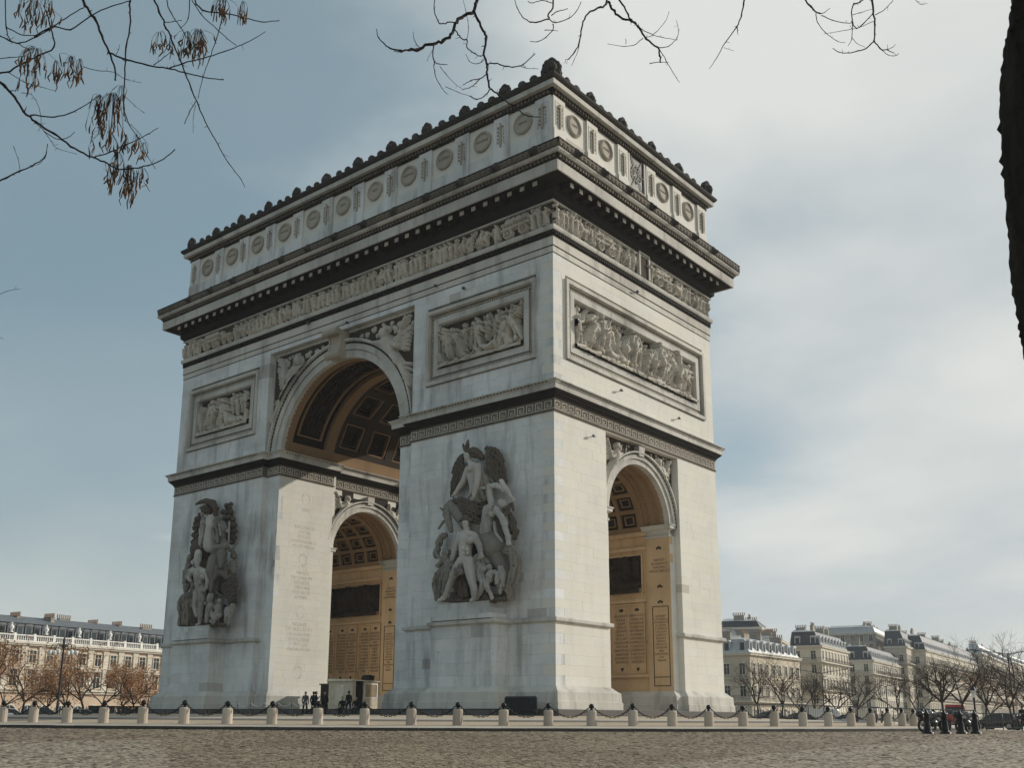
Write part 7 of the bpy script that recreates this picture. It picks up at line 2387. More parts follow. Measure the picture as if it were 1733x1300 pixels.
SKIN = plain_mat('skin', (0.42, 0.27, 0.20), .6)
HAIR = plain_mat('hair', (0.03, 0.022, 0.018), .6)
SHOE = plain_mat('shoe', (0.03, 0.03, 0.03), .5)
CO = {k: plain_mat('cloth_' + k, c_, .9) for k, c_ in (('black', (.018, .018, .02)), ('navy', (.025, .03, .045)), ('grey', (.14, .14, .14)), ('red', (.25, .035, .03)), ('white', (.55, .54, .5)), ('brown', (.09, .06, .045)))}
PM = {}
for key, pose, a, b_ in (('s1', 'stand', 'black', 'black'), ('s2', 'phone', 'navy', 'black'), ('w1', 'walk', 'black', 'navy'), ('w2', 'walk', 'grey', 'black'), ('t1', 'sit', 'black', 'navy'), ('w3', 'walk', 'white', 'navy')):
    PM[key] = person_mesh(pose, [SKIN, CO[a], CO[b_], HAIR, SHOE])
bench = thing('stone_bench', 'low dark bench at the left end of the right pier', 'bench', (-16.6, -2.0, .12), R_(30))
v = MB()
v.box(-1.3, 1.3, -.22, .22, .36, .45)
link('seat', v.mesh('seat', M['step']), bench)
v = MB()
v.box(-.12, .12, -.18, .18, 0, .359)
lme_ = v.mesh('leg', M['step'])
for sx in (-1, 1):
    link('leg', lme_, bench, loc=(sx * 1.0, 0, 0))
PEOPLE = [
    ('s1', -22.2, -1.0, .12, 200, 'person in a black coat standing before the cabin door'),
    ('s2', -21.6, -1.3, .12, 150, 'person in navy holding a phone, right of the cabin door'),
    ('w2', -22.9, -1.2, .12, 70, 'person in a grey coat walking past the front of the cabin'),
    ('s1', -21.0, -.9, .12, 40, 'person in black standing under the cabin window'),
    ('t1', -16.3, -2.0, .12, 30, 'person in black sitting on the dark bench, left'),
    ('t1', -17.2, -2.5, .12, 30, 'person in black sitting on the dark bench, right'),
    ('w1', -18.0, -1.2, .12, 260, 'person in black and navy walking at the corner of the right pier'),
]
for k, x, y, z, rz, lab in PEOPLE:
    link('person', PM[k], None, lab, 'person', 'people at the arch', loc=(x, y, z), rotz=R_(rz))
for i, (k, px, d) in enumerate((('w3', 214, 128), ('w1', 166, 130), ('s2', 95, 126), ('w2', 1468, 118), ('w1', 1480, 119), ('w3', 1320, 120))):
    x, y, z = spot(bearing(px), d)
    labs = ['person in white walking before the dark low fence on the far left', 'person in black walking under the brown trees on the left', 'person in navy standing by the candelabra lamp', 'person in grey walking before the third house on the right', 'person in black walking beside the grey walker on the right', 'person in white walking before the corner house']
    link('person', PM[k], None, labs[i], 'person', 'walkers on the far pavement', loc=(x, y, z), rotz=R_(60 * i))

# ------------------------------------------------------------------ houses round the square
M['facade'] = stone_mat('facade_stone', (0.58, 0.52, 0.42), .05, .3, 0, grain=2)
M['facade2'] = stone_mat('facade_stone_pale', (0.68, 0.64, 0.55), .05, .2, 0, grain=2)
M['facade3'] = stone_mat('facade_stone_pink', (0.60, 0.48, 0.37), .05, .3, 0, grain=2)
M['facade_grey'] = stone_mat('facade_grey_render', (0.36, 0.36, 0.34), .05, .3, 0, grain=2)
M['zinc'] = plain_mat('zinc_roof', (0.42, 0.43, 0.44), .5, .2, .15, 1.0)
M['slate'] = plain_mat('slate_roof', (0.05, 0.058, 0.068), .6, 0, .3, 1.5)
M['brick'] = plain_mat('chimney_brick', (0.30, 0.27, 0.225), .9, 0, .25, 1.5)
M['pot'] = plain_mat('clay_pot', (0.28, 0.19, 0.14), .9)
M['balc'] = plain_mat('balcony_iron', (0.06, 0.06, 0.06), .6)


def win_mesh(w, h, arched=False):
    f = MB()
    f.box(-w / 2 - .14, -w / 2, -.10, .02, 0, h)
    f.box(w / 2, w / 2 + .14, -.10, .02, 0, h)
    f.box(-w / 2 - .22, w / 2 + .22, -.16, .02, h, h + .2)
    f.box(-w / 2 - .18, w / 2 + .18, -.16, .02, -.14, 0)
    f.box(-.04, .04, -.05, .015, 0, h)
    f.box(-w / 2, w / 2, -.05, .014, h * .68, h * .68 + .07)
    p = MB()
    p.box(-w / 2, w / 2, -.02, .01, 0, h)
    return f.mesh('window', M['facade2']), p.mesh('pane', M['glass'])


WINS = {}


def window(root, w, h, x, y, z, rz):
    k = (w, h)
    if k not in WINS:
        WINS[k] = win_mesh(w, h)
    o = link('window', WINS[k][0], root, loc=(x, y, z), rotz=rz)
    link('pane', WINS[k][1], o)
    return o


DORM = MB()
DORM.box(-.65, .65, 0, 1.6, 0, 1.6)
DORM.hexa([(-.8, -.12, 1.6), (.8, -.12, 1.6), (.8, 1.7, 1.6), (-.8, 1.7, 1.6), (-.45, -.12, 1.92), (.45, -.12, 1.92), (.45, 1.7, 1.92), (-.45, 1.7, 1.92)])
dorm_me = DORM.mesh('dormer', M['zinc'])
M['grey_slate'] = plain_mat('grey_slate', (0.13, 0.14, 0.15), .6, 0, .25, 1.5)
dorm2_me = DORM.mesh('dormer', M['grey_slate'])
DP = MB()
DP.box(-.42, .42, -.02, .0, .2, 1.45)
dpane_me = DP.mesh('pane', M['glass'])
CH = MB()
CH.box(-1.4, 1.4, -.33, .33, 0, 2.6)
CH.box(-1.46, 1.46, -.4, .4, 2.6, 2.75)
chim_me = CH.mesh('chimney', M['brick'])
CP = MB()
for k in range(7):
    CP.lathe([(.12, 2.8), (.10, 3.35), (.13, 3.4), (.08, 3.42)], c=(-1.2 + .4 * k, 0, 0), n=6)
pots_me = CP.mesh('chimney_pots', M['pot'])


def building(name, label, c, e, len1, zw, zr, rows, wall, roof, pitch=2.7, wsize=(1.05, 1.9), balc=(), inset=1.7, dorm=True, chims=4, seed=0, zb=None, vis1=True, vis2=True):
    g = random.Random(seed)
    xc, yc, z0 = spot(bearing(c[0]), c[1])
    xe, ye, _ = spot(bearing(e[0]), e[1])
    d = Vector((xe - xc, ye - yc))
    len2 = d.length
    rot = math.atan2(d.y, d.x) - math.pi / 2
    zb = (z0 - 1.5) if zb is None else zb
    r = thing(name, label, 'building', (xc, yc, zb), rot)
    H, T = zw - zb, zr - zb
    v = MB()
    v.box(-len1, 0, 0, len2, -1, H)
    link('wall', v.mesh('wall', wall), r)
    v = MB()
    v.box(-len1 - .3, .42, -.42, len2 + .1, H - .45, H - .12)
    v.box(-len1 - .3, .55, -.55, len2 + .1, H - .119, H + .05)
    for zz in rows[1:]:
        v.box(-len1, .14, -.14, len2, zz - zb - .75, zz - zb - .52)
    # shallow joint lines of the ground floor
    link('cornice', v.mesh('cornice', M['facade2']), r)
    rf = MB()
    i = inset
    rf.hexa([(-len1, 0, H + .05), (0, 0, H + .05), (0, len2, H + .05), (-len1, len2, H + .05), (-len1 + .2, i, T - .5), (-i, i, T - .5), (-i, len2 - .2, T - .5), (-len1 + .2, len2 - .2, T - .5)])
    ro = link('roof', rf.mesh('roof', roof), r)
    rf = MB()
    rf.hexa([(-len1 + .1, i - .15, T - .499), (-i + .15, i - .15, T - .499), (-i + .15, len2 - .1, T - .499), (-len1 + .1, len2 - .1, T - .499), (-len1 + .3, i + 3.5, T + .4), (-i - 3.5, i + 3.5, T + .4), (-i - 3.5, len2 - .3, T + .4), (-len1 + .3, len2 - .3, T + .4)])
    link('roof_top', rf.mesh('roof_top', M['zinc']), ro)
    n1, n2 = max(1, int(len1 / pitch)), max(1, int(len2 / pitch))
    for ri, zz in enumerate(rows):
        if vis1:
            for k in range(n1):
                window(r, wsize[0], wsize[1], -len1 + len1 * (k + .5) / n1, 0, zz - zb, 0)
        if vis2:
            for k in range(n2):
                window(r, wsize[0], wsize[1], 0, len2 * (k + .5) / n2, zz - zb, math.pi / 2)
    for zz in balc:
        v = MB()
        q = zz - zb
        v.box(-len1, .85, -.85, -.0, q - .2, q)
        v.box(.0, .85, 0, len2, q - .2, q)
        b_ = link('balcony', v.mesh('balcony', M['facade2']), r)
        v = MB()
        v.box(-len1, .82, -.82, -.79, q + .9, q + .96)
        v.box(.79, .82, -.78, len2, q + .9, q + .96)
        for k in range(int((len1 + len2) / .3)):
            s = k * .3
            if s < len1:
                v.box(-s - .02, -s + .02, -.82, -.79, q, q + .9)
            else:
                v.box(.79, .82, s - len1 - .02, s - len1 + .02, q, q + .9)
        link('railing', v.mesh('railing', M['balc']), b_)
    if dorm:
        h = T - .5 - H - .05
        for k in range(n1):
            o = link('dormer', dorm_me, r, loc=(-len1 + len1 * (k + .5) / n1, i * .18, H + .25), scale=(1, 1, min(1.1, h / 2.1)))
            link('pane', dpane_me, o)
        for k in range(n2):
            o = link('dormer', dorm_me, r, loc=(-i * .18, len2 * (k + .5) / n2, H + .25), rotz=math.pi / 2, scale=(1, 1, min(1.1, h / 2.1)))
            link('pane', dpane_me, o)
    for k in range(chims):
        y = len2 * (k + .5 + g.uniform(-.25, .25)) / chims
        o = link('chimney', chim_me, ro, loc=(-i - 2.0 - g.uniform(0, 2), y, T - .6), rotz=g.choice((0, 0, math.pi / 2)), scale=(.8, 1, g.uniform(.45, .85)))
        q = link('chimney_pots', pots_me, ro, loc=o.location, rotz=o.rotation_euler.z)
        q.location.z = T - .6 + 2.8 * (o.scale.z - 1)
    return r


building('corner_house', 'beige corner house with pale mansard roof just right of the arch', (1265, 190), (1348, 211), 24, 11.6, 14.6, (-.3, 3.9, 7.8), M['facade'], M['zinc'], balc=(3.1,), seed=1)
building('house', 'cream house with dark slate mansard and balcony, second on the right', (1385, 250), (1430, 276), 7.2, 16.7, 20.6, (-.3, 3.6, 7.2, 10.4, 13.6), M['facade2'], M['slate'], balc=(13.0, 6.6), seed=2)
building('house', 'pale house with dark rounded slate roof end, third on the right', (1470, 290), (1517, 330), 7.0, 15.4, 19.6, (-.5, 3.2, 6.4, 9.4, 12.4), M['facade2'], M['slate'], balc=(11.8,), seed=3)
building('town_house', 'narrow grey house with tall domed roof and high chimney stacks', (1528, 330), (1556, 364), 6.2, 21.4, 26.6, (-.5, 3.2, 6.4, 9.8, 13.2, 17), M['facade'], M['slate'], balc=(16.4,), seed=4, chims=3)
building('terrace_block', 'long terrace with a row of chimney stacks behind the tall forked tree', (1560, 342), (1652, 450), 5, 21.0, 26.0, (-.5, 3.2, 6.8, 10.2, 13.6, 17), M['facade2'], M['slate'], balc=(6.2, 16.4), seed=5, chims=7)
building('terrace_block', 'tall white terrace receding along the avenue at the far right', (1655, 440), (1704, 560), 5, 25.0, 29.5, (-.5, 3.2, 6.8, 10.4, 13.8, 17.2, 20.6), M['facade2'], M['zinc'], balc=(6.4, 20.0), seed=6, chims=4)
building('terrace_block', 'farthest pale terrace at the right edge of the view', (1704, 550), (1790, 800), 5, 27.0, 31.0, (-.5, 3.2, 6.8, 10.4, 14.0, 17.4, 21), M['facade2'], M['zinc'], balc=(13.4,), seed=7, chims=5)
building('rear_house', 'dark boxy block rising behind the corner house', (1285, 232), (1300, 250), 8.5, 19.6, 21.6, (15.8,), M['facade_grey'], M['slate'], chims=3, seed=8, inset=.8, dorm=False)
building('rear_house', 'brown low block with flat roof between the corner house and the second house', (1318, 226), (1330, 240), 7, 16.4, 17.4, (13.2,), M['facade'], M['zinc'], chims=2, seed=9, inset=.5, dorm=False)
building('rear_house', 'tall grey block with bare gables behind the third house', (1478, 338), (1500, 366), 14, 26.2, 28.6, (17.5, 21, 23.6), M['facade_grey'], M['zinc'], chims=4, seed=10, inset=.7, dorm=False)
building('rear_house', 'grey stair tower with a red chimney behind the third house', (1440, 342), (1452, 362), 5.5, 25.0, 27.0, (20.0,), M['facade_grey'], M['zinc'], chims=1, seed=11, inset=.5, dorm=False)
building('rear_house', 'cluttered roofs with white flues showing beside the lit pier of the arch', (1246, 222), (1252, 240), 9, 17.0, 18.6, (13.0,), M['facade'], M['zinc'], chims=4, seed=12, inset=.6, dorm=False)

# the long palace on the left
xa, ya, za = spot(bearing(330), 199)
xb, yb, zb_ = spot(bearing(-40), 174)
dv = Vector((xa - xb, ya - yb))
LEN = dv.length
zb = -4.2
pal = thing('palace', 'long stone palace with white balustrade and dark mansard roof at the left', 'building', (xb, yb, zb - 1.1), math.atan2(dv.y, dv.x))
v = MB()
v.box(0, LEN, 0, 16, -1, 12.0 - zb)
link('wall', v.mesh('wall', M['facade3']), pal)
v = MB()
v.box(-.2, LEN, -.5, 0, 11.75 - zb, 12.0 - zb)
v.box(-.2, LEN, -.7, .1, 12.001 - zb, 12.35 - zb)
v.box(-.2, LEN, -.25, -.001, 8.55 - zb, 8.8 - zb)
v.box(-.2, LEN, -.4, -.001, 4.5 - zb, 4.85 - zb)
v.box(-.2, LEN, -.2, -.001, -1.6 - zb, -1.2 - zb)
link('cornice', v.mesh('cornice', M['facade2']), pal)
v = MB()
v.box(-.2, LEN, -.55, -.15, 12.351 - zb, 12.5 - zb)
v.box(-.2, LEN, -.55, -.15, 13.2 - zb, 13.38 - zb)
n = int(LEN / .38)
for k in range(n):
    if k % 9:
        v.lathe([(.07, 0), (.12, .2), (.07, .45), (.09, .7)], c=(k * LEN / n, -.35, 12.5 - zb), n=6)
    else:
        v.box(k * LEN / n - .2, k * LEN / n + .2, -.58, -.1, 12.5 - zb, 13.6 - zb)
link('balustrade', v.mesh('balustrade', M['white']), pal)
NB = 14
pb_ = LEN / NB
v = MB()
v.box(-.45, .45, -.16, 0, 4.86 - zb, 11.7 - zb)
v.box(-.55, .55, -.22, -.0, 11.0 - zb, 11.74 - zb)
v.box(-.55, .55, -.22, -.0, 4.86 - zb, 5.4 - zb)
pil_me = v.mesh('wall_pilaster', M['facade2'])
v = MB()
v.box(-1.3, 1.3, -.75, 0, 4.87 - zb, 5.1 - zb)
v.hexa([(-1.05, -.35, 8.1 - zb), (1.05, -.35, 8.1 - zb), (1.05, 0, 8.1 - zb), (-1.05, 0, 8.1 - zb), (-.15, -.35, 8.6 - zb), (.15, -.35, 8.6 - zb), (.15, 0, 8.6 - zb), (-.15, 0, 8.6 - zb)])
ped_me = v.mesh('window_pediment', M['facade2'])
ar = MB()
half_ring(ar, 0, 1.6 - zb, .95, 1.2, -.14, .02, 'y', 12)
ar.box(-1.2, -.95, -.14, .02, -2.6 - zb, 1.6 - zb)
ar.box(.95, 1.2, -.14, .02, -2.6 - zb, 1.6 - zb)
ar.box(-.05, .05, -.06, .01, -2.6 - zb, 2.5 - zb)
arch_fr = ar.mesh('arched_window', M['facade2'])
ar = MB()
ar.box(-.95, .95, -.02, .012, -2.6 - zb, 1.6 - zb)
vs = [(-.95 * math.cos(math.pi * i / 12), -.02, 1.6 - zb + .95 * math.sin(math.pi * i / 12)) for i in range(13)]
ar.add(vs, [tuple(range(13))])
arch_pn = ar.mesh('pane', M['glass'])
ur = MB()
ur.lathe([(.3, 0), (.3, .15), (.12, .25), (.34, .7), (.38, .95), (.2, 1.1), (.1, 1.3), (.18, 1.45), (.0, 1.6)], n=10)
urn_me = ur.mesh('urn', M['white'], True)
for k in range(NB):
    x = pb_ * (k + .5)
    window(pal, 1.15, 1.9, x, 0, 9.1 - zb, 0)
    window(pal, 1.25, 2.5, x, 0, 5.5 - zb, 0)
    link('window_pediment', ped_me, pal, loc=(x, 0, 0))
    link('wall_pilaster', pil_me, pal, loc=(pb_ * k, 0, 0))
    a_ = link('arched_window', arch_fr, pal, loc=(x, 0, 0))
    link('pane', arch_pn, a_)
    o = link('dormer', dorm2_me, pal, loc=(x - pb_ * .25, .55, 13.1 - zb), scale=(1, 1, 1.05))
    link('pane', dpane_me, o)
    o = link('dormer', dorm2_me, pal, loc=(x + pb_ * .25, .55, 13.1 - zb), scale=(.9, 1, 1.0))
    link('pane', dpane_me, o)
    if k % 2 == 0:
        link('urn', urn_me, pal, loc=(pb_ * k + .2, -.35, 13.6 - zb))
v = MB()
v.hexa([(0, .2, 12.36 - zb), (LEN, .2, 12.36 - zb), (LEN, 15.8, 12.36 - zb), (0, 15.8, 12.36 - zb), (0, 1.5, 15.3 - zb), (LEN, 1.5, 15.3 - zb), (LEN, 14.5, 15.3 - zb), (0, 14.5, 15.3 - zb)])
pr = link('roof', v.mesh('roof', M['slate']), pal)
v = MB()
v.hexa([(0, 1.3, 15.3 - zb), (LEN, 1.3, 15.3 - zb), (LEN, 14.7, 15.3 - zb), (0, 14.7, 15.3 - zb), (0, 6, 16.8 - zb), (LEN, 6, 16.8 - zb), (LEN, 10, 16.8 - zb), (0, 10, 16.8 - zb)])
link('roof_top', v.mesh('roof_top', M['grey_slate']), pr)
g = random.Random(4)
for k, x in enumerate((2.5, 10.5, 16.0, 20.5, 26.0, 30.5, 36)):
    o = link('chimney', chim_me, pr, loc=(x, 4.5 + g.uniform(0, 3), 15.4 - zb), rotz=math.pi / 2 if k % 3 else 0, scale=(.75, 1, g.uniform(.45, .7)))
    q = link('chimney_pots', pots_me, pr, loc=o.location, rotz=o.rotation_euler.z)
    q.location.z = 15.4 - zb + 2.8 * (o.scale.z - 1)

# low dark wall and hedge strip before the palace
x, y, z = spot(bearing(226), 140)
hd = thing('garden_fence', 'dark low fence with glazed panels under the brown trees at the left', 'fence', (x, y, z), R_(bearing(226) - 90))
v = MB()
for k in range(9):
    v.box(-4 + k * 1.0 - .05, -4 + k * 1.0 + .05, -.05, .05, 0, 2.0)
v.box(-4.1, 4.1, -.07, .07, 2.0, 2.12)
link('frame', v.mesh('frame', M['iron']), hd)
v = MB()
v.box(-4, 4, -.02, .02, 0, 2.0)
link('pane', v.mesh('pane', M['glass']), hd)


# ------------------------------------------------------------------ street lamps
def put(px, d):
    return spot(bearing(px), d)


v = MB()
v.lathe([(.35, -.3), (.35, .3), (.22, .5), (.16, 1.6), (.12, 2.0), (.09, 7.6), (.12, 7.7), (.07, 8.6)], n=10)
x, y, z = put(118, 118)
cl = thing('candelabra_lamp', 'tall many-armed candelabra street lamp before the palace', 'street lamp', (x, y, z))
link('pole', v.mesh('pole', M['dark_metal'], True), cl)
v = MB()
arms = []
for k in range(6):
    a = k * math.pi / 3 + .2
    pts = [(0, 0, 7.4), (.5 * math.cos(a), .5 * math.sin(a), 7.9), (1.1 * math.cos(a), 1.1 * math.sin(a), 7.8), (1.3 * math.cos(a), 1.3 * math.sin(a), 7.25)]
    v.tube(pts, .045, 5)
link('arm', v.mesh('arm', M['dark_metal']), cl)
v = MB()
v.lathe([(.0, -.45), (.16, -.4), (.22, -.05), (.1, .05), (.0, .1)], n=8)
gl = v.mesh('globe', M['white'], True)
for k in range(6):
    a = k * math.pi / 3 + .2
    link('globe', gl, cl, loc=(1.3 * math.cos(a), 1.3 * math.sin(a), 7.2))


def lamp_pole(px, d, h, arm, lab, single=False):
    x, y, z = put(px, d)
    r = thing('street_light', lab, 'street lamp', (x, y, z), R_(bearing(px) - 90), 'modern street lights by the houses')
    v = MB()
    v.lathe([(.14, -.3), (.13, 1.2), (.09, 1.3), (.06, h)], n=8)
    link('pole', v.mesh('pole', M['dark_metal'], True), r)
    for sx in ((1,) if single else (-1, 1)):
        v = MB()
        v.tube([(0, 0, h - .1), (sx * arm * .5, 0, h + .12), (sx * arm, 0, h + .3)], [.045, .04, .03], 5)
        a_ = link('arm', v.mesh('arm', M['dark_metal']), r)
        v = MB()
        v.obox((sx * (arm + .35), 0, h + .36), (1, 0, .16 * sx), (0, 0, 1), (0, 1, 0), .42, .05, .13)
        link('lamp_head', v.mesh('lamp_head', M['steel']), a_)


lamp_pole(1384, 140, 7.0, 2.4, 'slim double-armed street light before the second house on the right')
lamp_pole(1489, 145, 5.6, 1.8, 'slim double-armed street light before the third house on the right')
lamp_pole(1697, 112, 7.3, 2.6, 'slim double-armed street light at the far right above the parked car')
# old lantern
x, y, z = put(1633, 74)
ol = thing('lantern_post', 'old iron street lantern with a glass head beside the last black post', 'street lamp', (x, y, z))
v = MB()
v.lathe([(.2, -.2), (.2, .35), (.12, .5), (.07, .6), (.055, 1.9), (.09, 1.95), (.04, 2.05)], n=10)
link('pole', v.mesh('pole', M['iron'], True), ol)
v = MB()
v.lathe([(.09, 2.05), (.19, 2.5)], n=6)
v.lathe([(.0, 2.06), (.085, 2.06)], n=6)
ln = link('lantern', v.mesh('lantern', M['white']), ol)
v = MB()
v.lathe([(.24, 2.5), (.2, 2.56), (.1, 2.7), (.04, 2.74), (.03, 2.85), (.0, 2.87)], n=8)
link('lantern_cap', v.mesh('lantern_cap', M['iron']), ln)
x, y, z = put(1725, 66)
sp = thing('short_post', 'short dark post with a white cap at the right edge of the picture', 'post', (x, y, z))
v = MB()
v.lathe([(.07, -.1), (.07, 1.05), (.05, 1.1)], n=8)
link('pole', v.mesh('pole', M['iron']), sp)
v = MB()
v.lathe([(.0, 1.1), (.12, 1.12), (.12, 1.22), (.0, 1.26)], n=8)
link('cap', v.mesh('cap', M['white']), sp)

# ------------------------------------------------------------------ vehicles
PAINT = {k: plain_mat('car_paint_' + k, c_, .28, .1, .08, 1.0, .5) for k, c_ in (('dark', (.02, .024, .03)), ('grey', (.16, .165, .17)), ('white', (.62, .62, .6)), ('red', (.33, .035, .03)), ('silver', (.38, .39, .4)))}
TYRE = plain_mat('tyre', (.015, .015, .015), .85)
RED = plain_mat('tail_light', (.25, .01, .01), .25)
PLATE = plain_mat('number_plate', (.6, .58, .4), .5)
wb = MB()
wb.tube([(-.11, 0, 0), (.11, 0, 0)], .32, 18)
tyre_me = wb.mesh('tyre', TYRE)
wb = MB()
wb.tube([(-.115, 0, 0), (.115, 0, 0)], .2, 12)
rim_me = wb.mesh('rim', PAINT['silver'])


def car(name, label, px, d, heading, paint, kind='saloon', group='parked cars'):
    x, y, z = put(px, d)
    r = thing(name, label, 'van' if kind == 'van' else 'car', (x, y, z), R_(heading), group)
    if kind == 'van':
        L, Wd, sec = 4.9, .95, [(-2.45, .45, 2.15, 2.15), (-2.4, .35, 2.2, 2.2), (.9, .32, 2.22, 2.22), (1.35, .32, 1.25, 2.1), (1.9, .32, 1.15, 1.25), (2.4, .36, 1.0, 1.0), (2.48, .45, .85, .85)]
    else:
        L, Wd, sec = 4.3, .86, None
    if sec is None:
        body = [(-2.15, .42, .82), (-2.08, .3, .92), (-1.5, .26, .98), (-.6, .25, .97), (.6, .25, .95), (1.2, .26, .90), (1.85, .3, .78), (2.1, .36, .66), (2.16, .44, .58)]
    else:
        body = [(s[0], s[1], s[3]) for s in sec]
    v = MB()
    vs, fs = [], []
    for (xx, lo, hi) in body:
        k = .93 if abs(xx) > 2.05 else 1.0
        w0, w1 = Wd * k * .94, Wd * k
        wt = w1 * (.93 if sec is None else .9)
        mid = lo + (hi - lo) * .45
        vs += [(xx, -w0, lo), (xx, -w1, mid), (xx, -wt, hi - .05), (xx, -wt * .92, hi), (xx, wt * .92, hi), (xx, wt, hi - .05), (xx, w1, mid), (xx, w0, lo)]
    n = len(body)
    for i in range(n - 1):
        for k in range(8):
            l = (k + 1) % 8
            fs.append((8 * i + k, 8 * i + l, 8 * i + 8 + l, 8 * i + 8 + k))
    fs += [tuple(range(7, -1, -1)), tuple(range(8 * n - 8, 8 * n))]
    v.add(vs, [f[::-1] for f in fs])
    bo = link('body', v.mesh('body', PAINT[paint], True), r)
    if sec is None:
        # greenhouse: glass band and roof
        cab_ = [(-1.75, .97, .6), (-1.2, 1.36, .56), (-.5, 1.44, .56), (.3, 1.40, .56), (1.05, .97, .6)]
        v = MB()
        v.hexa([(-1.8, -.74, .955), (1.15, -.74, .94), (1.15, .74, .94), (-1.8, .74, .955), (-1.15, -.58, 1.38), (.28, -.58, 1.39), (.28, .58, 1.39), (-1.15, .58, 1.38)])
        link('windows', v.mesh('windows', M['glass']), r)
        v = MB()
        v.hexa([(-1.2, -.61, 1.375), (.33, -.61, 1.38), (.33, .61, 1.38), (-1.2, .61, 1.375), (-.95, -.5, 1.46), (.12, -.5, 1.46), (.12, .5, 1.46), (-.95, .5, 1.46)])
        for sx in (-1, 1):
            v.tube([(-1.85, sx * .73, .95), (-1.17, sx * .6, 1.39)], .035, 4)
            v.tube([(1.18, sx * .73, .94), (.3, sx * .6, 1.39)], .03, 4)
            v.tube([(-.35, sx * .745, .95), (-.38, sx * .61, 1.39)], .03, 4)
        link('roof', v.mesh('roof', PAINT[paint]), r)
    else:
        v = MB()
        v.box(-2.475, -2.452, -.72, .72, 1.35, 1.95)
        v.hexa([(1.0, -.8, 1.3), (1.42, -.8, 1.3), (1.42, .8, 1.3), (1.0, .8, 1.3), (.95, -.78, 2.0), (1.36, -.78, 2.0), (1.36, .78, 2.0), (.95, .78, 2.0)])
        link('windows', v.mesh('windows', M['glass']), r)
    for wx in (-1.32, 1.35):
        for sx in (-1, 1):
            w_ = link('wheel', tyre_me, r, loc=(wx, sx * Wd * .9, .32), rotz=math.pi / 2)
            link('rim', rim_me, w_)
    v = MB()
    v.box(-.06, .0, -.14, .14, -.09, .09)
    tl = v.mesh('tail_light', RED)
    hl = v.mesh('headlight', M['white'])
    e = -2.13 if sec is None else -2.46
    for sx in (-1, 1):
        link('tail_light', tl, r, loc=(e, sx * .64, .78))
        link('headlight', hl, r, loc=(2.14 if sec is None else 2.46, sx * .6, .62))
    v = MB()
    v.box(e - .05, e - .02, -.26, .26, .5, .62)
    link('number_plate', v.mesh('number_plate', PLATE), r)
    return r


car('parked_car', 'dark saloon car parked at the far right beyond the black posts', 1671, 104, 165, 'dark')
car('parked_van', 'red van seen between the black iron posts', 1600, 108, bearing(1600), 'red', 'van')
car('parked_car', 'dark car behind the bollards right of the arch, before the corner house', 1288, 118, 205, 'dark')
car('parked_car', 'dark car behind the bollards before the second house', 1338, 122, 195, 'dark')
car('parked_car', 'silver car behind the bollards before the third house', 1418, 124, 200, 'silver')
car('parked_van', 'white van behind the bollards before the second house', 1372, 132, 195, 'white', 'van')
car('parked_car', 'dark car behind the second and third bollards at the left', 82, 120, 240, 'dark')
car('parked_car', 'white car behind the first and second bollards at the left', 28, 124, 245, 'white')
car('parked_car', 'grey car behind the bollards under the brown trees', 150, 128, 240, 'grey')


def motorbike(label, px, d, heading, paint, rider=False):
    x, y, z = put(px, d)
    r = thing('motorcycle', label, 'motorcycle', (x, y, z), R_(heading), 'motorcycles parked behind the iron posts')
    t = MB()
    pts = [(.30 * math.cos(2 * math.pi * k / 16), 0, .30 * math.sin(2 * math.pi * k / 16)) for k in range(17)]
    t.tube(pts, .065, 6, cap=False)
    tm = t.mesh('wheel', TYRE, True)
    for wx in (-.68, .72):
        w_ = link('wheel', tm, r, loc=(wx, 0, .36))
        s_ = MB()
        for k in range(5):
            a = 2 * math.pi * k / 5
            s_.tube([(0, 0, 0), (.28 * math.cos(a), 0, .28 * math.sin(a))], .022, 4)
        link('spokes', s_.mesh('spokes', M['steel']), w_)
    c = Carve(.05)
    c.chain([(-.75, 0, .75, .1), (-.3, 0, .72, .13), (.0, 0, .78, .14)])
    c.chain([(.05, 0, .85, .15), (.35, 0, .92, .13), (.5, 0, .86, .09)])
    c.ell((.0, 0, .48), (.28, .17, .2))
    c.chain([(.72, 0, .40, .05), (.52, 0, 1.0, .06)])
    c.chain([(-.68, 0, .38, .05), (-.2, 0, .45, .07)])
    c.chain([(.42, -.34, 1.06, .025), (.52, 0, 1.02, .035), (.42, .34, 1.06, .025)])
    c.ell((.68, 0, .95), (.1, .12, .13))
    c.ell((-.85, 0, .95), (.2, .22, .2))
    link('body', c.mesh('body', .035, PAINT[paint]), r)
    s_ = MB()
    s_.tube([(0, -.1, .3), (-.05, -.3, .0)], .02, 4)
    link('stand', s_.mesh('stand', M['steel']), r)


motorbike('dark motorcycle behind the first black iron post', 1562, 60.5, 60, 'dark')
motorbike('grey motorcycle behind the second black iron post', 1572, 61.5, 75, 'grey')
motorbike('dark motorcycle between the third and last black posts', 1618, 63.5, 70, 'dark')
motorbike('grey motorcycle beside the old lantern', 1626, 65, 85, 'grey')
motorbike('dark motorcycle standing at the right edge beyond the car', 1713, 84, 150, 'dark')
link('person', PM['s1'], None, 'person in black beside the motorcycle at the right edge', 'person', None, loc=put(1711, 83), rotz=R_(200))


# ------------------------------------------------------------------ street trees
M['bark'] = plain_mat('dark_bark', (0.045, 0.036, 0.03), .95, 0, .35, 6, .2)
M['bark_near'] = None
M['twig'] = plain_mat('winter_twigs', (0.075, 0.055, 0.042), .95, 0, .3, 2)
M['twig_rust'] = plain_mat('rusty_twigs', (0.26, 0.15, 0.085), .95, 0, .35, 1.0)
M['leaf_rust'] = plain_mat('dry_rust_leaves', (0.40, 0.215, 0.105), .9, 0, .45, 1.2)


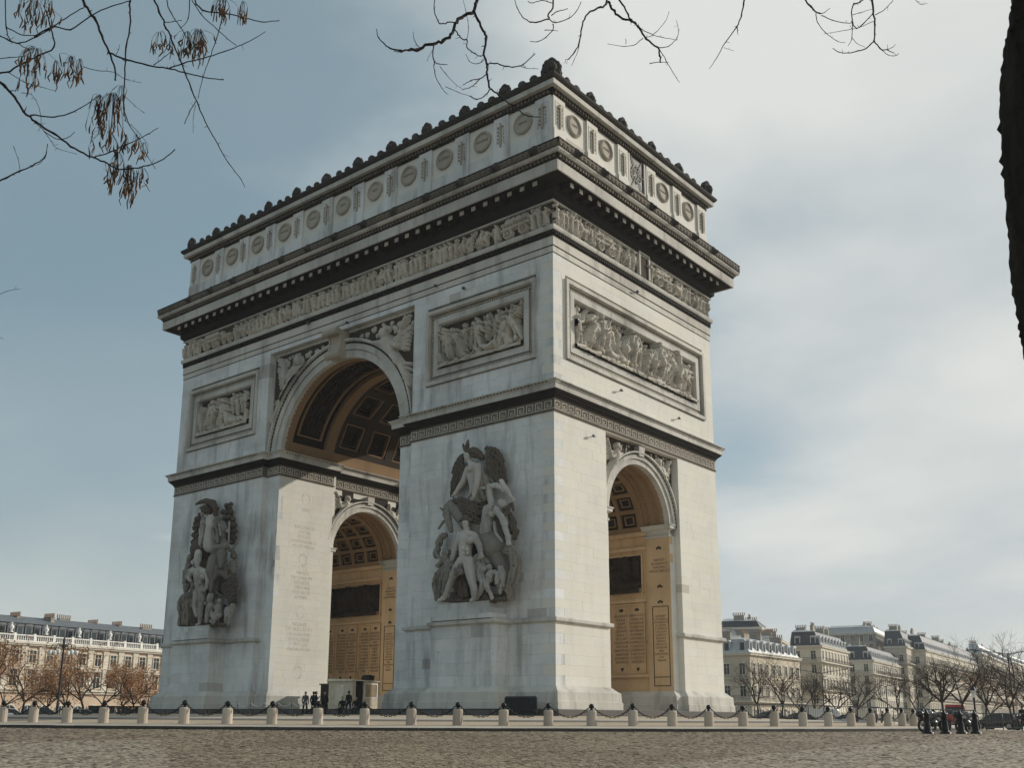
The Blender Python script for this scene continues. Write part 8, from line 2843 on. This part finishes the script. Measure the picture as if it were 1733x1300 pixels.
def tree_meshes(seed, H, trunk_h, spread, dense, leaves=0, fork=3, rust=False, r0=.17):
    g = random.Random(seed)
    wood, tw, lf = MB(), MB(), MB()

    def grow(p, d, L, r, depth):
        n = 4 if depth < 2 else 3
        pts, rad = [p], [r]
        q = p.copy()
        dd = d.copy()
        for k in range(n):
            dd = (dd + Vector((g.uniform(-.22, .22), g.uniform(-.22, .22), g.uniform(-.08, .16)))).normalized()
            q = q + dd * (L / n)
            pts.append(q.copy())
            rad.append(r * (1 - .45 * (k + 1) / n))
        (wood if depth < 3 else tw).tube(pts, rad, 6 if depth < 2 else (4 if depth < 3 else 3), cap=False)
        if depth >= dense:
            for k in range(leaves):
                a = pts[g.randint(1, n)] + Vector((g.gauss(0, .12), g.gauss(0, .12), g.gauss(-.05, .12)))
                u = Vector((g.gauss(0, 1), g.gauss(0, 1), g.gauss(0, 1))).normalized() * g.uniform(.05, .11)
                w = u.orthogonal().normalized() * g.uniform(.04, .09)
                lf.add([a - u - w, a + u - w * .6, a + u * .8 + w, a - u * .8 + w], [(0, 1, 2, 3)])
            return
        nb = {0: fork, 1: 4, 2: 4, 3: 4, 4: 3}.get(depth, 3)
        for k in range(nb):
            t = 1.0 if (depth == 0) else g.uniform(.35, 1.0)
            i = min(n - 1, int(t * n))
            base = pts[i].lerp(pts[i + 1], t * n - i) if i < n else pts[-1]
            ang = g.uniform(.3, .75) * (1.2 if depth else spread)
            az = 2 * math.pi * (k + g.uniform(-.3, .3)) / nb
            a = dd.orthogonal().normalized()
            b_ = dd.cross(a)
            nd = (dd * math.cos(ang) + (a * math.cos(az) + b_ * math.sin(az)) * math.sin(ang)).normalized()
            grow(base, nd, L * g.uniform(.52, .78) if depth else (H - trunk_h) * g.uniform(.42, .58), max(.007, r * g.uniform(.42, .62)), depth + 1)
    grow(Vector((0, 0, -.3)), Vector((g.uniform(-.04, .04), g.uniform(-.04, .04), 1)), trunk_h + .3, r0, 0)
    tm = wood.mesh('trunk', M['bark'])
    cm = MB()
    cm.v, cm.f, cm.mi = tw.v, tw.f, [0] * len(tw.f)
    if lf.v:
        cm.add(lf.v, lf.f, 1)
    cr_ = cm.mesh('crown', [M['twig_rust'] if rust else M['twig'], M['leaf_rust']])
    return tm, cr_


TP = {
    'bare_a': tree_meshes(1, 8.5, 2.3, 1.1, 5, 0),
    'bare_b': tree_meshes(2, 9.0, 2.6, 1.2, 5, 0, 4),
    'bare_c': tree_meshes(5, 7.5, 2.0, 1.3, 5, 0, 4),
    'fork': tree_meshes(14, 10.5, 3.4, 1.15, 5, 0, 5, r0=.26),
    'rust_a': tree_meshes(21, 8.6, 2.0, 1.2, 5, 1, 4, True),
    'rust_b': tree_meshes(22, 7.6, 1.9, 1.3, 5, 1, 4, True),
    'rust_c': tree_meshes(23, 9.2, 2.2, 1.1, 5, 1, 4, True),
}


def tree(kind, px, d, sc_, rz, name, lab, group):
    x, y, z = spot(bearing(px), d)
    r = thing(name, lab, 'tree', (x, y, z), R_(rz), group)
    r.scale = (sc_, sc_, sc_)
    link('trunk', TP[kind][0], r)
    link('crown', TP[kind][1], r)


GL, GR = 'rusty street trees before the palace', 'bare street trees before the houses on the right'
for i, (k, px, d, s_, rz, lab) in enumerate((
        ('rust_c', 8, 122, 1.12, 10, 'rust-brown tree at the left edge of the picture'),
        ('rust_a', 58, 128, 1.12, 80, 'tall rust-brown tree before the arched doors of the palace'),
        ('rust_b', 100, 130, .9, 200, 'low rust-brown tree beside the candelabra lamp, left'),
        ('rust_b', 138, 126, .95, 120, 'rust-brown tree beside the candelabra lamp, right'),
        ('rust_c', 166, 134, 1.2, 300, 'tallest rust-brown tree left of the dark fence'),
        ('rust_a', 188, 126, .92, 30, 'rust-brown tree over the left end of the dark fence'),
        ('rust_b', 216, 132, .98, 260, 'broad rust-brown tree over the dark fence'),
        ('rust_a', 246, 124, .90, 170, 'rust-brown tree with a dark forked trunk beside the arch'),
        ('rust_c', 30, 142, 1.0, 220, 'rust-brown tree farther back near the left edge'),
        ('rust_b', 270, 140, .9, 60, 'rust-brown tree half hidden by the left pier of the arch'))):
    tree(k, px, d, s_, rz, 'brown_tree', lab, GL)
for i, (k, px, d, s_, rz, lab) in enumerate((
        ('bare_b', 1277, 132, 1.0, 10, 'bare tree before the lit side of the corner house, left'),
        ('bare_a', 1312, 130, 1.02, 130, 'bare tree before the lit side of the corner house, right'),
        ('bare_c', 1341, 128, .95, 70, 'small bare tree between the corner house and the second house'),
        ('bare_a', 1369, 136, .9, 220, 'bare tree before the dark front of the second house'),
        ('bare_c', 1435, 116, .92, 300, 'spreading bare tree between the second and third house'),
        ('bare_b', 1404, 138, .85, 90, 'thin bare tree left of the spreading one'),
        ('bare_a', 1505, 126, .85, 40, 'bare tree before the third house'),
        ('fork', 1583, 92, .62, 20, 'tall dark tree with a forked trunk behind the black iron posts'),
        ('bare_b', 1613, 104, .86, 250, 'bare tree right of the tall forked tree'),
        ('bare_b', 1648, 116, .93, 150, 'bare tree above the parked dark car, left'),
        ('rust_c', 1662, 130, .84, 200, 'tree with a rusty crown above the parked dark car'),
        ('bare_a', 1694, 100, .78, 330, 'bare tree above the parked dark car, right'),
        ('bare_c', 1716, 108, .95, 60, 'bare tree at the right edge by the double-armed light'),
        ('bare_b', 1736, 118, 1.05, 110, 'bare tree cut by the right edge of the picture'),
        ('bare_a', 1536, 140, .9, 180, 'bare tree before the narrow domed house'))):
    tree(k, px, d, s_, rz, 'bare_tree', lab, GR)


# ------------------------------------------------------------------ the two trees beside the viewer
bk = Mat('rough_near_bark', 0.95, 0, .15)
nz = bk.noise(9, 8, .7, (1, 1, .25))
bk.col(bk.mix(bk.rng(nz, .3, .7), (.018, .015, .012), (.05, .042, .034)))
bk.bump(nz, 1.0, .04)
M['bark_near'] = bk.m
M['pod'] = plain_mat('dry_seed_pods', (0.10, 0.062, 0.038), .9, 0, .6, 8, .2)
M['near_twig'] = plain_mat('near_branch_bark', (0.030, 0.024, 0.022), .9, 0, .3, 20, .2)


def smooth_pts(p, n=4):
    """Catmull-Rom through (x, y, z, r) points"""
    P = [np.array(q, float) for q in p]
    out = []
    for i in range(len(P) - 1):
        a, b_, c, d = P[max(0, i - 1)], P[i], P[i + 1], P[min(len(P) - 1, i + 2)]
        for k in range(n):
            t = k / n
            out.append(.5 * ((2 * b_) + (c - a) * t + (2 * a - 5 * b_ + 4 * c - d) * t * t + (3 * b_ - a - 3 * c + d) * t ** 3))
    out.append(P[-1])
    return out


def strokes(data, seed, knob=.35):
    g = random.Random(seed)
    mb = MB()
    for st in data:
        pts = [st[i:i + 4] for i in range(0, len(st), 4)]
        q = smooth_pts(pts, 4)
        pv, pr_ = [], []
        for i, p in enumerate(q):
            r = max(.0012, p[3])
            j = r * .8
            pv.append((p[0] + g.uniform(-j, j), p[1] + g.uniform(-j, j), p[2] + g.uniform(-j, j)))
            pr_.append(r * (1 + (g.uniform(0, knob) if i % 4 == 0 else 0)))
        mb.tube(pv, pr_, 5)
        # buds and short spurs
        for i in range(2, len(q) - 1, 2):
            if g.random() < .45:
                a = Vector(q[i][:3])
                d = Vector((g.gauss(0, 1), g.gauss(0, 1), g.gauss(.2, 1))).normalized()
                L = g.uniform(.012, .045)
                mb.tube([a, a + d * L], [max(.0012, q[i][3] * .6), .0012], 4)
    return mb


right = Vector((rt.x, rt.y, 0))
fwd = Vector((fw.x, fw.y, 0)).normalized()
# left tree: its trunk stands out of view, its limbs reach over
tb = CAM - right * 8.5 + fwd * 3.0
zt = gxy(tb.x, tb.y)
lt = thing('overhanging_tree', 'branches with hanging brown seed pods reaching in at the upper left', 'tree', (tb.x, tb.y, zt), world=True)
v = MB()
v.tube([(tb.x, tb.y, zt - .3), (tb.x + .05, tb.y, zt + 2), (tb.x - .05, tb.y + .1, zt + 4.5), (tb.x + .1, tb.y + .1, zt + 7)], [.3, .24, .2, .15], 12)
link('trunk', v.mesh('trunk', M['bark_near'], True), lt)
top = Vector((tb.x + .1, tb.y + .1, zt + 7))
v = MB()
for st in DATA['branchL']:
    if st[3] > .0028 or True:
        s0 = Vector(st[0:3])
        # limbs that begin above or left of the picture are tied back to the trunk
        q = s0 - CAM
        dep = q.dot(fw)
        sx = 841.755 + FPX * q.dot(rt2) / dep
        sy = 811.22 - FPX * q.dot(up2) / dep
        if sx < 0 or sy < 0:
            m_ = (top + s0) / 2 + Vector((0, 0, .5))
            if sx < 0 and sy > 0:
                m_ = Vector((tb.x, tb.y, zt + 4.5)).lerp(s0, .5) - right * .6
                v.tube([tuple(c_) for c_ in [(tb.x, tb.y, zt + 4.4), m_, s0]], [.03, .018, st[3]], 6)
            else:
                q1 = s0 + up2 * 1.2 - right * .3
                v.tube([tuple(top), tuple((top + q1) / 2 + Vector((0, 0, .4))), tuple(q1), tuple(s0)], [.05, .03, st[3] * 1.3, st[3]], 6)
link('limb', v.mesh('limb', M['near_twig'], True), lt)
link('branch', strokes(DATA['branchL'], 3).mesh('branch', M['near_twig'], True), lt)
g = random.Random(6)
pods, stalks = MB(), MB()
for (x, y, z, su, sv, n) in DATA['pods']:
    c = Vector((x, y, z))
    for k in range(int(n * .85)):
        off = right * g.gauss(0, su * .75) + fwd * g.gauss(0, su * .6)
        a = c + off * .3
        z1 = g.uniform(.03, sv * .85)
        b_ = c + off + Vector((0, 0, -z1))
        L = g.uniform(.04, .12)
        e = b_ + Vector((g.gauss(0, .012), g.gauss(0, .012), -L))
        stalks.tube([a, (a + b_) / 2 + off * .15, b_], [.0016, .0013, .0012], 3)
        w = Vector((g.gauss(0, 1), g.gauss(0, 1), 0)).normalized()
        wd = g.uniform(.003, .0075)
        md_ = (b_ + e) / 2 + w * g.uniform(-.025, .025)
        nrm = w.cross(Vector((0, 0, 1))) * .004
        pods.tube([b_, b_.lerp(md_, .6), md_, md_.lerp(e, .7), e], [.002, wd * .8, wd, wd * .75, .002], 5)
link('seed_pods', pods.mesh('seed_pods', M['pod'], True), lt, kind='stuff')
link('pod_stalks', stalks.mesh('pod_stalks', M['near_twig'], False), lt, kind='stuff')

# right tree: trunk at the right edge, bare limbs over the middle and right
tr = [Vector(p) for p in DATA['trunk']]
zt = gxy(tr[-1].x, tr[-1].y)
R0 = .34
base = tr[-1] + right * (R0 * 1.02)
nt = thing('overhanging_tree', 'dark rough trunk at the right edge with bare twigs reaching in from above', 'tree', (base.x, base.y, zt), world=True)
ctr = [p + rt2 * R0 for p in tr]
lo = ctr[-1] + (ctr[-1] - ctr[-2]) * ((ctr[-1].z - zt + .3) / max(.05, ctr[-2].z - ctr[-1].z))
hi = ctr[0] + Vector((0, 0, 1.2))
hi2 = hi + Vector((0, 0, 2.2)) - right * .2
path = [hi2, hi] + ctr + [lo]
dense_p = smooth_pts([(p.x, p.y, p.z, R0) for p in path], 10)
ns = 48
vs, fs = [], []
rg = np.random.RandomState(8)
prevn = rg.uniform(-1, 1, ns)
for i, p in enumerate(dense_p):
    for k in range(ns):
        t = 2 * math.pi * k / ns
        rid = .5 + .5 * math.sin(k * 2.4 + 3 * math.sin(i * .06 + k))
        rr = R0 * (1 - .05 * rid) + rg.uniform(-.004, .004) + (rg.uniform(.0, .014) if rg.rand() < .06 else 0) - .01
        vs.append((p[0] + rr * math.cos(t), p[1] + rr * math.sin(t), p[2]))
for i in range(len(dense_p) - 1):
    for k in range(ns):
        j = (k + 1) % ns
        fs.append((i * ns + k, (i + 1) * ns + k, (i + 1) * ns + j, i * ns + j))
link('trunk', np_mesh('trunk', vs, fs, M['bark_near'], False), nt)
topv = Vector(hi2)
v = MB()
for key in ('branchM', 'branchR'):
    for st in DATA[key]:
        s0 = Vector(st[0:3])
        q = s0 - CAM
        sy = 811.22 - FPX * q.dot(up2) / q.dot(fw)
        if sy < 0:
            q1 = s0 + up2 * .9 + right * .15
            v.tube([tuple(topv), tuple(topv.lerp(q1, .5) + Vector((0, 0, .9))), tuple(q1), tuple(s0)], [.06, .035, st[3] * 1.3, st[3]], 6)
link('limb', v.mesh('limb', M['near_twig'], True), nt)
link('branch', strokes(DATA['branchM'], 5).mesh('branch', M['near_twig'], True), nt)
link('branch', strokes(DATA['branchR'], 7).mesh('branch', M['near_twig'], True), nt)

# ------------------------------------------------------------------ thin winter haze over the square
hb = MB()
hb.box(-420, 420, -260, 900, -90, 75)
hm = bpy.data.materials.new('thin_haze')
hm.use_nodes = True
ht = hm.node_tree
ht.nodes.clear()
ho = ht.nodes.new('ShaderNodeOutputMaterial')
hv = ht.nodes.new('ShaderNodeVolumePrincipled')
hv.inputs['Color'].default_value = (0.92, 0.95, 0.97, 1)
hv.inputs['Density'].default_value = 0.00022
hv.inputs['Anisotropy'].default_value = 0.2
ht.links.new(hv.outputs[0], ho.inputs['Volume'])
link('haze', hb.mesh('haze', hm), kind='stuff')
